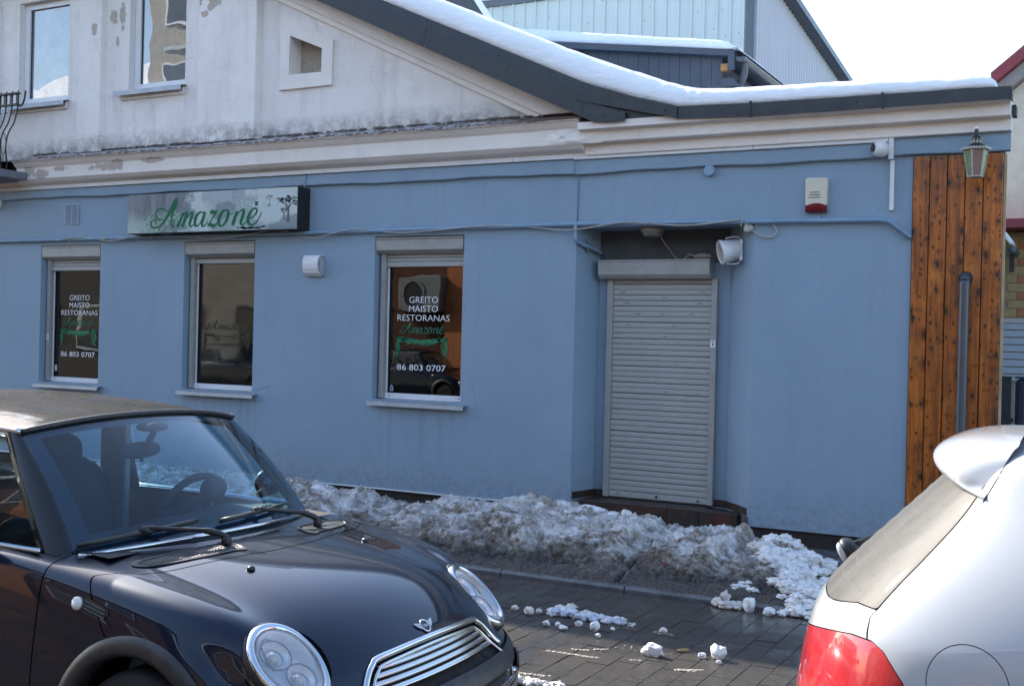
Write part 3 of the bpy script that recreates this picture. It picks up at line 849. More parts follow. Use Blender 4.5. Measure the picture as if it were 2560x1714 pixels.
# ---- planks at the right-hand corner
clad = MB().box(-1.545, -.850, -.006, -.001, .02, 3.322).build('plank_cladding', MAT['gap'], B)
px = [-1.541, -1.410, -1.275, -1.139, -1.003, -.853]
for a, b in zip(px[:-1], px[1:]):
    MB().prism([(a + .003, -.007), (a + .003, -.024), (a + .009, -.030), (b - .009, -.030), (b - .003, -.024), (b - .003, -.007)], .02, 3.319, 'z').build('plank', MAT['wood'], clad)
    for zz in (3.25, 2.42, 1.5, .7):
        for fx in (.3, .7): MB().lathe([(.004, 0), (.003, .0015)], (a + (b - a) * fx, -.030, zz + random.uniform(-.02, .02)), 6, Matrix.Rotation(R(90), 3, 'X')).build('nail', MAT['screw'], clad)
MB().box(-.852, -.832, -.022, .004, .02, 3.31).build('edge_board', simple('pale_board_edge', (.42, .30, .17), .7, var=.2, nscale=8), clad)
# downpipe
pts = spline([(-1.118, .02, 2.325), (-1.118, -.035, 2.322), (-1.118, -.072, 2.29), (-1.119, -.078, 2.22), (-1.12, -.078, 1.4), (-1.123, -.078, .1)], 6)
dpo = MB().tube(pts, .040, 20).build('downpipe', MAT['dirtypipe'], B, smooth=True)
MB().lathe([(.058, 0), (.058, .006), (.046, .008)], (-1.118, -.031, 2.322), 20, Matrix.Rotation(R(90), 3, 'X')).build('pipe_collar', MAT['dark'], dpo)
MB().lathe([(.045, 0), (.045, .03)], (-1.12, -.078, 1.25), 20).build('pipe_band', MAT['dirtypipe'], dpo, smooth=False)
# small ventilation grid in the wall
vg = MB().box(-11.526, -11.285, -.012, .0, 3.018, 3.279).build('wall_vent', MAT['bluepipe'], B, bevel=.003)
for i in range(9):
    for (a, b) in [(-11.505, -11.415), (-11.395, -11.305)]:
        z = 3.04 + i * .025
        MB().box(a, b, -.0135, -.0122, z, z + .010).build('slot', MAT['dark'], vg)
# ------------------------------------------------------------------ lettering
def ribbon(mb, pts, y, closed=False):
    """flat calligraphic stroke in the x,z plane: pts of (x, z, width)"""
    P = spline(pts, 7)
    y0_, nP = y, len(P)
    L, Rr = [], []
    for i, p in enumerate(P):
        a = P[max(i - 1, 0)][:2]; b = P[min(i + 1, len(P) - 1)][:2]
        t = b - a; t = t / (np.linalg.norm(t) + 1e-9)
        n = np.array([-t[1], t[0]]) * p[2] / 2
        yy_ = y0_ - .0001 * i / nP      # a stroke may cross itself
        L.append((p[0] + n[0], yy_, p[1] + n[1])); Rr.append((p[0] - n[0], yy_, p[1] - n[1]))
    rows = [[l, r_] for l, r_ in zip(L, Rr)]
    mb.grid(rows)

SCRIPT = [   # traced centre lines of the hand-lettered word: (px, py, width)
 [(452, 522, 6), (415, 508, 10), (378, 528, 14), (370, 562, 16), (398, 592, 16), (440, 594, 14), (492, 572, 14), (545, 520, 18), (592, 446, 26), (640, 362, 34), (675, 300, 36), (697, 263, 20)],
 [(694, 268, 16), (684, 320, 30), (655, 395, 26), (632, 470, 14), (628, 530, 12), (640, 575, 14), (660, 590, 10), (664, 560, 8), (648, 500, 7), (612, 444, 7), (556, 398, 9), (500, 381, 12), (452, 396, 13), (432, 432, 13), (442, 476, 12), (480, 500, 10), (530, 509, 8), (576, 500, 6)],
 [(776, 424, 20), (752, 495, 24), (706, 584, 26)], [(722, 548, 6), (760, 480, 8), (800, 432, 12), (822, 430, 20), (806, 485, 26), (766, 582, 26)],
 [(782, 545, 6), (830, 470, 8), (868, 430, 12), (890, 432, 20), (876, 490, 26), (858, 545, 24), (866, 576, 16), (890, 570, 10), (922, 540, 6)],
 [(1020, 428, 12), (985, 420, 14), (948, 452, 22), (924, 512, 26), (926, 560, 22), (950, 574, 12), (984, 540, 8), (1015, 470, 8), (1034, 424, 10)],
 [(1042, 412, 20), (1024, 480, 26), (1008, 540, 24), (1016, 574, 16), (1042, 566, 10), (1078, 524, 6)],
 [(1106, 430, 20), (1128, 414, 26), (1160, 420, 24), (1192, 402, 12)], [(1192, 404, 8), (1140, 482, 10), (1078, 572, 10)], [(1078, 572, 10), (1104, 556, 22), (1140, 570, 26), (1176, 556, 14), (1204, 516, 6)],
 [(1302, 398, 10), (1262, 404, 16), (1224, 455, 26), (1208, 520, 28), (1222, 565, 18), (1256, 566, 12), (1296, 518, 22), (1318, 455, 28), (1318, 410, 18), (1300, 398, 10)], [(1306, 404, 6), (1322, 430, 7), (1354, 440, 6), (1392, 420, 5)],
 [(1424, 408, 20), (1402, 470, 26), (1372, 562, 26)], [(1386, 524, 6), (1430, 440, 8), (1476, 398, 12), (1502, 402, 20), (1490, 460, 26), (1470, 520, 24), (1472, 552, 16), (1496, 554, 10), (1534, 520, 6)],
 [(1548, 492, 6), (1604, 474, 9), (1646, 425, 16), (1648, 388, 14), (1618, 382, 12), (1578, 420, 20), (1552, 486, 28), (1556, 535, 22), (1588, 556, 14), (1634, 540, 10), (1678, 482, 8), (1706, 416, 6)],
]
def script_word(mb, x0, x1, z0, z1, y, fat=1.0):
    """the traced word fitted into a rectangle"""
    def cv(px, py):
        u = (px - 365) / (1706 - 365)
        yb = 604 - 46 * u            # the photographed baseline climbs to the right
        v = (yb - py) / 345
        return x0 + u * (x1 - x0), z0 + v * (z1 - z0)
    k = (x1 - x0) / (1706 - 365) * fat
    for q_, st_ in enumerate(SCRIPT):
        ribbon(mb, [(*cv(a, b), w * k) for a, b, w in st_], y - .00012 * q_)
    cx, cz = cv(1644, 328); r_ = 15 * k
    mb.add([(cx - r_, y, cz - r_ * .9), (cx + r_ * .8, y, cz - r_), (cx + r_, y, cz + r_ * .9), (cx - r_ * .8, y, cz + r_)], [(0, 1, 2, 3)])

def text_mesh(body, x0, x1, z0, z1, y, mat, parent, name='lettering', off=0.0, mirror=False):
    cu = bpy.data.curves.new('txt', 'FONT'); cu.body = body; cu.offset = off; cu.resolution_u = 3
    o = bpy.data.objects.new('txt', cu); COL.objects.link(o)
    dg = bpy.context.evaluated_depsgraph_get()
    me = o.evaluated_get(dg).to_mesh()
    V = np.array([v.co[:] for v in me.vertices]); F = [tuple(p.vertices) for p in me.polygons]
    o.to_mesh_clear(); bpy.data.objects.remove(o); bpy.data.curves.remove(cu)
    mn, mx = V.min(0), V.max(0)
    P = [(x0 + (v[0] - mn[0]) / (mx[0] - mn[0]) * (x1 - x0), y, z0 + (v[1] - mn[1]) / (mx[1] - mn[1]) * (z1 - z0)) for v in V]
    return link_mesh(name, P, F, mat, parent)

m_decal = simple('white_vinyl', (.80, .81, .82), .5, var=.03)
m_green = simple('green_vinyl', (.012, .20, .085), .5, var=.1)
m_green2 = simple('faded_green_vinyl', (.015, .12, .06), .6, var=.2)
m_olive = simple('olive_vinyl', (.045, .05, .022), .6, var=.3)
def vines(x0, x1, z0, z1, y, mat, parent, seed, dens=1.0):
    """garland of leaves with strings hanging at both ends"""
    r_ = random.Random(seed); mb = MB(); w, h = x1 - x0, z1 - z0
    for j in range(3):
        pts = []
        for i in range(12):
            u = i / 11
            sag = .10 * math.sin(math.pi * u)
            pts.append((x0 + w * u, z1 - h * (.13 + sag + .05 * r_.uniform(-1, 1)), h * r_.uniform(.05, .12) * dens))
        ribbon(mb, pts, y - .0002 * j)
    for i in range(70):
        u = r_.random(); u = u if r_.random() < .4 else (u * .28 if r_.random() < .5 else 1 - u * .22)
        cx, cz = x0 + w * u, z1 - h * (.12 + .09 * math.sin(math.pi * u) + .06 * r_.uniform(-1, 1)); a = r_.uniform(.02, .045) * h * 1.6 * dens
        n = 7; ph = r_.random() * 6
        mb.add([(cx + a * r_.uniform(.6, 1.2) * math.cos(ph + k * 2 * math.pi / n), y - .0007, cz + a * r_.uniform(.6, 1.2) * math.sin(ph + k * 2 * math.pi / n)) for k in range(n)], [tuple(range(n))])
    for i in range(26):
        e = i % 3
        u = r_.uniform(.0, .06) if e == 0 else (r_.uniform(.86, .99) if e == 1 else r_.uniform(.2, .34))
        ln = r_.uniform(.45, 1.0) if e < 2 else r_.uniform(.25, .55)
        pts = [(x0 + w * (u + .02 * math.sin(k * 1.7 + i) * r_.uniform(.3, 1.5)), z1 - h * (.15 + (ln - .15) * k / 6), h * r_.uniform(.012, .035)) for k in range(7)]
        ribbon(mb, pts, y - .001)
    for i in range(8):
        a, b = sorted((r_.uniform(.1, .9), r_.uniform(.1, .9)))
        ribbon(mb, [(x0 + w * a, z1 - h * .16, h * .012), (x0 + w * (a + b) / 2, z1 - h * r_.uniform(.3, .42), h * .012), (x0 + w * b, z1 - h * .16, h * .012)], y - .0012)
    return mb.build('vine_graphic', mat, parent)
YG = .1478
def window_text(fo, c, gr):
    """c: centre x of the lettering"""
    text_mesh('GREITO', c - .175, c + .175, 2.098, 2.163, YG, m_decal, fo, off=-.006)
    text_mesh('MAISTO', c - .178, c + .175, 2.006, 2.071, YG, m_decal, fo, off=-.006)
    text_mesh('RESTORANAS', c - .318, c + .318, 1.912, 1.976, YG, m_decal, fo, off=-.006)
    mb = MB(); script_word(mb, c - .285, c + .265, 1.782, 1.905, YG, 1.5); mb.build('script_lettering', gr, fo)
    vines(c - .32, c + .30, 1.50, 1.757, YG, m_green, fo, 5)
    text_mesh('86 803 0707', c - .31, c + .285, 1.398, 1.460, YG, m_decal, fo, off=.002)
window_text(wobj[2], -6.375, m_green2)
window_text(wobj[0], -11.415, m_green2)
mb = MB(); script_word(mb, -9.33, -8.68, 1.775, 1.885, YG - .001, 1.5); mb.build('script_lettering', m_olive, wobj[1])
vines(-9.36, -8.67, 1.53, 1.745, YG - .001, m_olive, wobj[1], 9, .7)
# small stickers
def sticker(x, z, w, h, y, parent, seed=0):
    s_ = MB().box(x, x + w, y - .001, y, z, z + h).build('sticker', m_decal, parent)
    MB().add([(x + w * .25, y - .0015, z + h * .55), (x + w * .75, y - .0015, z + h * .55), (x + w * .6, y - .0015, z + h * .2), (x + w * .4, y - .0015, z + h * .2)], [(0, 1, 2, 3)]).build('sticker', simple('red_print', (.35, .06, .05), .5), parent)
    MB().box(x + w * .2, x + w * .8, y - .0014, y - .0012, z + h * .68, z + h * .82).build('sticker', simple('red_print', (.35, .06, .05), .5), parent)
sticker(-11.90, 1.60, .038, .075, .0735, wobj[0])
sticker(-11.825, 1.215, .035, .07, YG, wobj[0])
sticker(-3.345, 1.715, .047, .066, DY - .0305, door)
st_b = MB().prism([(-6.768, 1.175), (-6.728, 1.175), (-6.722, 1.20), (-6.735, 1.225), (-6.748, 1.245), (-6.76, 1.225), (-6.768, 1.20)], YG - .001, YG, 'y').build('sticker', simple('pale_blue_vinyl', (.35, .5, .62), .5), wobj[2])
MB().prism([(-6.757, 1.185), (-6.738, 1.185), (-6.738, 1.21), (-6.748, 1.225), (-6.757, 1.21)], YG - .002, YG - .0012, 'y').build('sticker', simple('navy_print', (.02, .05, .12), .5), wobj[2])

# ------------------------------------------------------------------ sign box
def m_signart():
    t = NT('sign_print')
    s_ = t.sep()
    u = t.ramp(s_[0], -10.23, -7.755); v = t.ramp(s_[2], 2.86, 3.31)
    mist = t.noise(2.2, 6, .6)
    c = t.mix(t.ramp(mist, .3, .7), (.22, .29, .28), (.44, .52, .48))
    streak = t.noise(1, 6, .6, vec=t.scale(t.pos, (11, 1, 1.1)))
    wob = t.math('MULTIPLY', t.math('SUBTRACT', t.noise(6, 6, .7), .5), .40)
    # cliffs on the left
    m1 = t.math('MULTIPLY', t.ramp(t.math('ADD', u, wob), .40, .33), t.ramp(t.math('ADD', v, wob), .22, .58))
    c = t.mix(t.math('MULTIPLY', m1, .88), c, t.mix(t.ramp(streak, .3, .7), (.10, .105, .125), (.25, .26, .29)))
    # far cliff in the middle
    m2 = t.math('MULTIPLY', t.ramp(t.math('ADD', u, wob), .50, .56), t.ramp(t.math('ADD', u, wob), .77, .72))
    m2 = t.math('MULTIPLY', m2, t.ramp(t.math('ADD', v, wob), .35, .8))
    c = t.mix(t.math('MULTIPLY', m2, .7), c, t.mix(t.ramp(streak, .3, .7), (.24, .28, .34), (.42, .47, .50)))
    # clear air
    m3 = t.math('MULTIPLY', t.ramp(t.math('ADD', u, wob), .37, .40), t.ramp(t.math('ADD', u, wob), .54, .46))
    m4 = t.math('MULTIPLY', t.ramp(t.math('ADD', u, wob), .74, .80), t.ramp(v, .02, .25))
    c = t.mix(t.math('MULTIPLY', t.math('MAXIMUM', m3, m4), .8), c, (.56, .61, .59))
    # leafy crowns low on the left and in the middle
    leaf = t.noise(26, 5, .7, lo=.4, hi=.6)
    m5 = t.math('MULTIPLY', t.ramp(t.math('ADD', u, wob), .07, .12), t.ramp(t.math('ADD', u, wob), .36, .28))
    m5 = t.math('MULTIPLY', m5, t.ramp(t.math('ADD', v, t.math('MULTIPLY', wob, 1.5)), .55, .35))
    c = t.mix(t.math('MULTIPLY', m5, .95), c, t.mix(leaf, (.07, .12, .095), (.34, .45, .36)))
    m6 = t.spots([(-8.75, 3.12, .15, .07), (-8.83, 3.04, .12, .05), (-9.31, 3.10, .07, .09), (-9.22, 3.06, .05, .06)], .3, 14)
    c = t.mix(t.math('MULTIPLY', m6, .7), c, (.15, .20, .21))
    m7 = t.spots([(-9.5, 2.92, .2, .05), (-7.85, 2.93, .14, .10), (-7.95, 2.89, .2, .05)], .4, 16)
    c = t.mix(t.math('MULTIPLY', m7, .75), c, (.17, .20, .22))
    c = t.mix(.35, c, (.36, .44, .42), 'MULTIPLY') if False else c
    return t.pbr(c, .5, spec=.25)
sg = thing('sign_box', 'shallow box sign with misty jungle picture and green script lettering on the blue wall', 'sign', (-9.0, -.11, 2.86))
MB().box(-10.235, -7.752, -.214, -.006, 2.860, 3.312).build('casing', MAT['dark'], sg, bevel=.004)
MB().box(-10.230, -7.757, -.220, -.215, 2.864, 3.308).build('panel', m_signart(), sg)
m_tree = simple('printed_grey_tree', (.085, .105, .115), .45, var=.25, nscale=30)
m_tree2 = simple('printed_pale_tree', (.26, .31, .31), .45, var=.1, nscale=30)
def flat_tree(x, z0, h, mat, seed, w):
    r_ = random.Random(seed); mb = MB(); y = -.2206
    ribbon(mb, [(x, z0, w * .20), (x + w * .02, z0 + h * .3, w * .13), (x, z0 + h * .6, w * .08)], y)
    for a in (-1, -.5, .4, .9):
        ribbon(mb, [(x, z0 + h * .45, w * .07), (x + a * w * .18, z0 + h * .66, w * .05), (x + a * w * .36, z0 + h * (.84 - abs(a) * .1), w * .02)], y - .0001)
    for i in range(46):
        cx, cz = x + w * r_.uniform(-.5, .5), z0 + h * (.86 + .12 * r_.uniform(-1, 1)); cz -= abs(cx - x) / w * h * .22
        a = w * r_.uniform(.04, .085); n = 7; ph = r_.random() * 6
        mb.add([(cx + a * r_.uniform(.7, 1.3) * math.cos(ph + k * 2 * math.pi / n), y - .0003, cz + a * .62 * r_.uniform(.7, 1.3) * math.sin(ph + k * 2 * math.pi / n)) for k in range(n)], [tuple(range(n))])
    mb.build('printed_tree', mat, sg)
flat_tree(-7.875, 2.94, .285, m_tree, 1, .235)
flat_tree(-7.93, 2.965, .13, m_tree, 8, .10)
flat_tree(-8.13, 3.13, .11, m_tree2, 2, .08); flat_tree(-8.01, 3.13, .075, m_tree2, 3, .075); flat_tree(-8.14, 3.07, .07, m_tree2, 4, .06)
mb = MB(); r_ = random.Random(3)
for i in range(30):
    cx, cz = -8.35 + r_.uniform(-.22, .2), 2.884 + r_.uniform(-.008, .018); a = r_.uniform(.01, .024)
    mb.add([(cx + a * 1.5 * r_.uniform(.6, 1.2) * math.cos(k), -.2207, cz + a * .6 * r_.uniform(.6, 1.2) * math.sin(k)) for k in range(6)], [tuple(range(6))])
mb.build('printed_bush', m_tree, sg)
mb = MB()
for (x, z) in [(-8.22, 3.07), (-8.19, 3.03), (-8.16, 3.045), (-8.13, 2.99), (-8.06, 2.945), (-8.19, 2.98), (-8.12, 2.93), (-8.25, 3.11)]:
    mb.add([(x - .008, -.2207, z + .004), (x, -.2207, z - .001), (x + .009, -.2207, z + .005), (x, -.2207, z + .002)], [(0, 1, 2, 3)])
mb.build('printed_birds', m_tree, sg)
mb = MB()
for (x, z) in [(-8.62, 3.255), (-8.52, 3.185), (-8.51, 3.14), (-8.40, 3.14), (-8.35, 3.13), (-8.31, 3.13)]:
    mb.add([(x - .012, -.2207, z + .008), (x + .001, -.2207, z - .005), (x + .013, -.2207, z + .009), (x, -.2207, z + .004)], [(0, 1, 2, 3)])
mb.build('printed_birds', m_decal, sg)
mb = MB(); script_word(mb, -9.872, -8.235, 2.915, 3.262, -.2212, 1.32)
mb.build('script_lettering', simple('green_lettering', (.006, .125, .055), .5, var=.06, spec=.2), sg)

# ------------------------------------------------------------------ small fittings on the wall
def cyl_y(mb, r0, r1, x, y0, y1, z, n=20):
    mb.lathe([(r0, 0), (r1, y1 - y0)], (x, y0, z), n, Matrix.Rotation(R(-90), 3, 'X'))
# pipe along the wall
P1 = [(-16, -.045, 2.852), (-12.6, -.045, 2.838), (-10, -.045, 2.836), (-7.5, -.045, 2.834), (-5.5, -.045, 2.843), (-4.55, -.045, 2.848), (-3.6, -.045, 2.838), (-2.9, -.045, 2.826), (-1.80, -.045, 2.812), (-1.72, -.045, 2.800), (-1.545, -.045, 2.655)]
pipe = MB().tube(P1, .021, 12).build('gas_pipe', MAT['bluepipe'], smooth=True, loc=(-6, -.045, 2.84))
tag(pipe, 'thin blue-painted pipe running along the wall above the windows and door', 'pipe')
for x in (-12.1, -10.6, -8.9, -7.0, -5.2, -3.5, -2.3):
    MB().box(x - .008, x + .008, -.045, .0, 2.812 + .02, 2.86).build('pipe_clip', MAT['bluepipe'], pipe)
bp = MB().tube(spline([(-4.575, -.045, 2.845), (-4.575, -.046, 2.76), (-4.570, -.040, 2.70), (-4.55, .01, 2.672), (-4.50, .14, 2.64), (-4.46, .33, 2.60)], 6), .019, 10).build('branch_pipe', MAT['bluepipe'], pipe, smooth=True)
MB().box(-4.535, -4.505, .115, .145, 2.60, 2.675).build('valve', MAT['screw'], pipe, bevel=.004)
MB().tube([(-4.52, .12, 2.66), (-4.52, .10, 2.70), (-4.53, .08, 2.71)], .006, 6).build('valve_handle', MAT['screw'], pipe)
# loose cable wound round the pipe
m_cable = simple('grey_cable', (.42, .38, .34), .6, var=.15)
pts = []
xs_ = np.linspace(-11.6, -2.98, 260)
for x in xs_:
    z = 2.838 + (2.826 - 2.838) * (x + 11.6) / 8.6
    ph = (x + 11.6) * 4.4 + .9 * math.sin(x * 1.7)
    amp = .026 + .008 * math.sin(x * 2.3) + (.012 if -10.2 < x < -7.8 else 0)
    y = -.045 - amp * (.35 + .65 * math.cos(ph)) * .9 - .006
    pts.append((x, min(y, -.012) - .012, z + amp * math.sin(ph) - .004 - (.02 * math.exp(-((x + 7.7) / .25) ** 2)) + (.012 if x < -8 else 0) * 0))
cable = MB().tube(pts, .0065, 6).build('loose_cable', m_cable, smooth=True, loc=(-7, -.05, 2.83))
tag(cable, 'pale loose cable wound around the thin blue pipe over the windows', 'cable')
pts = spline([(-2.93, -.07, 2.805), (-2.86, -.05, 2.74), (-2.78, -.03, 2.695), (-2.70, -.02, 2.69), (-2.665, -.02, 2.735), (-2.69, -.025, 2.79), (-2.74, -.03, 2.812)], 6)
MB().tube(pts, .007, 6).build('cable_loop', m_cable, cable, smooth=True)
for (x, z) in [(-2.955, 2.83), (-11.35, 2.82), (-10.75, 2.84), (-9.98, 2.84)]:
    MB().tube([(x - .012, -.075, z - .05), (x, -.08, z), (x + .008, -.075, z + .035)], .004, 5).build('cable_tie', simple('yellow_tie', (.45, .38, .06), .5), cable)
wc = MB().tube(spline([(-7.772, -.06, 3.47), (-7.782, -.06, 3.40), (-7.79, -.058, 3.35), (-7.80, -.05, 3.30)], 5), .006, 6).build('sign_cable', MAT['bluepipe'], smooth=True, loc=(-7.78, -.06, 3.4))
tag(wc, 'short thin cable hanging behind the right edge of the box sign', 'cable')
# white extractor hood between the windows
hd = thing('extractor_hood', 'white curved extractor hood on the wall between two windows', 'vent', (-7.64, -.05, 2.48))
prof = [(0, 2.368), (-.04, 2.368), (-.085, 2.40), (-.105, 2.45), (-.110, 2.50), (-.10, 2.555), (-.075, 2.59), (0, 2.59)]
MB().prism(prof, -7.762, -7.56, 'x').build('cover', MAT['white'], hd, bevel=.006)
MB().prism([(0, 2.372), (-.03, 2.375), (-.072, 2.41), (-.09, 2.46), (-.093, 2.50), (-.085, 2.55), (-.06, 2.58), (0, 2.585)], -7.559, -7.545, 'x').build('side_grille', simple('grey_grille', (.20, .22, .23), .5), hd)
for i in range(9):
    MB().box(-7.545, -7.541, -.08, -.008, 2.39 + i * .02, 2.398 + i * .02).build('slat', MAT['white'], hd)
# siren
si = thing('alarm_siren', 'cream alarm siren with red lower lens high on the blue wall', 'siren', (-2.32, -.03, 3.03))
MB().prism([(-2.413, 2.945), (-2.232, 2.945), (-2.228, 3.165), (-2.24, 3.182), (-2.405, 3.185), (-2.416, 3.17)], -.062, -.0, 'y').build('housing', simple('cream_plastic', (.62, .58, .47), .4, var=.04), si, bevel=.008)
rows = []
for i in range(13):
    a = i / 12; x = -2.412 + .182 * a; dz = .022 * math.sin(math.pi * a)
    rows.append([(x, -.001, 2.892), (x, -.05, 2.892 - .002), (x, -.061, 2.905), (x, -.0645, 2.935 + dz), (x, -.0645, 2.944 + dz)])
MB().grid(rows).build('red_lens', simple('dark_red_lens', (.16, .012, .018), .25, var=.1), si, smooth=True)
for i in range(3):
    MB().box(-2.385 + .004 * i, -2.285 - .004 * i, -.0645, -.0615, 3.012 + i * .022, 3.018 + i * .022).build('sound_slot', MAT['dark'], si)
# dome camera
cm = thing('dome_camera', 'white ball security camera under the white cable duct', 'camera', (-1.79, -.1, 3.39))
rot = Matrix.Rotation(R(-90), 3, 'X')
MB().lathe([(.0, -.0), (.065, 0), (.068, -.02), (.06, -.045)], (-1.79, -.052, 3.392), 28, Matrix.Rotation(R(-90), 3, 'X')).build('mount', MAT['white'], cm, smooth=True)
prof = [(.068 * math.sin(a), -.068 * math.cos(a)) for a in np.linspace(0.02, math.pi - .02, 18)]
MB().lathe(prof, (-1.79, -.122, 3.388), 28).build('ball', MAT['white'], cm, smooth=True)
dv = Vector((-.75, -.55, .05)).normalized(); q = dv.to_track_quat('Z', 'Y').to_matrix()
MB().lathe([(.030, .055), (.034, .066), (.030, .072), (.0, .072)], (-1.79, -.122, 3.388), 20, q).build('lens', MAT['dark'], cm, smooth=True)
# round junction cover
jc = MB(); cyl_y(jc, .052, .050, -3.28, -.001, -.05, 3.293, 28)
jo = jc.build('junction_cover', MAT['bluepipe'], smooth=False, loc=(-3.28, -.02, 3.293), bevel=.006)
tag(jo, 'small round blue-painted junction cover above the door', 'junction box')
# loudspeaker on its bracket
sp_ = thing('loudspeaker', 'white round horn loudspeaker on a bracket beside the shutter', 'loudspeaker', (-3.12, .2, 2.6))
ax = Vector((-.80, -.52, -.22)).normalized(); q = ax.to_track_quat('Z', 'Y').to_matrix()
MB().lathe([(.0, -.13), (.075, -.13), (.088, -.11), (.106, .03), (.112, .045), (.112, .058), (.104, .066), (.096, .058), (.085, .050), (.0, .046)], (-3.155, .14, 2.585), 32, q).build('body', MAT['white'], sp_, smooth=True)
MB().lathe([(.0, .0565), (.094, .0555)], (-3.155, .14, 2.585), 32, q, cap=False).build('grille', simple('speaker_grille', (.42, .40, .36), .7, var=.2, nscale=200), sp_)
br = MB().tube(spline([(-3.17, .13, 2.70), (-3.09, .17, 2.715), (-3.045, .19, 2.69), (-3.04, .19, 2.585), (-3.045, .19, 2.50), (-3.09, .165, 2.47), (-3.16, .13, 2.475)], 5), .007, 6)
br.build('bracket', MAT['white'], sp_, smooth=True)
MB().box(-3.038, -3.014, .14, .24, 2.50, 2.69).build('mounting_plate', MAT['white'], sp_, bevel=.003)
MB().tube(spline([(-3.21, .045, 2.68), (-3.19, .05, 2.60), (-3.13, .07, 2.54), (-3.07, .12, 2.52)], 5), .003, 5).build('wire', MAT['screw'], sp_, smooth=True)
# white sensor at the corner of the recess
dt = MB().lathe([(.0, -.035), (.022, -.032), (.033, -.015), (.036, .01), (.034, .045), (.02, .05)], (-2.915, .02, 2.778), 20, Vector((-.75, -.6, -.1)).normalized().to_track_quat('Z', 'Y').to_matrix().to_3x3())
do = dt.build('motion_sensor', MAT['white'], smooth=True, loc=(-2.915, .02, 2.778)); tag(do, 'small white motion sensor at the upper right corner of the doorway', 'sensor')
# ceiling lamp of the recess
cl = thing('ceiling_lamp', 'grimy round ceiling lamp under the doorway soffit', 'lamp', (-3.87, .13, 2.80))
MB().lathe([(.0, 0), (.105, 0), (.108, -.04), (.10, -.048)], (-3.87, .13, 2.812), 28).build('rim', simple('dusty_plastic', (.22, .20, .17), .7, var=.25), cl, smooth=False)
MB().lathe([(.095, -.047), (.085, -.075), (.07, -.088), (.0, -.09)], (-3.87, .13, 2.812), 28).build('glass', simple('grimy_glass', (.13, .13, .115), .3, var=.3), cl, smooth=True)
MB().tube(spline([(-3.80, .16, 2.735), (-3.77, .22, 2.66), (-3.72, .30, 2.57), (-3.69, .33, 2.526)], 5), .003, 5).build('wire', m_cable, cl, smooth=True)
jb = thing('cable_bundle', 'taped cable joint lying on top of the shutter box', 'cable joint', (-3.43, .27, 2.53))
bm = bmesh.new(); bmesh.ops.create_icosphere(bm, subdivisions=3, radius=1)
vs = [(-3.425 + v.co.x * .085 * (1 + .12 * mnoise.noise(v.co * 3)), .27 + v.co.y * .035, 2.552 + v.co.z * .028 * (1 + .3 * mnoise.noise(v.co * 4))) for v in bm.verts]
link_mesh('tape', vs, [tuple(v.index for v in f.verts) for f in bm.faces], simple('grubby_tape', (.30, .24, .20), .7, var=.3), jb, smooth=True); bm.free()
MB().tube(spline([(-3.50, .27, 2.555), (-3.55, .28, 2.57), (-3.60, .29, 2.545), (-3.62, .30, 2.528)], 5), .004, 5).build('wire', m_cable, jb, smooth=True)
# wall lantern with snow on its tip
ln = thing('wall_lantern', 'old metal wall lantern with coloured panes and lacy rims at the corner planks', 'lantern', (-1.04, -.30, 3.1))
m_lace = simple('pale_lantern_metal', (.42, .42, .36), .5, var=.25, nscale=60)
m_lblk = simple('dark_lantern_metal', (.03, .03, .032), .45, metal=.3)
lx, ly = -1.038, -.26
def hexring(r_, z, n=6, ph=.26): return [(lx + r_ * math.cos(ph + k * 2 * math.pi / n), ly + r_ * math.sin(ph + k * 2 * math.pi / n), z) for k in range(n)]
lo, hi_ = hexring(.056, 3.105), hexring(.088, 3.312)
gc = [simple('pane_rose', (.26, .15, .13), .25, var=.1), simple('pane_green', (.13, .20, .10), .25, var=.1)]
for k in range(6):
    a, b, c, d_ = lo[k], lo[(k + 1) % 6], hi_[(k + 1) % 6], hi_[k]
    MB().add([a, b, c, d_], [(0, 1, 2, 3)]).build('pane', gc[k % 2], ln)
    MB().tube([lo[k], hi_[k]], .0045, 6).build('bar', m_lace, ln)
    for i in range(9):      # lacework knobs along each bar
        p = Vector(lo[k]).lerp(Vector(hi_[k]), (i + .5) / 9); o_ = Vector((p.x - lx, p.y - ly, 0)).normalized() * .003
        MB().box(p.x + o_.x - .006, p.x + o_.x + .006, p.y + o_.y - .006, p.y + o_.y + .006, p.z - .005, p.z + .005).build('bead', m_lace, ln)
MB().tube(lo + [lo[0]], .006, 6).build('bottom_rim', m_lace, ln)
mb = MB()
for k in range(6):
    for i in range(5):
        p = Vector(hi_[k]).lerp(Vector(hi_[(k + 1) % 6]), i / 5); o_ = Vector((p.x - lx, p.y - ly, 0)).normalized() * .014
        mb.lathe([(.0, -.012), (.010, -.009), (.010, .008), (.0, .012)], p + o_ + Vector((0, 0, .01)), 8)
mb.build('lace_rim', m_lace, ln)
MB().lathe([(.100, 3.320), (.092, 3.330), (.042, 3.362), (.040, 3.365), (.0, 3.366)], (lx, ly, 0), 6).build('roof', m_lblk, ln)
mb = MB()
for k in range(10):
    a = k * 2 * math.pi / 10; mb.box(lx + .038 * math.cos(a) - .005, lx + .038 * math.cos(a) + .005, ly + .038 * math.sin(a) - .005, ly + .038 * math.sin(a) + .005, 3.364, 3.392)
    mb.lathe([(.0, -.008), (.008, 0), (.0, .008)], (lx + .043 * math.cos(a), ly + .043 * math.sin(a), 3.398), 6)
mb.build('crown', m_lace, ln)
MB().lathe([(.046, 3.402), (.018, 3.425), (.014, 3.47), (.013, 3.478)], (lx, ly, 0), 12).build('chimney', m_lblk, ln)
MB().lathe([(.016, 3.477), (.017, 3.484), (.012, 3.494), (.004, 3.498)], (lx, ly, 0), 12).build('snow_cap', MAT['snow'], ln, smooth=True)
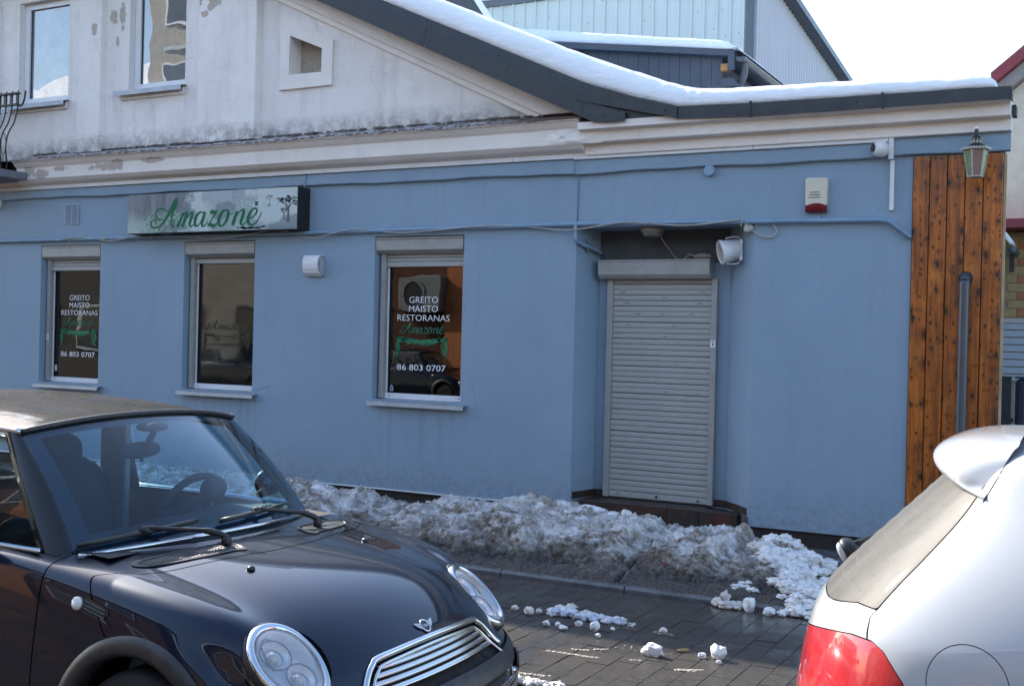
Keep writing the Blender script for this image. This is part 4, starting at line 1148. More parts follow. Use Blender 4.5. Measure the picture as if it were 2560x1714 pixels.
MB().tube(spline([(lx, ly, 3.40), (lx, -.18, 3.44), (lx, -.10, 3.42), (lx, -.045, 3.40)], 5), .008, 8).build('arm', m_lblk, ln)
# white lamp at the very left edge
wl = MB().lathe([(.0, -.09), (.05, -.085), (.07, -.05), (.072, .0), (.06, .03), (.0, .035)], (-12.68, -.10, 3.345), 24).build('wall_lamp', MAT['white'], smooth=True, loc=(-12.68, -.1, 3.345)); tag(wl, 'round white wall lamp at the left end of the blue wall', 'lamp')
# ------------------------------------------------------------------ balcony at the upper left
bal = thing('balcony', 'balcony with bellied black wrought iron railing on the upper storey', 'balcony', (-12.4, -.4, 3.6))
m_iron = simple('black_wrought_iron', (.012, .011, .016), .4, var=.2)
MB().box(-14.2, -11.98, -.62, 0, 3.565, 3.655).build('slab', simple('grey_balcony_slab', (.16, .17, .19), .8), bal)
def rail(x, y):
    return [(x, y + .10, 4.62), (x, y + .09, 4.40), (x + .02, y + .03, 4.22), (x + .07, y - .08, 4.08), (x + .10, y - .14, 3.93), (x + .08, y - .12, 3.80), (x + .0, y - .04, 3.70), (x - .07, y, 3.655)]
for i in range(12):
    x = -11.90 - i * .105
    MB().tube(spline(rail(x, -.52), 5), .0085, 6).build('baluster', m_iron, bal, smooth=True)
    MB().tube(spline([(x + .058, -.66, 3.90 + .13 * math.sin(a)) if False else (x + .035 + .042 * math.cos(a), -.645, 3.93 + .125 * math.sin(a)) for a in np.linspace(0, 2 * math.pi, 13)], 2), .005, 5).build('oval_ring', m_iron, bal, smooth=True)
    for zz in (3.99, 3.885, 4.36): MB().lathe([(.0, -.008), (.013, 0), (.0, .008)], (x + (.085 if zz < 4.3 else .003), -.655 if zz < 4.3 else -.42, zz), 8).build('bead', m_iron, bal)
MB().box(-14.2, -11.88, -.47, -.40, 4.44, 4.455).build('rail', m_iron, bal)
MB().box(-14.2, -11.88, -.47, -.40, 4.575, 4.59).build('rail', m_iron, bal)
for i in range(10):
    x = -11.90 - i * .11
    MB().box(x - .02, x + .02, -.44, -.425, 4.455, 4.575).build('plate', m_iron, bal)
MB().tube(spline([(-11.88, -.44, 4.42), (-11.80, -.45, 4.43), (-11.76, -.45, 4.49), (-11.735, -.45, 4.60)], 5), .011, 6).build('end_scroll', m_iron, bal, smooth=True)
# ------------------------------------------------------------------ behind the roof: annex, hall, neighbour
m_board = m_anthracite('dark_blue_boards', (.052, .066, .088))
an = thing('roof_annex', 'dark grey-blue boarded annex with snowy lean-to roof rising behind the main roof', 'annex', (-5.5, 6, 3.8))
zr = lambda x: 5.376 - .139 * (x + 4.29)
for i in range(22):
    a = -7.6 + i * .1415
    MB().box(a + .002, a + .1395, 4.0, 4.03, 3.9, zr(a + .14) - .03).build('board', m_board, an)
MB().box(-7.6, -4.49, 4.031, 7.9, 3.9, 5.25).build('core', m_board, an)
MB().prism([(-7.7, zr(-7.7)), (-4.29, zr(-4.29)), (-4.29, zr(-4.29) - .075), (-7.7, zr(-7.7) - .075)], 3.86, 8, 'y').build('roof', m_board, an)
MB().box(-4.372, -4.292, 3.85, 3.90, 5.13, 5.36).build('fascia_end', m_board, an)
MB().prism([(-4.49, 5.05), (-4.36, 5.06), (-4.27, 4.99), (-4.27, 4.95), (-4.49, 4.95)], 3.95, 4.4, 'y').build('soffit', m_board, an)
MB().box(-4.487, -4.375, 3.93, 4.02, 5.150, 5.235).build('rafter_end', simple('bare_rafter', (.45, .22, .07), .7, var=.2), an)
rows = []
for y in (3.86, 8.0):
    rows.append([(-4.215 + .06 * math.cos(a), y, 5.285 + .06 * math.sin(a)) for a in np.linspace(math.pi, 2 * math.pi, 9)])
gu = MB().grid(rows)
gu.add([(-4.275, 3.86, 5.285)] + rows[0] + [(-4.155, 3.86, 5.285)], [tuple(range(11))])
gu.build('gutter', MAT['dirtypipe'], an)
MB().tube(spline([(-4.215, 4.02, 5.24), (-4.215, 4.03, 5.17), (-4.23, 4.05, 5.08), (-4.29, 4.08, 5.0), (-4.36, 4.1, 4.93), (-4.36, 4.1, 4.5)], 5), .045, 12).build('downpipe', MAT['dirtypipe'], an, smooth=True)
rows = []
for x in np.linspace(-7.7, -4.20, 34):
    e = max(0, (x + 4.55) / .35)
    zt = zr(x) + .135 + .05 * max(0, (-5.2 - x) / 2.2) - .16 * e * e + .012 * mnoise.noise(Vector((x * 2.5, 3, 0)))
    zb = zr(min(x, -4.29)) + .003 - .05 * max(0, e - .7)
    f = .02 * mnoise.noise(Vector((x * 5, 8, 0)))
    ring = [(x, 3.9, zb), (x, 3.83 + f, zb + .01), (x, 3.82 + f, zb + (zt - zb) * .5), (x, 3.85 + f, zb + (zt - zb) * .85), (x, 3.95, zt)]
    ring += [(x, y, zt + .015 + .02 * mnoise.noise(Vector((x, y, 2)))) for y in (4.4, 5, 6, 7, 8)]
    rows.append(ring)
rows.append([(x + .005, p[1], zr(-4.29) - .03) for p in rows[-1]])
MB().grid(rows).build('snow_cover', MAT['snow'], an, smooth=True)

def m_clad(name, col):
    t = NT(name)
    c = t.mix(t.noise(1, 5, .6, vec=t.scale(t.pos, (3, 3, .4)), lo=.3, hi=.7), tuple(k * .93 for k in col), col)
    return t.pbr(c, .45, normal=t.bump(t.noise(4, 3), .05, .02), spec=.4)
m_hall = m_clad('pale_blue_cladding', (.46, .55, .575)); m_hall2 = m_clad('lilac_grey_cladding', (.44, .455, .50))
m_slate = m_anthracite('slate_trim', (.075, .098, .125))
ha = thing('cladded_hall', 'tall hall clad in pale ribbed metal sheets behind the snowy roofs', 'building', (-11, 18, 0))
pts = []; x = -24.0
while x < -7.22:
    pts += [(x, 14.0), (x + .19, 14.0), (x + .21, 13.965), (x + .255, 13.965), (x + .275, 14.0)]; x += .2945
pts.append((-7.2, 14.0))
mb = MB(); mb.grid([[(px_, py_, 0), (px_, py_, 9.64)] for px_, py_ in pts]).build('ribbed_front', m_hall, ha)
pts2 = []; y = 14.15
while y < 40:
    for k in range(8): pts2.append((-7.05 - .028 * (1 + math.cos(2 * math.pi * k / 8)) / 2, y + .25 * k / 8))
    y += .25
zs_ = lambda y: 9.95 - .1015 * (y - 14)
MB().grid([[(a, b, 0), (a, b, zs_(b))] for a, b in pts2]).build('corrugated_side', m_hall2, ha, smooth=True)
MB().box(-7.215, -7.03, 13.955, 14.14, 0, 10.0).build('corner_trim', m_slate, ha)
MB().box(-24, -7.2, 13.93, 14.05, 9.64, 9.80).build('eave_trim', m_slate, ha)
MB().grid([[(a, 14.01, 9.8), (a, 14.01, 11.2)] for a in np.linspace(-24, -7.2, 60)]).build('upper_front', m_hall, ha)
for s_ in (0, 1):
    pass
rt_ = []
for y in np.linspace(13.9, 40, 12):
    rt_.append([(-7.12, y, zs_(y) - .02), (-6.95, y, zs_(y) + .0), (-6.80, y, zs_(y) + .02), (-6.80, y, zs_(y) + .18), (-7.3, y, zs_(y) + .22)])
MB().grid(rt_).build('verge_trim', m_slate, ha)
MB().box(-24, -7.3, 14.2, 40, 8.9, 9.0).build('roof_slab', m_slate, ha)
for i in range(60):
    xx = -14.5 + random.random() * 7.2; zz = 7.6 + random.random() * 2
    MB().lathe([(.014, 0), (.01, .008)], (xx, 13.998, zz), 6, Matrix.Rotation(R(90), 3, 'X')).build('bolt', MAT['screw'], ha)

nb = thing('neighbour_house', 'beige house with red roof verge beyond the plank corner', 'house', (2, 11, 0))
m_nb = simple('neighbour_plaster', (.50, .46, .37), .9, var=.1, nscale=6, bump=.3)
m_red = simple('red_roof_metal', (.20, .018, .028), .4, var=.15)
MB().prism([(-1.62, 3.4), (5, 3.4), (5, 8.0), (2.5, 9.2), (-1.62, 5.62)], 9.0, 12, 'y').build('wall', m_nb, nb)
MB().prism([(-1.80, 5.72), (2.5, 9.30), (2.5, 9.50), (-1.82, 5.90)], 8.6, 12, 'y').build('roof', m_red, nb)
MB().prism([(-1.64, 5.62), (2.5, 9.02), (2.5, 9.28), (-1.80, 5.71)], 8.75, 8.95, 'y').build('verge_board', simple('grey_verge', (.25, .23, .22), .7), nb)
MB().box(-1.8, 5, 8.3, 9.0, 3.55, 3.68).build('porch_trim', m_red, nb)
MB().box(-1.62, 5, 8.9, 9.3, 0, 3.5).build('lower_core', simple('mortar_sand', (.30, .25, .17), .9), nb)
bcol = [simple('yellow_brick', (.36, .26, .12), .85, var=.15, nscale=8), simple('orange_brick', (.36, .15, .06), .85, var=.2, nscale=8), simple('ochre_brick', (.31, .21, .09), .85, var=.15, nscale=8)]
for r_i in range(10):
    z = 2.26 + r_i * .128
    for c_i in range(4):
        x = -1.66 + c_i * .262 + (.131 if r_i % 2 else 0)
        MB().box(x, x + .25, 8.885, 8.9, z, z + .115).build('brick', bcol[(r_i * 2 + c_i + (r_i % 3)) % 3], nb, bevel=.006)
MB().box(-1.7, 5, 8.84, 8.9, 2.17, 2.235).build('window_lintel', simple('grey_lintel', (.42, .42, .42), .7), nb)
for i in range(8):
    MB().box(-1.7, .5, 8.86, 8.878, 1.30 + i * .11, 1.395 + i * .11).build('blind_slat', simple('pale_blue_blind', (.36, .42, .48), .5, var=.06), nb)
MB().prism([(-1.66, 3.56), (-1.45, 3.28), (-1.42, 3.30), (-1.44, 3.37), (-1.66, 3.66)], 8.1, 8.7, 'y').build('porch_snow', MAT['snow'], nb, bevel=.02)
MB().tube([(-1.42, 8.05, 3.20), (-1.42, 8.75, 3.20)], .055, 12).build('gutter', MAT['dirtypipe'], nb, smooth=True)
MB().box(-1.47, -1.41, 8.3, 8.4, 2.9, 3.15).build('bracket', MAT['dark'], nb)
for k, (x0, x1) in enumerate([(-1.188, -1.073), (-1.03, -.90)]):
    f = thing('fence_post', ['dark grey square fence post right beside the planks', 'dark rounded gate post at the right edge of the picture'][k], 'post', ((x0 + x1) / 2, 4.05, 0), 'posts by the planks')
    MB().box(x0, x1, 4.0, 4.1, 0, 1.44).build('shaft', [MAT['anth'], simple('navy_post', (.012, .016, .035), .4)][k], f, bevel=.004 if k == 0 else .045)
    MB().box(x0 - .006, x1 + .006, 3.994, 4.106, 1.442, 1.465).build('cap', [MAT['anth'], simple('navy_post', (.012, .016, .035), .4)][k], f, bevel=.004)
    for zz in (.95, .7): MB().box(x1 + .001, x1 + .03, 4.02, 4.06, zz, zz + .05).build('hinge', MAT['dark'], f)

# ------------------------------------------------------------------ across the street (seen in panes and paint)
m_or = simple('terracotta_plaster', (.12, .045, .026), .85, var=.12, nscale=3, bump=.2)
m_tan = simple('tan_plaster', (.10, .085, .07), .85, var=.12, nscale=3, bump=.2)
m_pane2 = simple('far_pane', (.05, .06, .07), .08, var=.1)
def opposite(name, label, x0, x1, y, h, wall, wins, roof=True):
    o = thing(name, label, 'house', ((x0 + x1) / 2, y - 4, 0))
    MB().box(x0, x1, y - 9, y, 0, h).build('wall', wall, o)
    MB().prism([(y - 9.4, h), (y + .4, h), (y + .4, h + .15), (y - 4.5, h + 2.6), (y - 9.4, h + .15)], x0 - .3, x1 + .3, 'x').build('roof', MAT['anth'], o)
    MB().prism([(y + .38, h + .16), (y + .34, h + .36), (y - 4.5, h + 2.8), (y - 4.5, h + 2.61)], x0 - .2, x1 + .2, 'x').build('snow_cover', MAT['snow'], o)
    for (wx, wz, ww, wh) in wins:
        w_ = MB().box(wx, wx + ww, y, y + .05, wz, wz + wh).build('window', MAT['pvc'], o)
        MB().box(wx + .08, wx + ww - .08, y + .051, y + .06, wz + .08, wz + wh - .08).build('pane', m_pane2, w_)
    return o
opposite('terracotta_house', 'terracotta house across the street, mirrored in the shop window', -21.5, -9.0, -17.5, 6.2, m_or, [(-20, 1.0, 1.2, 1.6), (-13.6, 1.0, 1.2, 1.6), (-11.4, 1.0, 1.2, 1.6), (-20, 4, 1.1, 1.4), (-17.4, 4.2, 1.1, 1.4), (-14.6, 4, 1.1, 1.4), (-11.8, 4, 1.1, 1.4)])
opposite('tan_house', 'tan two-storey house across the street, mirrored in the upper windows', -37, -22.5, -18.5, 9.5, m_tan, [(-35 + i * 2.4, z, 1.2, 1.6) for i in range(6) for z in (1, 4.2, 7.2)])
opposite('ochre_house', 'ochre house across the street, mirrored in the dark car side', -8.6, 30, -19, 6.4, simple('ochre_plaster', (.26, .17, .08), .85, var=.12, nscale=3), [(-7 + i * 3.1, z, 1.2, 1.5) for i in range(11) for z in (1, 3.8)])
o_t = bpy.data.objects['terracotta_house']
MB().box(-16.72, -14.4, -17.5, -17.38, 0, 6.2).build('orange_pilaster', simple('orange_plaster', (.55, .19, .07), .85, var=.12, nscale=3), o_t)
pt = thing('pale_tower_house', 'tall pale beige house across the street, mirrored in an upper window', 'house', (-27, -22, 0))
MB().box(-29.4, -23.5, -26, -18.45, 0, 14.2).build('wall', simple('pale_beige_plaster', (.40, .36, .30), .85, var=.1, nscale=3), pt)
MB().box(-29.9, -23.2, -26, -17.9, 14.2, 14.6).build('roof', MAT['zinc'], pt)
for zz in (9.2, 12.0):
    for xx in (-28.6, -26.6):
        w_ = MB().box(xx, xx + 1.1, -18.45, -18.40, zz, zz + 1.5).build('window', MAT['pvc'], pt)
        MB().box(xx + .08, xx + 1.02, -18.399, -18.39, zz + .08, zz + 1.42).build('pane', m_pane2, w_)
MB().box(-27.9, -25.2, -18.4, -17.6, 10.9, 11.05).build('balcony_slab', MAT['zinc'], pt)
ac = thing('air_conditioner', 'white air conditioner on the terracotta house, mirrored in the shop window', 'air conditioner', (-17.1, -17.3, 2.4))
MB().box(-18.3, -16.75, -17.5, -17.1, 2.45, 3.45).build('casing', simple('dimmed_casing', (.26, .26, .25), .5), ac, bevel=.02)  # white casing coloured darker so that its mirror image stays dim
MB().lathe([(.42, 0), (.42, .03), (.34, .03), (.34, .0)], (-17.65, -17.1, 2.95), 28, Matrix.Rotation(R(-90), 3, 'X')).build('fan_ring', simple('grey_fan_ring', (.25, .26, .27), .5), ac)
MB().lathe([(.0, .006), (.34, .005)], (-17.65, -17.1, 2.95), 28, Matrix.Rotation(R(-90), 3, 'X'), cap=False).build('fan_mesh', MAT['dark'], ac)

# ------------------------------------------------------------------ dirty snow bank on the pavement
def m_dirty():
    t = NT('dirty_snow')
    z = t.sep()[2]; y = t.sep()[1]
    c = t.mix(t.noise(4, 6, .65, lo=.38, hi=.66), (.86, .84, .81), (.56, .50, .44))
    br = t.noise(2.9, 6, .72, lo=.46, hi=.58)
    c = t.mix(t.math('MULTIPLY', br, .85), c, (.25, .18, .115))
    g = t.math('MULTIPLY', t.noise(6, 7, .8, lo=.45, hi=.57), t.ramp(z, .34, .16, .35, 1.0))
    c = t.mix(t.math('MULTIPLY', g, .88), c, (.085, .066, .052))
    spk = t.math('MULTIPLY', t.ramp(t.voro(70), .05, .42, 1, 0), t.noise(6, 4, .7, lo=.42, hi=.56))
    c = t.mix(t.math('MULTIPLY', spk, .9), c, (.03, .025, .02))
    wh = t.math('MULTIPLY', t.noise(7, 6, .72, lo=.50, hi=.62), t.ramp(z, .10, .24))
    c = t.mix(t.math('MULTIPLY', wh, .9), c, (.92, .91, .90))
    fr_ = t.math('MULTIPLY', t.ramp(t.math('ADD', z, t.math('MULTIPLY', t.math('SUBTRACT', t.noise(3.5, 6, .7), .5), .30)), .27, .12), t.ramp(y, -1.55, -1.85))
    c = t.mix(t.math('MULTIPLY', fr_, .80), c, t.mix(t.noise(13, 5, .7, lo=.4, hi=.62), (.10, .082, .066), (.30, .25, .20)))
    base = t.ramp(t.math('ADD', z, t.math('MULTIPLY', t.math('SUBTRACT', t.noise(5, 5, .65), .5), .16)), .165, .085)
    c = t.mix(t.math('MULTIPLY', base, .93), c, t.mix(t.noise(60, 3, .7, lo=.4, hi=.65), (.028, .026, .025), (.12, .11, .10)))
    h = t.math('ADD', t.noise(85, 5, .75), t.math('MULTIPLY', t.noise(28, 5, .7), 1.8))
    return t.pbr(c, t.ramp(t.noise(30, 3), .3, .7, .35, .8), normal=t.bump(h, 1.0, .016), spec=.35)
MAT['dirty'] = m_dirty()
CR = [(-9.6, .30), (-8, .33), (-6.9, .325), (-6.757, .33), (-6.62, .285), (-6.5, .272), (-6.35, .262), (-6.2, .292), (-6.08, .275), (-5.958, .205), (-5.72, .198), (-5.6, .165), (-5.533, .150), (-5.44, .212), (-5.26, .292), (-5.0, .285), (-4.82, .300), (-4.6, .335), (-4.40, .385), (-4.2, .362), (-4.0, .350), (-3.85, .345), (-3.72, .318), (-3.6, .325), (-3.45, .31), (-3.30, .315), (-3.227, .252), (-3.116, .222), (-3.0, .232), (-2.866, .282), (-2.7, .30), (-2.553, .345), (-2.50, .28), (-2.465, .235), (-2.35, .235), (-2.28, .275), (-2.181, .258), (-2.081, .20), (-1.887, .185), (-1.6, .13), (-1.3, .05)]
def crest(x):
    for (a, b), (c, d_) in zip(CR[:-1], CR[1:]):
        if a <= x <= c: return b + (d_ - b) * (x - a) / (c - a)
    return CR[-1][1]
def fbm(p, o=5, g=.55):
    s_, a, f = 0, 1, 1
    for _ in range(o):
        s_ += a * mnoise.noise(p * f); a *= g; f *= 2.05
    return s_
NXs, NYs = 900, 150
rows = []
for i in range(NXs + 1):
    x = -9.6 + 8.3 * i / NXs
    h = crest(x) * 1.03 + .03 * max(0, min(1, (-2.6 - x) / .3))
    row = []
    endf = max(0, min(1, (-1.45 - x) / .75))
    soft = max(0, min(1, (x + 2.75) / .5))                    # the right end is a loose, lower heap
    foot = -2.37 + .03 * mnoise.noise(Vector((x * 2, 0, 0))) - .02 * soft
    crack = math.exp(-((x + 3.12 + .03 * mnoise.noise(Vector((x, 5, 0)))) / .018) ** 2) * .05
    for j in range(NYs + 1):
        s_ = j / NYs
        # profile from the wall side (s=0) over the crest to the street foot (s=1)
        if s_ < .40:
            q = s_ / .40; y = -.52 - .72 * q; z = h * (math.sin(q * math.pi / 2) ** .8)
        elif s_ < .56:
            q = (s_ - .40) / .16; y = -1.24 - .56 * q; z = h * (1 - .08 * q * q)
        elif s_ < .84:
            q = (s_ - .56) / .28; y = -1.80 - (.38 + .06 * soft) * q ** .75; z = h * .92 - (h * .92 - .105) * (q ** (1.45 - .5 * soft))
        else:
            q = (s_ - .84) / .16; y = -2.18 - .06 * soft + (foot + 2.18 + .06 * soft) * q; z = .105 - .075 * q ** 2.2
            if q > .98: z = .02
        P = Vector((x, y, z))
        lump = fbm(P * 4.2 + Vector((3, 1, 7)), 5, .62) * .046 + abs(fbm(P * 16 + Vector((9, 4, 1)), 4, .65)) * .030 - .006
        vor = mnoise.voronoi(P * 8.5)[0]
        lump += (.32 - vor[0]) * .055 * (1 - .2 * soft) + (.3 - mnoise.voronoi(P * 21)[0][0]) * .030 + (.3 - mnoise.voronoi(P * 47)[0][0]) * .010
        amp = (1.0 if s_ < .82 else max(.25, 1 - (s_ - .82) * 6)) * min(1, s_ * 12) * endf
        if .80 < s_ < .86: z -= .022 * (1 - abs(s_ - .83) / .03) * (1 - soft)      # undercut above the icy ledge
        nrm = Vector((0, -.45 if s_ > .5 else .35, .9))
        if s_ > .56 and s_ < .84: nrm = Vector((0, -.85, .55))
        P = P + nrm * (lump * amp * 1.0 - crack * (s_ > .5))
        P.z = max(.012 + .0 * s_, P.z * (.25 + .75 * endf) if endf < 1 else P.z)
        if endf <= 0: P.z = .012
        row.append(tuple(P))
    rows.append(row)
sb = MB().grid(rows, flip=True).build('snow_bank', MAT['dirty'], smooth=True, loc=(-5, -1.5, 0))
tag(sb, 'long bank of dirty shovelled snow heaped along the pavement in front of the blue wall', 'snow bank')

# loose lumps -------------------------------------------------
def m_ice(name, col, dirt=.2):
    t = NT(name)
    c = t.mix(t.noise(9, 5, .6, vec=t.randpos(), lo=.35, hi=.7), col, tuple(k * .82 for k in col))
    c = t.mix(t.math('MULTIPLY', t.noise(25, 5, .7, vec=t.randpos(), lo=.52, hi=.7), dirt), c, (.25, .2, .15))
    return t.pbr(c, .42, normal=t.bump(t.noise(60, 4), .4, .006), spec=.45)
m_ice1 = m_ice('clean_lump', (.74, .735, .73), .38); m_ice2 = m_ice('brownish_lump', (.62, .58, .53), .45); m_ice3 = m_ice('grey_slush', (.30, .29, .275), .6)
def lump(x, y, z, sx, sy, sz, seed, mat, name='snow_lump', label=None, group=None, angular=.0, parent=None, sub=4, crunch=.0):
    bm = bmesh.new(); bmesh.ops.create_icosphere(bm, subdivisions=sub, radius=1)
    off = Vector((seed * 3.17, seed * 1.73, seed * .91)); vs = []
    r_ = random.Random(seed)
    planes = [(Vector((r_.gauss(0, 1), r_.gauss(0, 1), r_.gauss(0, 1))).normalized(), r_.uniform(.62, .9)) for _ in range(9)]
    for v in bm.verts:
        p = v.co.copy()
        p *= 1 + .34 * mnoise.noise(p * 1.3 + off) + .20 * mnoise.noise(p * 3.1 + off) + .10 * (.3 - mnoise.voronoi(p * 3.5 + off)[0][0]) + .07 * mnoise.noise(p * 9 + off)
        if crunch: p *= 1 + crunch * (.35 - mnoise.voronoi(v.co * 2.6 + off)[0][0])
        if angular:
            for n_, d_ in planes:
                e = p.dot(n_) - d_
                if e > 0: p -= n_ * e * angular
        vs.append((x + p.x * sx, y + p.y * sy, max(z - .004, z + sz * .75 + p.z * sz)))
    fs = [tuple(v.index for v in f.verts) for f in bm.faces]; bm.free()
    o = link_mesh(name, vs, fs, mat, parent, loc=(x, y, z) if parent is None else None, smooth=True)
    if label: tag(o, label, 'snow lump', group)
    return o
G1 = 'loose snow lumps on the road'
big = [(-2.27, -3.84, .058, .045, .042, 1, m_ice1, 'largest loose snow lump in the sun on the wet pavers', .7),
       (-1.935, -3.71, .047, .04, .046, 2, m_ice1, 'tall white snow lump in the sun, nearest the white car', .7),
       (-2.02, -3.735, .022, .018, .019, 3, m_ice1, 'small crumbly snow lump just left of the tall white one', .3),
       (-1.903, -3.80, .015, .012, .014, 4, m_ice1, 'tiny snow lump just in front of the tall white one', .3),
       (-2.777, -3.50, .033, .03, .034, 5, m_ice1, 'rounded snow lump below the right half of the slush heap', .4),
       (-3.07, -3.565, .024, .02, .020, 6, m_ice1, 'flat-topped snow lump below the left end of the slush heap', .6),
       (-3.00, -3.55, .018, .018, .019, 7, m_ice1, 'upper one of two touching snow lumps below the slush heap', .4),
       (-2.94, -3.60, .030, .02, .017, 8, m_ice1, 'lower, longer one of two touching snow lumps below the slush heap', .4),
       (-2.90, -3.465, .025, .02, .021, 9, m_ice1, 'snow lump touching the lower middle of the slush heap', .5),
       (-2.69, -3.645, .018, .015, .015, 10, m_ice1, 'small sunlit snow lump below the rounded one', .4),
       (-2.68, -3.45, .015, .012, .012, 12, m_ice1, 'small snow lump below the right tail of the slush heap', .4),
       (-3.417, -3.325, .027, .02, .020, 13, m_ice2, 'bluish snow lump nearest the dark car headlight', .5),
       (-3.29, -3.37, .036, .03, .030, 14, m_ice2, 'grey snow lump left of the slush heap with a tail', .3),
       (-3.245, -3.32, .022, .018, .019, 15, m_ice2, 'pale snow lump between the grey one and the slush heap', .4),
       (-2.115, -2.50, .040, .036, .058, 16, m_ice1, 'clean white snow block standing at the kerb', .75),
       (-2.40, -3.33, .026, .022, .019, 17, m_ice2, 'grey snow lump alone in the shade right of the slush heap', .3),
       (-1.975, -2.52, .040, .03, .030, 19, m_ice1, 'knobbly white snow lump at the kerb right of the block', .2),
       (-1.897, -2.50, .032, .022, .020, 20, m_ice1, 'flat white snow lump at the kerb beside the knobbly one', .3)]
for (x, y, sx, sy, sz, sd, m_, lb, an_) in big:
    lump(x, y, .0, sx, sy, sz, sd, m_, 'snow_lump', lb, G1, an_)
bank_tree = __import__('mathutils').bvhtree.BVHTree.FromPolygons([p for r_ in rows for p in r_], [(i * (NYs + 1) + k, (i + 1) * (NYs + 1) + k, (i + 1) * (NYs + 1) + k + 1, i * (NYs + 1) + k + 1) for i in range(NXs) for k in range(NYs)])
def bank_z(x, y):
    h = bank_tree.ray_cast(Vector((x, y, 2)), Vector((0, 0, -1))); return max(0, h[0].z - .008) if h[0] is not None else (.03 if y > KY else 0)
def heap(name, label, pts, mat, seed, sz=(.03, .055)):
    r_ = random.Random(seed); o = thing(name, label, 'slush heap', (pts[0][0], pts[0][1], 0), 'slush heaps on the road')
    k = 0
    for (x, y, spread, n, h) in pts:
        for _ in range(int(n * 1.6)):
            s_ = r_.uniform(*sz) * h
            hx, hy = x + r_.uniform(-1, 1) * spread, y + r_.uniform(-1, 1) * spread * .75
            q = lump(hx, hy, bank_z(hx, hy) if hy > -2.4 else 0, s_ * r_.uniform(.8, 1.5), s_ * r_.uniform(.7, 1.2), s_ * r_.uniform(.45, .85), seed * 100 + k, mat if r_.random() < .75 else m_ice2, 'clod', None, None, .35 if k % 3 == 0 else 0, o, 3, .95)
            k += 1
    return o
heap('slush_heap', 'bluish heap of crumbly slush lying in the road between the cars', [(-3.12, -3.27, .07, 9, .95), (-3.10, -3.16, .07, 8, 1.1), (-2.98, -3.22, .08, 10, 1.0), (-2.90, -3.28, .07, 10, .95), (-2.80, -3.27, .06, 9, .9), (-2.72, -3.26, .05, 7, .7), (-2.64, -3.26, .05, 5, .5)], m_ice(  'bluish_slush', (.56, .60, .68), .2), 3, (.016, .040))
heap('dirty_slush_heap', 'small dirty brown slush heap on the kerb stone', [(-2.33, -2.43, .05, 8, 1.0), (-2.25, -2.46, .05, 7, .85), (-2.2, -2.44, .03, 3, .6)], m_ice2, 4, (.022, .045))
heap('loose_snow_heap', 'loose white crumbling snow at the right end of the bank by the white car', [(-1.95, -2.02, .12, 16, 1.2), (-1.85, -2.20, .12, 18, 1.1), (-1.80, -2.38, .10, 14, 1.0), (-2.05, -1.8, .14, 14, 1.3), (-1.75, -1.9, .16, 14, 1.1), (-1.70, -2.45, .08, 8, .9), (-2.22, -2.22, .07, 8, .6), (-2.0, -1.55, .16, 18, 1.4), (-2.2, -1.62, .12, 12, 1.2), (-1.95, -1.35, .14, 14, 1.3), (-2.2, -1.35, .12, 10, 1.1), (-1.75, -2.1, .15, 16, 1.1), (-1.98, -1.9, .1, 12, 1.0)], m_ice1, 6, (.026, .06))
heap('roadside_slush_heap', 'sunlit slush heap in front of the dark car bumper at the bottom of the picture', [(-2.76, -4.76, .06, 9, 1.0), (-2.68, -4.73, .06, 8, .9), (-2.60, -4.70, .05, 6, .7), (-2.49, -4.66, .05, 5, .6)], m_ice1, 7, (.024, .05))
# blocks of clean snow lying on the bank
blocks = [(-3.52, -1.20, .30, .05, .04, .055, 31, 'upright white ice block on top of the bank before the step'), (-3.63, -1.22, .285, .07, .05, .045, 32, 'yellowish snow block left of the upright ice block'), (-3.85, -1.20, .315, .13, .07, .045, 33, 'long yellowish snow slab on the bank crest'), (-3.02, -1.25, .205, .05, .03, .038, 34, 'left one of two white ice pieces leaning together in the dip of the bank'), (-2.955, -1.26, .205, .05, .035, .043, 35, 'right one of two white ice pieces leaning together in the dip of the bank'), (-4.11, -1.25, .34, .05, .04, .03, 36, 'small white ice piece tilted on the bank crest left of the door'), (-6.62, -1.25, .25, .12, .07, .05, 37, 'clean white snow clod on the bank right beside the dark car'), (-2.27, -1.28, .22, .04, .035, .055, 38, 'pointed white snow peak near the right end of the bank'), (-1.99, -1.35, .17, .04, .035, .04, 39, 'round white snow ball near the right end of the bank')]
for (x, y, z, sx, sy, sz, sd, lb) in blocks:
    lump(x, y, z, sx, sy, sz, sd, m_ice1, 'ice_block', lb, 'clean snow blocks on the bank', .8 if sd < 37 else .2)
# thin slush streaks and grit on the pavers
mb = MB(); r_ = random.Random(12)
def streak(xa, ya, xb, yb, n, w, hmax):
    for i in range(n):
        u = i / n; x = xa + (xb - xa) * u + r_.gauss(0, w * .4); y = ya + (yb - ya) * u + r_.gauss(0, w * .5)
        s_ = r_.uniform(.25, 1) * hmax; bm = bmesh.new(); bmesh.ops.create_icosphere(bm, subdivisions=1, radius=1)
        of = Vector((x * 40, y * 40, i)); q = [v.co * (1 + .4 * mnoise.noise(v.co * 1.5 + of)) for v in bm.verts]
        mb.add([(x + p.x * s_ * 1.7, y + p.y * s_ * 1.5, max(-.003, p.z * s_ * .5)) for p in q], [tuple(v.index for v in f.verts) for f in bm.faces]); bm.free()
streak(-2.81, -4.07, -2.50, -4.05, 130, .012, .008); streak(-2.71, -3.965, -2.62, -3.93, 40, .008, .007); streak(-2.60, -3.90, -2.53, -3.85, 36, .008, .008)
streak(-2.82, -4.55, -2.60, -4.51, 90, .016, .009); streak(-2.06, -4.03, -1.95, -3.97, 120, .016, .009); streak(-2.35, -3.99, -2.29, -3.96, 30, .006, .006)
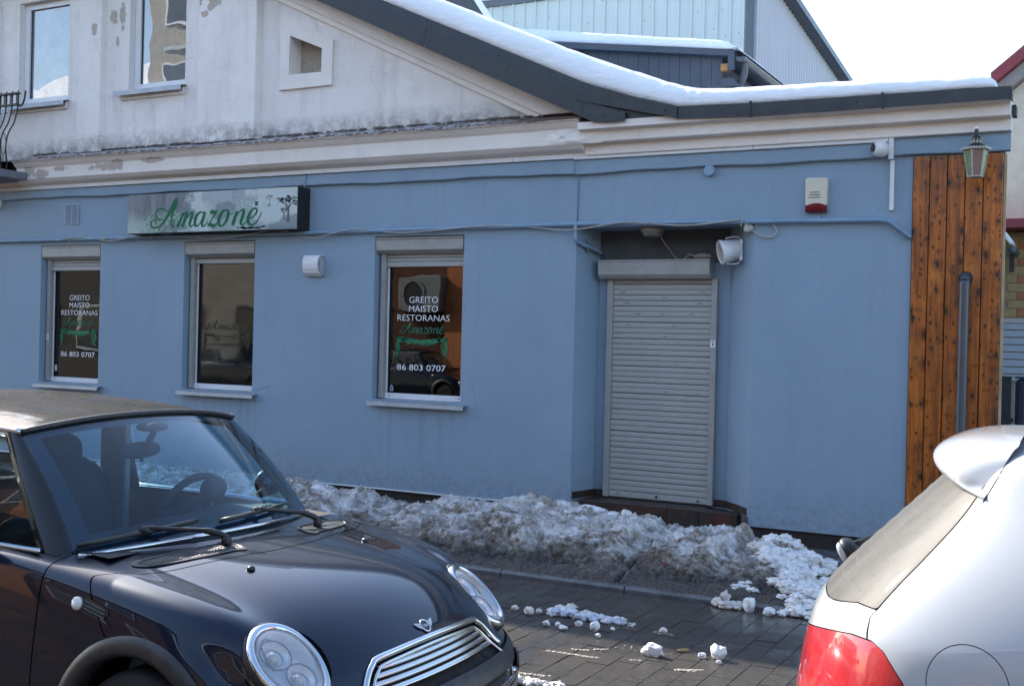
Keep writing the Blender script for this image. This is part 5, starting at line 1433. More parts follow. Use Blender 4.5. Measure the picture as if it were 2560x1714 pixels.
streak(-3.3, -3.2, -2.6, -3.35, 50, .08, .007); streak(-2.45, -3.32, -2.33, -3.36, 12, .02, .012); streak(-2.5, -3.78, -2.2, -3.70, 20, .10, .006); streak(-3.2, -3.7, -1.7, -3.9, 70, .3, .004)
gs = mb.build('slush_streaks', m_ice('streak_slush', (.30, .265, .22), .5), smooth=True, loc=(-2.5, -3.8, 0)); tag(gs, 'thin streaks and crumbs of slush on the wet pavers', 'slush', kind='stuff')
lf = thing('fallen_leaf', 'small brown and yellow leaf scrap beside the largest snow lump', 'leaf', (-2.16, -3.70, 0))
MB().add([(-2.20, -3.68, .006), (-2.17, -3.70, .012), (-2.13, -3.69, .008), (-2.10, -3.67, .014), (-2.14, -3.655, .02), (-2.18, -3.66, .012)], [(0, 1, 2, 3, 4, 5)]).build('blade', simple('brown_leaf', (.08, .05, .012), .6, var=.5, nscale=70), lf)
MB().tube([(-2.20, -3.68, .007), (-2.15, -3.675, .014), (-2.10, -3.67, .015)], .002, 5).build('stalk', MAT['dark'], lf)
bg = MB().tube([(-2.84, -2.12, .16), (-2.835, -2.125, .188)], .006, 6).build('litter', simple('red_litter', (.5, .05, .03), .5), loc=(-2.84, -2.12, .16)); tag(bg, 'tiny red and white scrap stuck in the face of the snow bank', 'litter')
# puddle along the kerb
# ------------------------------------------------------------------ car body tools
from mathutils.bvhtree import BVHTree
def subsurf(verts, faces, lv, creases=None):
    me = bpy.data.meshes.new('cage'); me.from_pydata([tuple(v) for v in verts], [], faces); me.update()
    bm = bmesh.new(); bm.from_mesh(me); bmesh.ops.remove_doubles(bm, verts=bm.verts, dist=1e-5); bmesh.ops.recalc_face_normals(bm, faces=bm.faces); bm.to_mesh(me); bm.free()
    o = bpy.data.objects.new('cage', me); COL.objects.link(o)
    m = o.modifiers.new('s', 'SUBSURF'); m.levels = lv; m.render_levels = lv
    ev = o.evaluated_get(bpy.context.evaluated_depsgraph_get()); em = ev.to_mesh()
    V = np.array([v.co[:] for v in em.vertices]); N = np.array([v.normal[:] for v in em.vertices]); F = [tuple(p.vertices) for p in em.polygons]
    ev.to_mesh_clear(); bpy.data.objects.remove(o); bpy.data.meshes.remove(me)
    return V, N, F
def clip(S, func, keep=1):
    """keep the side of the surface where keep*func(V) >= 0, cutting faces along func = 0"""
    V, N, F = S
    if len(V) == 0: return S
    f = keep * func(V)
    nv, nn, nf, mp, em = [], [], [], {}, {}
    def vid(i):
        if i not in mp: mp[i] = len(nv); nv.append(V[i]); nn.append(N[i])
        return mp[i]
    def eid(a, b):
        k = (min(a, b), max(a, b))
        if k not in em:
            t = f[k[0]] / (f[k[0]] - f[k[1]]); em[k] = len(nv)
            nv.append(V[k[0]] + t * (V[k[1]] - V[k[0]])); n = N[k[0]] + t * (N[k[1]] - N[k[0]]); nn.append(n / (np.linalg.norm(n) + 1e-9))
        return em[k]
    for fc in F:
        pos = [f[i] >= 0 for i in fc]
        if all(pos): nf.append(tuple(vid(i) for i in fc)); continue
        if not any(pos): continue
        q = []
        for a, b, pa, pb in zip(fc, fc[1:] + fc[:1], pos, pos[1:] + pos[:1]):
            if pa: q.append(vid(a))
            if pa != pb: q.append(eid(a, b))
        if len(q) >= 3: nf.append(tuple(q))
    return np.array(nv), np.array(nn), nf
def part(S, name, mat, parent, off=None, thick=0.0):
    V, N, F = S
    if len(F) == 0: return None
    W = V + (np.array(off) if off is not None else 0)
    V2, N2, F2 = list(W), list(N), list(F)
    return link_mesh(name, V2, F2, mat, parent, smooth=True, normals=N2)
def bvh(S): return BVHTree.FromPolygons([tuple(v) for v in S[0]], S[2])
def catmull(P, q):
    return q

def m_paint(name, col, flake=.0, dust=.0, dustcol=(.30, .27, .23), coat=1.0, metal=0.0, rough=.35):
    t = NT(name); z = t.geo.outputs['Normal']; up_ = t.sep(z)[2]
    c = t.mix(t.noise(900, 1, lo=.55, hi=.75), col, tuple(min(1, k * 1.8 + flake) for k in col)) if flake else None
    c = c if c is not None else t.mix(t.noise(3, 3), col, tuple(k * .96 for k in col))
    d = t.math('MULTIPLY', t.noise(7, 7, .75, lo=.42, hi=.75), t.ramp(up_, -.2, .9, .35, 1.0))
    sp_ = t.math('MULTIPLY', t.ramp(t.voro(55), .0, .10, 1, 0), t.noise(4, 3, lo=.5, hi=.65))
    st_ = t.noise(1, 6, .7, vec=t.scale(t.pos, (60, 60, 3)), lo=.55, hi=.8)
    d = t.math('ADD', t.math('MULTIPLY', d, dust), t.math('MULTIPLY', t.math('ADD', sp_, t.math('MULTIPLY', st_, .12)), dust * 1.6), clamp=True)
    c = t.mix(d, c, dustcol)
    p = t.n('BsdfPrincipled'); t.inp(p.inputs['Base Color'], c); t.inp(p.inputs['Roughness'], rough); p.inputs['Metallic'].default_value = metal
    p.inputs['Coat Weight'].default_value = coat; t.inp(p.inputs['Coat Roughness'], t.math('MULTIPLY_ADD', d, .30, .012)); p.inputs['Coat IOR'].default_value = 1.42; p.inputs['Specular IOR Level'].default_value = .15
    t.link(p.outputs[0], t.out.inputs[0]); return t.m
m_navy = m_paint('navy_black_car_paint', (.0030, .0085, .0225), .005, .012, (.20, .20, .20), metal=.5, rough=.34)
m_navyroof = m_paint('dusty_navy_roof_paint', (.003, .006, .012), .003, .030, (.12, .10, .08), rough=.5)
def m_roof():
    t = NT('dusty_dark_roof'); up_ = t.sep(t.geo.outputs['Normal'])[2]
    d = t.math('MULTIPLY', t.ramp(up_, .90, .985), t.noise(9, 7, .7, lo=.25, hi=.7, vec=t.scale(t.pos, (1, 2.5, 1))))
    c = t.mix(t.math('MULTIPLY', d, .85), (.003, .006, .012), (.042, .036, .030))
    p = t.n('BsdfPrincipled'); t.inp(p.inputs['Base Color'], c); p.inputs['Roughness'].default_value = .8; p.inputs['Specular IOR Level'].default_value = .02
    t.inp(p.inputs['Coat Weight'], t.math('MULTIPLY_ADD', d, -1.1, .95, clamp=True)); t.inp(p.inputs['Coat Roughness'], t.math('MULTIPLY_ADD', d, .22, .02)); p.inputs['Coat IOR'].default_value = 1.42
    t.link(p.outputs[0], t.out.inputs[0]); return t.m
m_navyroof = m_roof()
m_chrome = simple('chrome_trim', (.62, .64, .66), .14, metal=1.0, var=.05, dirt=((.3, .27, .23), .25))
m_trim = simple('black_car_plastic', (.016, .017, .019), .42, var=.2, nscale=20, dirt=((.11, .10, .085), .35))
m_gloss = m_paint('gloss_black_pillar', (.006, .006, .007), 0, .02)
m_wshield = thin_glass('blue_tinted_windshield', (.44, .72, .90), .9, 0.0, .0, film=((.30, .36, .42), .018))
m_sglass = thin_glass('green_tinted_side_glass', (.80, .90, .88), .9, 0.0, .0, film=((.22, .22, .18), .03))
m_inter = simple('dark_interior', (.022, .024, .028), .7, var=.2, nscale=20)
m_seat = simple('seat_fabric', (.030, .034, .042), .85, var=.25, nscale=80)
m_rub = simple('tyre_rubber', (.014, .014, .014), .8, var=.3)
m_silver = simple('lamp_reflector', (.82, .83, .85), .16, metal=.25, var=.10, nscale=40)
m_alloy = simple('alloy_rim', (.35, .36, .37), .3, metal=.9)

# ------------------------------------------------------------------ dark small hatchback (nose at local x = 0)
CX, CY, CZ = -2.10, -6.25, 0.0
car = thing('small_hatchback', 'dusty navy black small hatchback with oval headlights and chrome grille in the foreground', 'car', (CX - 1.8, CY, 0))
O = np.array([CX, CY, CZ])
yj = [0, .24, .44, .575, .675, .755, .800]
lat = [0, -.008, -.035, -.085, -.145, -.205, -.275]
T_rows = [  # (x at centre, how far the plan curve applies, z per column, shoulder y)
 (-3.52, 0, [.93, .93, .93, .93, .93, .91, .88], .74),
 (-2.60, 0, [.95, .95, .95, .95, .95, .945, .925], .815),
 (-1.75, 0, [.95, .95, .95, .95, .95, .945, .915], .825),
 (-1.33, 0, [.968, .966, .955, .944, .932, .920, .890], .822),
 (-1.06, .15, [.950, .946, .932, .914, .905, .892, .850], .818),
 (-.80, .3, [.918, .913, .895, .868, .878, .864, .808], .815),
 (-.58, .5, [.884, .878, .856, .826, .850, .838, .770], .810),
 (-.40, .7, [.835, .828, .806, .782, .815, .803, .725], .800),
 (-.27, .85, [.765, .757, .738, .722, .755, .742, .672], .785),
 (-.18, 1, [.690, .683, .668, .655, .672, .655, .612], .770),
 (-.125, 1, [.628, .624, .612, .600, .600, .585, .560], .765)]
K_rows = [(-.085, .530, .02), (-.012, .490, .03), (.012, .40, .035), (.0, .29, .03), (-.06, .18, .0)]  # front: x, z, y bulge
S_y = [.838, .846, .846, .840, .790]; S_z = [.66, .53, .40, .28, .17]
half = []
nT = len(T_rows)
def Tp(i, j, s):
    x0, w, zz, ys = T_rows[i]
    y = yj[j] / .800 * ys if j >= 4 else yj[j]
    return (x0 + lat[j] * w * 1.0, s * y, zz[j])
def Fp(k, j, s):
    x0, z, by = K_rows[k]
    y = yj[j] * (1 if j < 5 else .985)
    return (x0 + lat[j] * 1.08, s * (y + (by if j >= 4 else 0) * .6), z)
def Sp(i, k, s):
    x0, w, zz, ys = T_rows[i]
    f = 1 if i > 0 else .95
    zt = zz[6]
    return (x0 + lat[6] * w, s * (S_y[k] * f if i < 8 else S_y[k] * [.985, .965, .955][i - 8]), S_z[k] if zt > .7 else min(S_z[k], zt - .03 - .0 * k))
cv, cf = [], []
def quad(a, b, c, d):
    n = len(cv); cv.extend([a, b, c, d]); cf.append((n, n + 1, n + 2, n + 3))
for s in (-1, 1):
    for i in range(nT - 1):
        for j in range(6): quad(Tp(i, j, s), Tp(i + 1, j, s), Tp(i + 1, j + 1, s), Tp(i, j + 1, s))
    SS = [[Tp(i, 6, s)] + [Sp(i, k, s) for k in range(5)] for i in range(nT)]
    for k in range(5): SS[nT - 1][k + 1] = Fp(k, 6, s)
    for i in range(nT - 1):
        for k in range(5): quad(SS[i][k], SS[i + 1][k], SS[i + 1][k + 1], SS[i][k + 1])
    for j in range(6):
        top_ = [Tp(nT - 1, jj, s) for jj in (j, j + 1)]
        for k in range(5):
            bot = [Fp(k, jj, s) for jj in (j, j + 1)]
            quad(top_[0], bot[0], bot[1], top_[1]); top_ = bot
BS = subsurf(cv, cf, 4)
body = (BS[0] + O, BS[1], BS[2])
bb = bvh(body)
def on_body(x, y, dz=0.0):
    """point of the body surface straight below (local x, y)"""
    h = bb.ray_cast(Vector((CX + x, CY + y, 2.0)), Vector((0, 0, -1)))
    return (h[0] + h[1] * dz) if h[0] is not None else Vector((CX + x, CY + y, .8))
def on_front(y, z, d=0.0):
    h = bb.ray_cast(Vector((CX + 1.5, CY + y, z)), Vector((-1, 0, 0)))
    return h[0] + h[1] * d if h[0] is not None else Vector((CX, CY + y, z))
def on_side(x, z, s, d=0.0):
    h = bb.ray_cast(Vector((CX + x, CY + s * 2, z)), Vector((0, -s, 0)))
    return h[0] + h[1] * d if h[0] is not None else Vector((CX + x, CY + s * .84, z))
# headlight frames
def hl_frame(s):
    Nn = Vector((.66, s * .16, .73)).normalized()
    m_ = Vector((-.25, s * .03, .23)); m_ = (m_ - Nn * m_.dot(Nn)).normalized()
    l_ = Nn.cross(m_).normalized()
    return Vector((CX - .306, CY + s * .622, .655)), m_, l_, Nn
HA, HB = .172, .134
def hl_fun(V):
    out = np.full(len(V), 9.0)
    for s in (-1, 1):
        c, m_, l_, Nn = hl_frame(s)
        d = V - np.array(c)
        e = (d @ np.array(m_) / HA) ** 2 + (d @ np.array(l_) / HB) ** 2
        e = np.where(np.abs(d @ np.array(Nn)) < .085, e, 9)
        out = np.minimum(out, e)
    return out - .93
def gr_fun(V):
    x, y, z = (V - O).T
    zt = np.where(np.abs(y) < .33, .628, .628 - (np.abs(y) - .33) * .9)
    f = np.maximum(z - zt, .505 - z)
    f = np.maximum(f, np.abs(y) - .455)
    return np.where(x > -.45, f, 1.0)
AX, AZ, AR = -.79, .345, .318
def arch_fun(V):
    x, y, z = (V - O).T
    r_ = np.minimum(np.hypot(x - AX, z - AZ), np.hypot(x - (AX - 2.47), z - AZ)) - AR
    return np.where(np.abs(y) > .58, r_, 1.0)
def cabin_fun(V):
    x, y, z = (V - O).T
    return np.maximum(np.maximum(x + 1.30 + .14 * y * y / .4, np.abs(y) - .685), np.maximum(-3.3 - x, .90 - z))
def hood_fun(V):      # >0 in front of the bonnet shut line
    x, y, z = (V - O).T
    a = np.abs(y)
    top_ = -.775 - .17 * np.clip((a - .10) / .58, 0, 1) ** 1.3
    side = -1.06 + .30 * np.clip((.88 - z) / .4, 0, 1)
    w = np.clip((a - .66) / .10, 0, 1)
    return x - (top_ * (1 - w) + side * w)
def bump_fun(V):      # >0 above the bumper
    x, y, z = (V - O).T
    return np.where(x > -.62, z - .503, 1.0)
def door_fun(V):      # >0 in front of the door gap
    x, y, z = (V - O).T
    return x + 1.262 + .05 * np.clip((.8 - z), 0, 1)
g = .0032
S = clip(body, hl_fun, 1); S = clip(S, gr_fun, 1); S = clip(S, arch_fun, 1); S = clip(S, cabin_fun, 1)
bumper = clip(S, lambda V: bump_fun(V) + g, -1)
S = clip(S, lambda V: bump_fun(V) - g, 1)
hood = clip(S, lambda V: hood_fun(V) - g, 1)
S = clip(S, lambda V: hood_fun(V) + g, -1)
scut = clip(S, lambda V: door_fun(V) - g, 1)
rear = clip(S, lambda V: door_fun(V) + g, -1)
ho = part(hood, 'bonnet', m_navy, car)
so = part(scut, 'scuttle', m_navy, car)
ro_ = part(rear, 'doors_and_rear', m_navy, car)
upper_b = clip(bumper, lambda V: (V - O)[:, 2] - .435, 1); lower_b = clip(bumper, lambda V: (V - O)[:, 2] - .429, -1)
bo_ = part(upper_b, 'bumper_strip', m_trim, car, off=(.006, 0, 0))
lo_ = part(lower_b, 'bumper', m_navy, car)
# dark shell just under the skin closes the panel gaps and openings
sh = clip(clip(clip(body, arch_fun, 1), cabin_fun, 1), hl_fun, 1)
inner = (sh[0] - sh[1] * .014, sh[1], sh[2])
part(inner, 'inner_shell', MAT['gap'], car)
# headlights
m_lens = thin_glass('headlamp_lens', (.93, .94, .95), .9, .03, .05, film=((.70, .72, .74), .16))
for s in (-1, 1):
    c, m_, l_, Nn = hl_frame(s)
    P = lambda a, b, h: c + m_ * a + l_ * b + Nn * h
    nn = 48
    def ring(fa, h): return [P(HA * fa * math.cos(t), HB * fa * math.sin(t), h) for t in np.linspace(0, 2 * math.pi, nn, endpoint=False)]
    def ringab(a, b, h, oa=0): return [P(a * math.cos(t) + oa, b * math.sin(t), h) for t in np.linspace(0, 2 * math.pi, nn, endpoint=False)]
    def loft(rs, name, mat, parent, cap=None):
        v = [p for r_ in rs for p in r_]; f = [(i * nn + k, i * nn + (k + 1) % nn, (i + 1) * nn + (k + 1) % nn, (i + 1) * nn + k) for i in range(len(rs) - 1) for k in range(nn)]
        if cap: f.append(tuple((len(rs) - 1) * nn + k for k in range(nn)))
        return link_mesh(name, v, f, mat, parent, smooth=True)
    bowl = loft([ring(.80, .004), ring(.74, -.03), ring(.5, -.06), ring(.2, -.075)], 'headlight', m_silver, car, True)
    loft([ring(1.0, -.05), ring(1.01, -.006), ring(.985, .010), ring(.93, .018), ring(.86, .018), ring(.81, .011), ring(.795, -.004)], 'chrome_ring', m_chrome, bowl)
    loft([ring(1.035, -.03), ring(1.04, -.002), ring(1.012, .002)], 'gasket', MAT['dark'], bowl)
    lens = [ring(.815 * math.cos(a), .006 + .034 * math.sin(a)) for a in np.linspace(0, math.pi / 2 - .02, 9)]
    loft(lens, 'lens', m_lens, bowl, True)
    # two lamp cups inside
    for (oa, rr, ob) in ((.052, .055, .012), (-.058, .052, -.012)):
        cc = P(oa, ob, -.045)
        q = Nn.to_track_quat('Z', 'Y').to_matrix()
        MB().lathe([(rr, .038), (rr * 1.08, .042), (rr * 1.0, .034), (rr * .6, .008), (rr * .15, -.004)], cc, 28, q, cap=False).build('lamp_cup', m_silver, bowl, smooth=True)
        MB().lathe([(.016, .0), (.018, .02), (.012, .03), (.0, .033)], cc, 16, q).build('bulb', simple('bulb_glass', (.55, .52, .45), .1, var=.1), bowl, smooth=True)
    for (oa, rr, ob) in ((.052, .057, .012), (-.058, .054, -.012)):
        rim_ = [P(oa + rr * math.cos(t), ob + rr * math.sin(t), -.004) for t in np.linspace(0, 2 * math.pi, 33)]
        MB().tube(rim_, .0028, 6).build('lamp_rim', simple('lamp_rim_grey', (.16, .17, .19), .3), bowl, smooth=True)
        MB().tube([P(oa + rr * .55 * math.cos(t), ob + rr * .55 * math.sin(t), -.020) for t in np.linspace(0, 2 * math.pi, 25)], .003, 6).build('lamp_rim', simple('lamp_rim_pale', (.34, .36, .40), .25), bowl, smooth=True)
    MB().tube([P(.118 * math.cos(t), -s * (.012 + .050 * math.sin(t)), -.002) for t in np.linspace(-.5, 1.5, 15)], .003, 6).build('divider', simple('lamp_rim_grey', (.16, .17, .19), .3), bowl, smooth=True)
# grille: chrome frame, bars, dark back
path = [(-.462, .512), (-.41, .575), (-.365, .612), (-.30, .630), (0, .640), (.30, .630), (.365, .612), (.41, .575), (.462, .512)]
pp = spline(path, 6)
gf = MB().tube([on_front(a, b, .004) for a, b in pp], .0125, 10).build('grille', m_chrome, car, smooth=True)
pp2 = [(a * .945, b - .022) for a, b in pp]
def front_x(y, z): return on_front(y, z).x
MB().tube([Vector((front_x(a, b) - .002, CY + a, b)) for a, b in pp2], .0075, 8).build('inner_frame', m_chrome, gf, smooth=True)
for i, z in enumerate((.600, .577, .554, .531)):
    w = .335 + i * .028
    rows = []
    for y in np.linspace(-w, w, 31):
        x = front_x(y, z) - .006
        rows.append([(x - .012, CY + y, z - .007), (x + .004, CY + y, z - .0085), (x + .009, CY + y, z - .003), (x + .006, CY + y, z + .004), (x - .012, CY + y, z + .008)])
    MB().grid(rows).build('bar', m_chrome, gf, smooth=True)
# lower intake with chrome bars
for z, w, r_ in ((.385, .52, .013), (.345, .50, .012)):
    ys = np.linspace(-w, w, 33)
    MB().tube([Vector((front_x(y, z) + .004, CY + y, z)) for y in ys], r_, 8).build('intake_bar', m_chrome, lo_, smooth=True)
pts = spline([(.47, .412), (.53, .400), (.555, .36), (.54, .30), (.50, .25)], 5)
for s in (-1, 1):
    MB().tube([on_front(s * a, b, .006) for a, b in pts], .013, 8).build('intake_frame', m_chrome, lo_, smooth=True)
    MB().lathe([(.0, .0), (.055, 0), (.055, .008), (.045, .012), (.0, .012)], on_front(s * .645, .40, .0), 20, Vector((.75, s * .66, 0)).to_track_quat('Z', 'Y').to_matrix()).build('fog_lamp', m_trim, lo_, smooth=False)
# winged badge above the grille
bc = on_front(0, .672, .003)
nb_ = bb.ray_cast(Vector((CX + 1.5, CY, .672)), Vector((-1, 0, 0)))[1]
U = Vector((0, 1, 0)); W = nb_.cross(U).normalized(); W = W if W.z > 0 else -W
def bp_(u, v, h): return bc + U * u + W * v + nb_ * h
em = MB()
em.add([bp_(.021 * math.cos(t), .021 * math.sin(t), .004) for t in np.linspace(0, 2 * math.pi, 24, endpoint=False)], [tuple(range(24))])
emo = em.build('badge', simple('badge_black', (.02, .02, .025), .25), car)
mb = MB(); a_ = [bp_(.0245 * math.cos(t), .0245 * math.sin(t), .002) for t in np.linspace(0, 2 * math.pi, 25)]; mb.tube(a_, .004, 6); mb.build('badge_ring', m_chrome, emo, smooth=True)
for s in (-1, 1):
    mb = MB()
    mb.add([bp_(s * .020, .012, .003), bp_(s * .058, .022, .003), bp_(s * .054, .012, .003), bp_(s * .046, .002, .003), bp_(s * .034, -.008, .003), bp_(s * .020, -.012, .003)], [(0, 1, 2, 3, 4, 5)])
    mb.build('badge_wing', simple('badge_wing_silver', (.66, .67, .68), .25, metal=.7), emo)
    for k in range(3): MB().tube([bp_(s * .022, .008 - .007 * k, .0035), bp_(s * (.053 - .007 * k), .014 - .008 * k, .0035)], .0006, 4).build('wing_line', MAT['dark'], emo)
cu = bpy.data.curves.new('t', 'FONT'); cu.body = 'MINI'; to = bpy.data.objects.new('t', cu); COL.objects.link(to)
me_ = to.evaluated_get(bpy.context.evaluated_depsgraph_get()).to_mesh(); VV = np.array([v.co[:] for v in me_.vertices]); FF = [tuple(p.vertices) for p in me_.polygons]
to.to_mesh_clear(); bpy.data.objects.remove(to); mn, mx = VV.min(0), VV.max(0)
link_mesh('badge_lettering', [bp_(-.015 + .030 * (v[0] - mn[0]) / (mx[0] - mn[0]), -.006 + .012 * (v[1] - mn[1]) / (mx[1] - mn[1]), .0046) for v in VV], FF, m_decal, emo)
# cowl vents, washers
m_mesh = NT('vent_mesh')
vv = m_mesh.voro(62, 'F1', rnd=.0, vec=m_mesh.scale(m_mesh.pos, (1.3, 1, 1)))
m_mesh = m_mesh.pbr(m_mesh.mix(m_mesh.ramp(vv, .25, .45), (.002, .002, .002), (.035, .036, .038)), .45, normal=m_mesh.bump(vv, 1.0, .01))
for s in (-1, 1):
    out = [(-.845, .215), (-.862, .26), (-.895, .40), (-.955, .56), (-.985, .61), (-1.02, .625), (-1.045, .59), (-1.03, .52), (-.99, .36), (-.955, .235), (-.925, .20), (-.88, .195)]
    loop = spline([np.array(p) for p in out], 3, closed=True)
    cen = np.mean(loop, 0)
    P3 = [on_body(p[0], s * p[1], .004) for p in loop]; P2 = [on_body(cen[0] + (p[0] - cen[0]) * .80, s * (cen[1] + (p[1] - cen[1]) * .93), .007) for p in loop]
    P1 = [on_body(cen[0] + (p[0] - cen[0]) * .78, s * (cen[1] + (p[1] - cen[1]) * .92), .003) for p in loop]
    n = len(P3); f = [(i, (i + 1) % n, n + (i + 1) % n, n + i) for i in range(n)] + [(n + i, n + (i + 1) % n, 2 * n + (i + 1) % n, 2 * n + i) for i in range(n)]
    vo = link_mesh('cowl_vent', P3 + P2 + P1, f, m_trim, so, smooth=True)
    # mesh inlay as a strip
    rows = []
    for k in range(n // 2 + 1):
        a, b = P1[k], P1[(n - k) % n]
        rows.append([a.lerp(b, q) for q in (0, .33, .66, 1)])
    MB().grid(rows).build('vent_mesh', m_mesh, so)
    wp = on_body(-.70, s * .36, .002)
    MB().lathe([(.016, -.004), (.016, .004), (.010, .011), (.0, .012)], wp, 14).build('washer_jet', m_trim, ho, smooth=True)
# bonnet crease: a raised soft ridge is in the cage; bright trim along the glass base
def glass_base(y):
    a = abs(y); return Vector((CX - 1.035 - .10 * (a / .45) ** 2 if a < .45 else CX - 1.135 - .115 * ((a - .45) / .22), CY + y, .957 - .018 * (a / .45) ** 2 if a < .45 else .939 - .020 * (a - .45) / .22))
def glass_top(y):
    a = abs(y); return Vector((CX - 1.585 - .055 * (a / .59) ** 2, CY + y * .885, 1.388 - .038 * (a / .59) ** 2.2))
ys = np.linspace(-.675, .675, 41)
wb = [glass_base(y) for y in ys]; wt = [glass_top(y) for y in ys]
def wpt(i, q, bul=.022):
    p = wb[i].lerp(wt[i], q); return p + Vector((.75, 0, .66)) * bul * math.sin(math.pi * q)
ws = MB().grid([[wpt(i, q) for q in np.linspace(0, 1, 15)] for i in range(41)]).build('windshield', m_wshield, car, smooth=True)
# black frit border printed inside the glass
frit = simple('black_frit', (.010, .012, .016), .35, var=.1)
mb = MB()
for i in range(40):
    for k in range(14):
        qa, qb = k / 14, (k + 1) / 14
        u = abs((i + .5) - 20) / 20; v = (qa + qb) / 2
        if u > .885 or v < .07 or v > .95 or (u > .80 and v < .11):
            I = Vector((-.004, 0, -.004))
            mb.add([wpt(i, qa) + I, wpt(i, qb) + I, wpt(i + 1, qb) + I, wpt(i + 1, qa) + I], [(0, 1, 2, 3)])
mb.build('frit_band', frit, ws)
MB().tube([p + Vector((.012, 0, .002)) for p in wb], .0085, 8).build('base_trim', m_chrome, ws, smooth=True)
MB().tube([p + Vector((.0, 0, .008)) for p in wt], .011, 8).build('header_trim', m_trim, ws, smooth=True)
# A pillars
for s in (-1, 1):
    rows = []
    for q in np.linspace(0, 1, 12):
        a = wpt(0 if s < 0 else 40, q)
        b = Vector((CX - 1.375, CY + s * .735, .925)).lerp(Vector((CX - 1.735, CY + s * .612, 1.338)), q) + Vector((.3, s * .6, .3)) * .012 * math.sin(math.pi * q)
        c_ = a.lerp(b, .5) + Vector((.35, s * .75, .3)) * .012
        rows.append([a + Vector((-.01, -s * .03, -.012)), a, a.lerp(c_, .55) + Vector((.2, s * .3, .1)) * .006, c_, c_.lerp(b, .55) + Vector((.1, s * .5, .1)) * .005, b, b + Vector((-.0, -s * .03, 0))])
    MB().grid(rows, flip=(s > 0)).build('pillar', m_gloss, car, smooth=True)
# roof
RX = [(-1.600, 1.385), (-1.70, 1.405), (-1.95, 1.432), (-2.4, 1.452), (-2.95, 1.444), (-3.32, 1.405), (-3.42, 1.38)]
RY = [(0, 0), (.26, -.008), (.44, -.028), (.545, -.062), (.597, -.100)]
cv, cf = [], []
for s in (-1, 1):
    R_ = [[(x - (.045 * (y / .6) ** 2 if i == 0 else 0), s * y * (1 if i else .985), z + dz * (1 if i else .42)) for (y, dz) in RY] for i, (x, z) in enumerate(RX)]
    for i in range(len(RX) - 1):
        for j in range(len(RY) - 1): quad(R_[i][j], R_[i + 1][j], R_[i + 1][j + 1], R_[i][j + 1])
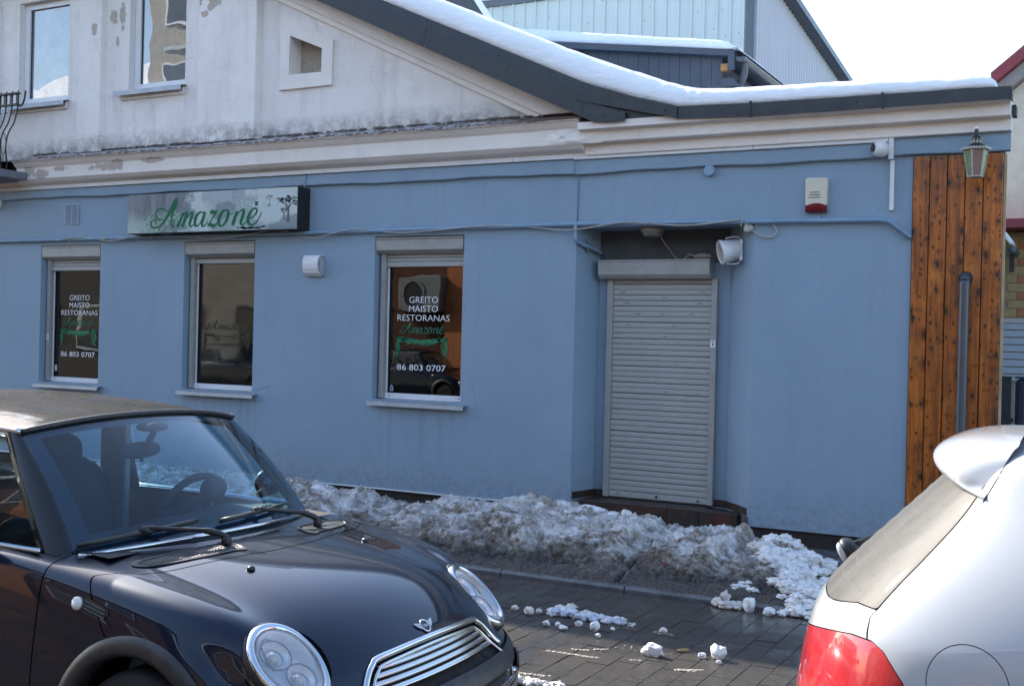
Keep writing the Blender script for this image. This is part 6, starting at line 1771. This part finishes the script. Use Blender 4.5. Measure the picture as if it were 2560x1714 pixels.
# make cage lie a little higher since subdivision draws it in
RS = subsurf(cv, cf, 4); RS = (RS[0] + O + np.array([0, 0, .006]), RS[1], RS[2])
if RS[1][:, 2].mean() < 0: RS = (RS[0], -RS[1], [tuple(reversed(f)) for f in RS[2]])
rf = part(RS, 'roof', m_navyroof, car)
lin = (RS[0] - np.array([0, 0, .025]), -RS[1], [tuple(reversed(f)) for f in RS[2]])
part(lin, 'headliner', simple('pale_headliner', (.30, .30, .29), .9, var=.1), car)
for s in (-1, 1):
    e = [Vector((CX + x, CY + s * .602, CZ + z + .0)) for x, z in [(-1.655, 1.345), (-1.80, 1.352), (-2.1, 1.362), (-2.6, 1.362), (-3.1, 1.345), (-3.4, 1.30)]]
    MB().tube(spline([tuple(p) for p in e], 5), .013, 8).build('roof_rail', m_chrome, rf, smooth=True)
    # side glass, front and rear, and the post between them
    def side_pane(x0b, x0t, x1b, x1t, name):
        rows = []
        for u in np.linspace(0, 1, 9):
            rows.append([Vector((CX + (x0b + (x1b - x0b) * u) * (1 - q) + (x0t + (x1t - x0t) * u) * q, CY + s * (.738 - .128 * q + .018 * math.sin(math.pi * q)), .940 + (1.345 - .940) * q)) for q in np.linspace(0, 1, 7)])
        return MB().grid(rows, flip=(s < 0)).build(name, m_sglass, car, smooth=True)
    side_pane(-1.36, -1.73, -2.38, -2.36, 'side_window'); side_pane(-2.47, -2.45, -3.25, -3.12, 'side_window')
    MB().add([Vector((CX - 2.38, CY + s * .722, .94)), Vector((CX - 2.36, CY + s * .596, 1.345)), Vector((CX - 2.45, CY + s * .596, 1.345)), Vector((CX - 2.47, CY + s * .722, .94))], [(0, 1, 2, 3)]).build('door_post', m_gloss, car)
    MB().box(CX - 2.52, CX - 2.34, CY + s * .60 - .02, CY + s * .60 + .02, .5, 1.34).build('inner_post', simple('pale_post_trim', (.26, .26, .25), .8), car, bevel=.01)
    MB().tube([Vector((CX - 1.36, CY + s * .745, .936)), Vector((CX - 2.4, CY + s * .755, .944)), Vector((CX - 3.3, CY + s * .74, .94))], .010, 8).build('belt_trim', m_chrome, car, smooth=True)
    MB().box(CX - 3.3, CX - 1.30, CY + s * .70 - .025, CY + s * .70 + .025, .30, .925).build('door_lining', m_inter, car)
    # side indicator and air slot on the scuttle
    ip = on_side(-1.075, .798, s, .0)
    iq = Vector((0, s, .12)).normalized().to_track_quat('Z', 'Y').to_matrix()
    MB().lathe([(.024, -.004), (.023, .008), (.016, .014), (.0, .016)], ip, 18, iq).build('side_indicator', simple('clear_indicator', (.75, .72, .68), .15, var=.05), so, smooth=True)
    sl = MB(); xs_ = [(-1.045, -.0), (-.93, 0)]
    q0 = [on_side(a, b, s, .003) for a, b in ((-1.045, .823), (-.955, .800), (-.93, .79), (-.925, .775), (-.945, .765), (-1.05, .785))]
    sl.add(q0, [tuple(range(6))]).build('air_slot', m_trim, so)
    for k in range(3):
        z0 = .812 - k * .012
        MB().tube([on_side(-1.04, z0 - .002, s, .005), on_side(-.94, z0 - .024, s, .005)], .003, 5).build('slot_bar', simple('slot_bar_grey', (.06, .06, .06), .4), so)
    # mirror
    mb = MB(); bm = bmesh.new(); bmesh.ops.create_icosphere(bm, subdivisions=3, radius=1)
    vs = [(CX - 1.66 + v.co.x * .055 * (1 if v.co.x > 0 else .5), CY + s * .88 + v.co.y * .105, 1.005 + v.co.z * .07) for v in bm.verts]
    mo = link_mesh('mirror', vs, [tuple(v.index for v in f.verts) for f in bm.faces], m_navy, car, smooth=True); bm.free()
    MB().tube([(CX - 1.60, CY + s * .745, .955), (CX - 1.62, CY + s * .82, .985)], .022, 8).build('mirror_stalk', m_trim, mo, smooth=True)
# wheel-arch flares and front wheels
for s in (-1, 1):
    for k, ax in enumerate((AX, AX - 2.47)):
        rows = []
        for t in np.linspace(R(-8), R(188), 49):
            rows.append([])
            for r_, o_ in ((AR - .008, -.05), (AR - .006, .004), (AR + .010, .011), (AR + .035, .0075), (AR + .058, .004), (AR + .064, -.006)):
                x, z = ax + r_ * math.cos(t), AZ + r_ * math.sin(t)
                p = on_side(x, max(z, .2), s); rows[-1].append((CX + x, p.y + s * o_, z))
        MB().grid(rows, flip=(s > 0)).build('arch_flare', m_trim, car, smooth=True)
        q = Matrix.Rotation(R(90 * -s), 3, 'X')
        c_ = Vector((CX + ax, CY + s * .725, .30))
        wh = MB().lathe([(.19, -.09), (.27, -.095), (.295, -.08), (.302, -.05), (.302, .05), (.295, .08), (.27, .095), (.19, .09)], c_, 40, q).build('wheel', m_rub, car, smooth=True)
        MB().lathe([(.195, .05), (.195, .085), (.175, .08), (.165, .05), (.05, .07), (.04, .085), (.0, .086)], c_, 32, q).build('rim', m_alloy, wh, smooth=True)
        MB().lathe([(.36, -.16), (.36, .02), (.33, .03)], c_ + Vector((0, -s * .02, .045)), 32, q, cap=False).build('wheel_housing', MAT['gap'], car)
# wipers
def wiper(px_, py_, ex, ey, bx0, by0, bx1, by1):
    """arm from a pivot on the cowl to the middle of a blade that lies on the glass"""
    def g_(x, y): # point on the glass near its base by y and height fraction
        i = int(round((y + .675) / 1.35 * 40)); i = max(0, min(40, i)); return wpt(i, x) + Vector((.017, 0, .014))
    piv = on_body(px_, py_, .01); mid_ = g_(ex, ey)
    hump = piv.lerp(mid_, .25) + Vector((0, 0, .035))
    arm = MB().tube(spline([tuple(piv - Vector((0, 0, .02))), tuple(piv + Vector((0, 0, .022))), tuple(hump), tuple(piv.lerp(mid_, .6) + Vector((0, 0, .024))), tuple(mid_ + Vector((.004, 0, .012)))], 6), [.017] * 6 + [.013] * 7 + [.009] * 12, 8).build('wiper', MAT['dark'], car, smooth=True)
    bl = [g_(bx0 + (bx1 - bx0) * q, by0 + (by1 - by0) * q) + Vector((.003, 0, .003)) for q in np.linspace(0, 1, 9)]
    MB().tube(bl, .0095, 6).build('blade', MAT['dark'], arm, smooth=True)
    MB().tube([p + Vector((-.010, 0, -.009)) for p in bl], .004, 5).build('rubber', m_rub, arm, smooth=True)
    MB().tube([mid_ + Vector((0, -.03, .006)), mid_ + Vector((0, .03, .006))], .015, 8).build('joint', MAT['dark'], arm, smooth=True)
    MB().lathe([(.018, -.02), (.018, .02), (.012, .027), (.0, .028)], piv, 14).build('pivot_cap', MAT['dark'], arm, smooth=True)
wiper(-.935, -.235, .075, -.45, .045, -.66, .085, -.22)
wiper(-.945, .345, .075, .09, .055, -.12, .085, .30)
# interior: dash, wheel, seats, mirror, rear bench
ds = MB()
rows = []
for y in np.linspace(-.66, .66, 23):
    hmp = .035 * math.exp(-((y - .33) / .16) ** 2) + .02 * math.exp(-(y / .10) ** 2)
    rows.append([(CX - 1.10, CY + y, .925), (CX - 1.30, CY + y, .935 + hmp * .4), (CX - 1.48, CY + y, .940 + hmp), (CX - 1.56, CY + y, .92 + hmp * .8), (CX - 1.60, CY + y, .82), (CX - 1.52, CY + y, .6)])
ds.grid(rows).build('dashboard', m_inter, car, smooth=True)
sc_ = Vector((CX - 1.69, CY + .345, .925)); qn = Vector((-.88, 0, .47)).normalized(); qm = qn.to_track_quat('Z', 'Y').to_matrix()
circ = [sc_ + qm @ Vector((.185 * math.cos(t), .185 * math.sin(t), 0)) for t in np.linspace(0, 2 * math.pi, 41)]
sw = MB().tube(circ, .017, 10, cap=False).build('steering_wheel', m_inter, car, smooth=True)
MB().lathe([(.0, -.03), (.07, -.025), (.075, .0), (.05, .02), (.0, .025)], sc_, 20, qm).build('hub', m_inter, sw, smooth=True)
for a in (0, 2.2, 4.1): MB().tube([sc_ + qm @ Vector((.06 * math.cos(a), .06 * math.sin(a), 0)), sc_ + qm @ Vector((.18 * math.cos(a), .18 * math.sin(a), 0))], .013, 8).build('spoke', m_inter, sw)
MB().tube([sc_, sc_ - qn * .16 + Vector((.0, 0, 0))], .045, 12).build('column', m_inter, sw)
MB().lathe([(.0, -.03), (.05, -.03), (.062, .0), (.058, .03), (.0, .032)], Vector((CX - 1.53, CY + .345, 1.035)), 22, Vector((-.9, 0, .3)).to_track_quat('Z', 'Y').to_matrix()).build('rev_counter', m_inter, car, smooth=True)
def blob(name, c, r_, mat, parent, p=2.6, lean=0.0):
    bm = bmesh.new(); bmesh.ops.create_icosphere(bm, subdivisions=3, radius=1); vs = []
    for v in bm.verts:
        d_ = (abs(v.co.x) ** p + abs(v.co.y) ** p + abs(v.co.z) ** p) ** (-1 / p)
        q = v.co * d_; vs.append((c[0] + q.x * r_[0] - lean * q.z * r_[2], c[1] + q.y * r_[1], c[2] + q.z * r_[2]))
    f = [tuple(v.index for v in fc.verts) for fc in bm.faces]; bm.free()
    return link_mesh(name, vs, f, mat, parent, smooth=True)
for yy in (.355, -.355):
    se = blob('seat', (CX - 2.22, CY + yy, .52), (.28, .25, .10), m_seat, car, 3.5)
    blob('backrest', (CX - 2.46, CY + yy, .83), (.085, .245, .285), m_seat, se, 3.2, .25)
    blob('headrest', (CX - 2.55, CY + yy, 1.145), (.055, .125, .085), m_seat, se, 2.6, .15)
    for q in (-.05, .05): MB().tube([(CX - 2.53, CY + yy + q, 1.05), (CX - 2.545, CY + yy + q, 1.11)], .007, 6).build('headrest_post', m_chrome, se)
blob('rear_bench', (CX - 3.05, CY, .75), (.12, .62, .28), m_seat, car, 4, .2)
MB().box(CX - 3.45, CX - 1.2, CY - .7, CY + .7, .2, .28).build('floor_pan', m_inter, car)
MB().box(CX - 3.42, CX - 3.38, CY - .62, CY + .62, .3, 1.32).build('tail_panel', m_gloss, car)
mr = blob('inner_mirror', (CX - 1.625, CY - .015, 1.232), (.018, .118, .036), m_inter, car, 2.3)
MB().tube([(CX - 1.60, CY, 1.25), (CX - 1.555, CY, 1.325)], .014, 8).build('mirror_foot', m_inter, mr)
blob('mirror_cover', (CX - 1.57, CY, 1.335), (.05, .075, .02), m_inter, car, 2.4)
MB().tube([(CX - 1.63, CY + .0, 1.197), (CX - 1.63, CY, 1.18)], .008, 6).build('mirror_lever', m_inter, mr)
# aerial on the roof
# under-body dark floor so that no light shows between road and sills
MB().box(CX - 3.4, CX - .25, CY - .72, CY + .72, .16, .20).build('underbody', MAT['gap'], car)
# ------------------------------------------------------------------ white hatchback on the right (tail at local x = 0, nose towards +x)
WX, WY = -.95, -5.87
OW = np.array([WX, WY, 0.0])
wc_ = thing('white_hatchback', 'white hatchback seen from its tail corner with red lamp and dusty rear glass', 'car', (WX + 2, WY, 0))
m_white = m_paint('white_car_paint', (.47, .48, .495), 0, .05, (.42, .38, .32))
m_dglass = NT('dusty_rear_glass')
_d = m_dglass
c = _d.mix(_d.noise(1, 5, .6, vec=_d.scale(_d.pos, (2, 9, 2)), lo=.35, hi=.65), (.058, .0565, .053), (.105, .102, .095))
c = _d.mix(_d.math('MULTIPLY', _d.noise(30, 6, .75, lo=.45, hi=.8), .25), c, (.15, .145, .135))
m_dglass = _d.pbr(c, .5, spec=.12, coat=.12, coat_rough=.04)
def m_lampred():
    t = NT('red_tail_lamp')
    z = t.sep()[2]
    rib = t.math('FRACT', t.math('MULTIPLY', z, 60))
    c = t.mix(t.noise(6, 4, lo=.35, hi=.65), (.42, .008, .012), (.60, .022, .028))
    c = t.mix(t.math('MULTIPLY', t.noise(20, 6, .7, lo=.5, hi=.75), .2), c, (.55, .30, .26))
    return t.pbr(c, .28, coat=1.0, coat_rough=.05, normal=t.bump(rib, .04, .003))
RZ = [1.445, 1.33, 1.16, 1.00, .93, .80, .62, .45, .25]
RC = [.545, .430, .262, .105, .065, .030, .010, -.015, .04]                      # centre x
RE = [(.66, .575), (.640, .615), (.50, .69), (.37, .755), (.372, .80), (.372, .825), (.345, .835), (.315, .838), (.34, .80)]   # corner x, y
SY = [.645, .750, .828, .872, .885, .892, .89, .875, .82]                        # side half width at the door
CFr = [0, .35, .65, .86, 1.0]; CX_ = [0, .07, .27, .58, 1.0]
XS = [None, .16, .48, 1.1, 2.2, 3.2, 4.0]
cv, cf = [], []
for s in (-1, 1):
    RP = [[(RC[k] + (RE[k][0] - RC[k]) * CX_[j], s * RE[k][1] * CFr[j], RZ[k] + (.012 * (1 - CFr[j] ** 2) if k == 0 else 0)) for j in range(5)] for k in range(9)]
    for k in range(8):
        for j in range(4): quad(RP[k][j], RP[k][j + 1], RP[k + 1][j + 1], RP[k + 1][j])
    SPp = []
    for k in range(9):
        row = [RP[k][4]]
        for i in range(1, 7):
            w = (.52, .90, 1, 1, .97, .80)[i - 1]
            y = RE[k][1] + (SY[k] - RE[k][1]) * w
            zz = RZ[k] if i < 5 else min(RZ[k], (.95, .80)[i - 5])
            row.append((RE[k][0] + XS[i], s * y, zz + (.02 if k == 0 and 1 <= i < 5 else 0)))
        SPp.append(row)
    for k in range(8):
        for i in range(6): quad(SPp[k][i], SPp[k][i + 1], SPp[k + 1][i + 1], SPp[k + 1][i])
    TP = []
    for i in range(7):
        e = SPp[0][i]
        TP.append([(RP[0][j][0] if i == 0 else e[0] - (0 if i else 0), s * abs(e[1]) * CFr[j], (RP[0][j][2] if i == 0 else e[2] + (.035 if i < 5 else .06) * (1 - CFr[j] ** 2))) for j in range(5)])
    for i in range(6):
        for j in range(4): quad(TP[i][j], TP[i][j + 1], TP[i + 1][j + 1], TP[i + 1][j])
WS = subsurf(cv, cf, 4)
wb_ = (WS[0] + OW, WS[1], WS[2]); wbv = bvh(wb_)
def w_side(x, z, d=0.0, s=-1):
    h = wbv.ray_cast(Vector((WX + x, WY + s * 3, z)), Vector((0, -s, 0))); return h[0] + h[1] * d if h[0] is not None else Vector((WX + x, WY + s * .88, z))
def ycor(z): return np.interp(z, RZ[::-1], [e[1] for e in RE][::-1])
def xcor(z): return np.interp(z, RZ[::-1], [e[0] for e in RE][::-1])
def glass_fn(V):     # <0 inside the rear glass
    x, y, z = (V - OW).T; a = np.abs(y)
    side = a - (ycor(z) - .0305)
    bot = (.992 + .03 * np.clip((a - .45) / .2, 0, 1) ** 2) - z
    return np.maximum(np.maximum(side, bot), np.maximum(z - 1.395, x - xcor(z) - .02))
def lamp_fn(V):      # <0 inside a tail lamp
    x, y, z = (V - OW).T; a = np.abs(y)
    topz = .862 + .085 * np.clip((a - .30) / .42, 0, 1)
    rx = np.interp(z, [.60, .75, .86, .93, .96], [.50, .49, .46, .40, .34])
    return np.maximum(np.maximum(z - topz, .63 - z), np.maximum(.30 - a, x - rx))
def gate_fn(V):      # shut line between tailgate and body side
    x, y, z = (V - OW).T; a = np.abs(y)
    return np.where(z > .60, np.maximum(a - (ycor(z) - .03), x - xcor(z) + .02), 1.0)
def spl_line(V):     # >0 in front of the joint between roof and spoiler
    x, y, z = (V - OW).T
    return x - (.625 + (z - 1.335) * .50 + .03 * (1 - np.clip(np.abs(y) / .5, 0, 1) ** 2))
def win_fn(V):
    x, y, z = (V - OW).T
    return np.where(np.abs(y) > .5, np.maximum(np.maximum(1.09 - z, z - 1.40), np.maximum(1.15 - x + (1.4 - z) * -.2, x - 2.9)), 1.0)
def warch(V):
    x, y, z = (V - OW).T
    return np.where(np.abs(y) > .6, np.minimum(np.hypot(x - .86, z - .31), np.hypot(x - 3.44, z - .31)) - .345, 1.0)
g2 = .0018
S = clip(wb_, warch, 1)
S = clip(S, lambda V: np.maximum(1.325 - (V - OW)[:, 2], np.abs(spl_line(V)) - .0026), 1)
gl = clip(S, lambda V: glass_fn(V) + g2, -1); S = clip(S, lambda V: glass_fn(V) - g2, 1)
lm = clip(S, lambda V: lamp_fn(V) + g2, -1); S = clip(S, lambda V: lamp_fn(V) - g2, 1)
sw_ = clip(S, lambda V: win_fn(V) + g2, -1); S = clip(S, lambda V: win_fn(V) - g2, 1)
ga = clip(S, lambda V: gate_fn(V) + g2, -1); S = clip(S, lambda V: gate_fn(V) - g2, 1)
def fuel_fn(V):
    x, y, z = (V - OW).T
    return np.where(y < -.5, np.hypot(x - .62, z - .885) - .102, 1.0)
fu = clip(S, lambda V: fuel_fn(V) + .0012, -1); S = clip(S, lambda V: fuel_fn(V) - .0012, 1)
wbo = part(S, 'body', m_white, wc_); part(gl, 'rear_window', m_dglass, wc_); tg = part(ga, 'tailgate', m_white, wc_); part(fu, 'fuel_flap', m_white, wc_)
part(sw_, 'side_windows', m_sglass, wc_)
red = m_lampred()
for s in (-1, 1):
    l1 = clip(lm, lambda V: s * (V - OW)[:, 1], 1)
    li = clip(l1, lambda V: np.abs((V - OW)[:, 1]) - .435 - .05 * np.sin(((V - OW)[:, 2] - .63) * 9), 1); lj = clip(l1, lambda V: np.abs((V - OW)[:, 1]) - .430 - .05 * np.sin(((V - OW)[:, 2] - .63) * 9), -1)
    part(li, 'tail_lamp', red, wc_); part(lj, 'tail_lamp', red, wc_)
sh = clip(wb_, warch, 1)
part((sh[0] - sh[1] * .012, sh[1], sh[2]), 'inner_shell', simple('seam_grey', (.04, .04, .045), .8), wc_)
# roof spoiler over the glass
sec = [(.70, 1.502), (.60, 1.502), (.52, 1.490), (.458, 1.466), (.430, 1.438), (.434, 1.412), (.468, 1.375), (.52, 1.338), (.575, 1.316), (.65, 1.34), (.70, 1.42)]
rows = []
for u in np.linspace(-1, 1, 41):
    a = abs(u); y = .625 * (math.sin(u * math.pi / 2) * .35 + u * .65); k = a ** 3.2
    ring = []
    for (x, z) in sec:
        fwd = (.70 - x) / .32
        xx = x + (.11 * k + .05 * a * a) * min(1, fwd * 1.6); zz = z - .052 * k * (1 if z > 1.4 else .25) - .012 * a * a
        ring.append((WX + xx, WY + y * (1 if z < 1.4 else 1 - .11 * k), zz))
    rows.append(ring)
spv, spf = [], []
mbs = MB().grid(rows)
mbs.add(rows[0], [tuple(range(len(sec)))]); mbs.add(rows[-1], [tuple(range(len(sec) - 1, -1, -1))])
V_, N_, F_ = subsurf(mbs.v, mbs.f, 2)
SPL = clip((V_, N_, F_), lambda V: spl_line(V) + .0022, -1)
part(SPL, 'spoiler', m_white, wc_)
for k in range(7):
    z = 1.05 + k * .042; pts = []
    for y in np.linspace(-(ycor(z) - .12), ycor(z) - .12, 15):
        h = wbv.ray_cast(Vector((WX - 2, WY + y, z)), Vector((1, 0, 0)))
        if h[0] is not None: pts.append(h[0] + h[1] * .0006)
    MB().tube(pts, .0011, 4).build('heater_line', simple('heater_line_pale', (.16, .155, .145), .6), wc_)
# rear wiper, wheels
wp = wbv.ray_cast(Vector((WX - 2, WY + .10, 1.035)), Vector((1, 0, 0)))[0]
wo = blob('rear_wiper', (wp.x - .018, wp.y, wp.z), (.034, .05, .045), MAT['dark'], wc_, 2.4, .5)
blob('wiper_cover', (wp.x - .040, wp.y - .015, wp.z - .006), (.018, .040, .036), m_white, wo, 2.3, .5)
pts = [wbv.ray_cast(Vector((WX - 2, WY + y, 1.05)), Vector((1, 0, 0)))[0] + Vector((-.022, 0, .012)) for y in np.linspace(.10, .45, 7)]
MB().tube(pts, .010, 6).build('wiper_arm', MAT['dark'], wo, smooth=True)
for s in (-1, 1):
    for xw in (.86, 3.44):
        q = Matrix.Rotation(R(90 * -s), 3, 'X'); c_ = Vector((WX + xw, WY + s * .77, .31))
        wh = MB().lathe([(.19, -.1), (.28, -.1), (.312, -.07), (.312, .07), (.28, .1), (.19, .1)], c_, 36, q).build('wheel', m_rub, wc_, smooth=True)
        MB().lathe([(.2, .06), (.2, .095), (.17, .08), (.05, .075), (.0, .085)], c_, 28, q).build('rim', m_alloy, wh, smooth=True)
MB().box(WX + .3, WX + 3.8, WY - .7, WY + .7, .17, .2).build('underbody', MAT['gap'], wc_)

# ------------------------------------------------------------------ two more small cars across the street, seen only as reflections
def copy_car(src, dx, dy, label):
    r_ = src.copy(); COL.objects.link(r_); r_.location = src.location + Vector((dx, dy, 0)); r_['label'] = label; r_['group'] = 'cars parked across the street'
    for ch in list(src.children):
        c_ = ch.copy(); COL.objects.link(c_); c_.parent = r_
        for gch in list(ch.children):
            d_ = gch.copy(); COL.objects.link(d_); d_.parent = c_
copy_car(car, -11.6, -8.2, 'dark hatchback across the street, mirrored in the right shop window')
copy_car(car, -17.6, -8.4, 'dark hatchback across the street, mirrored in the middle shop window')
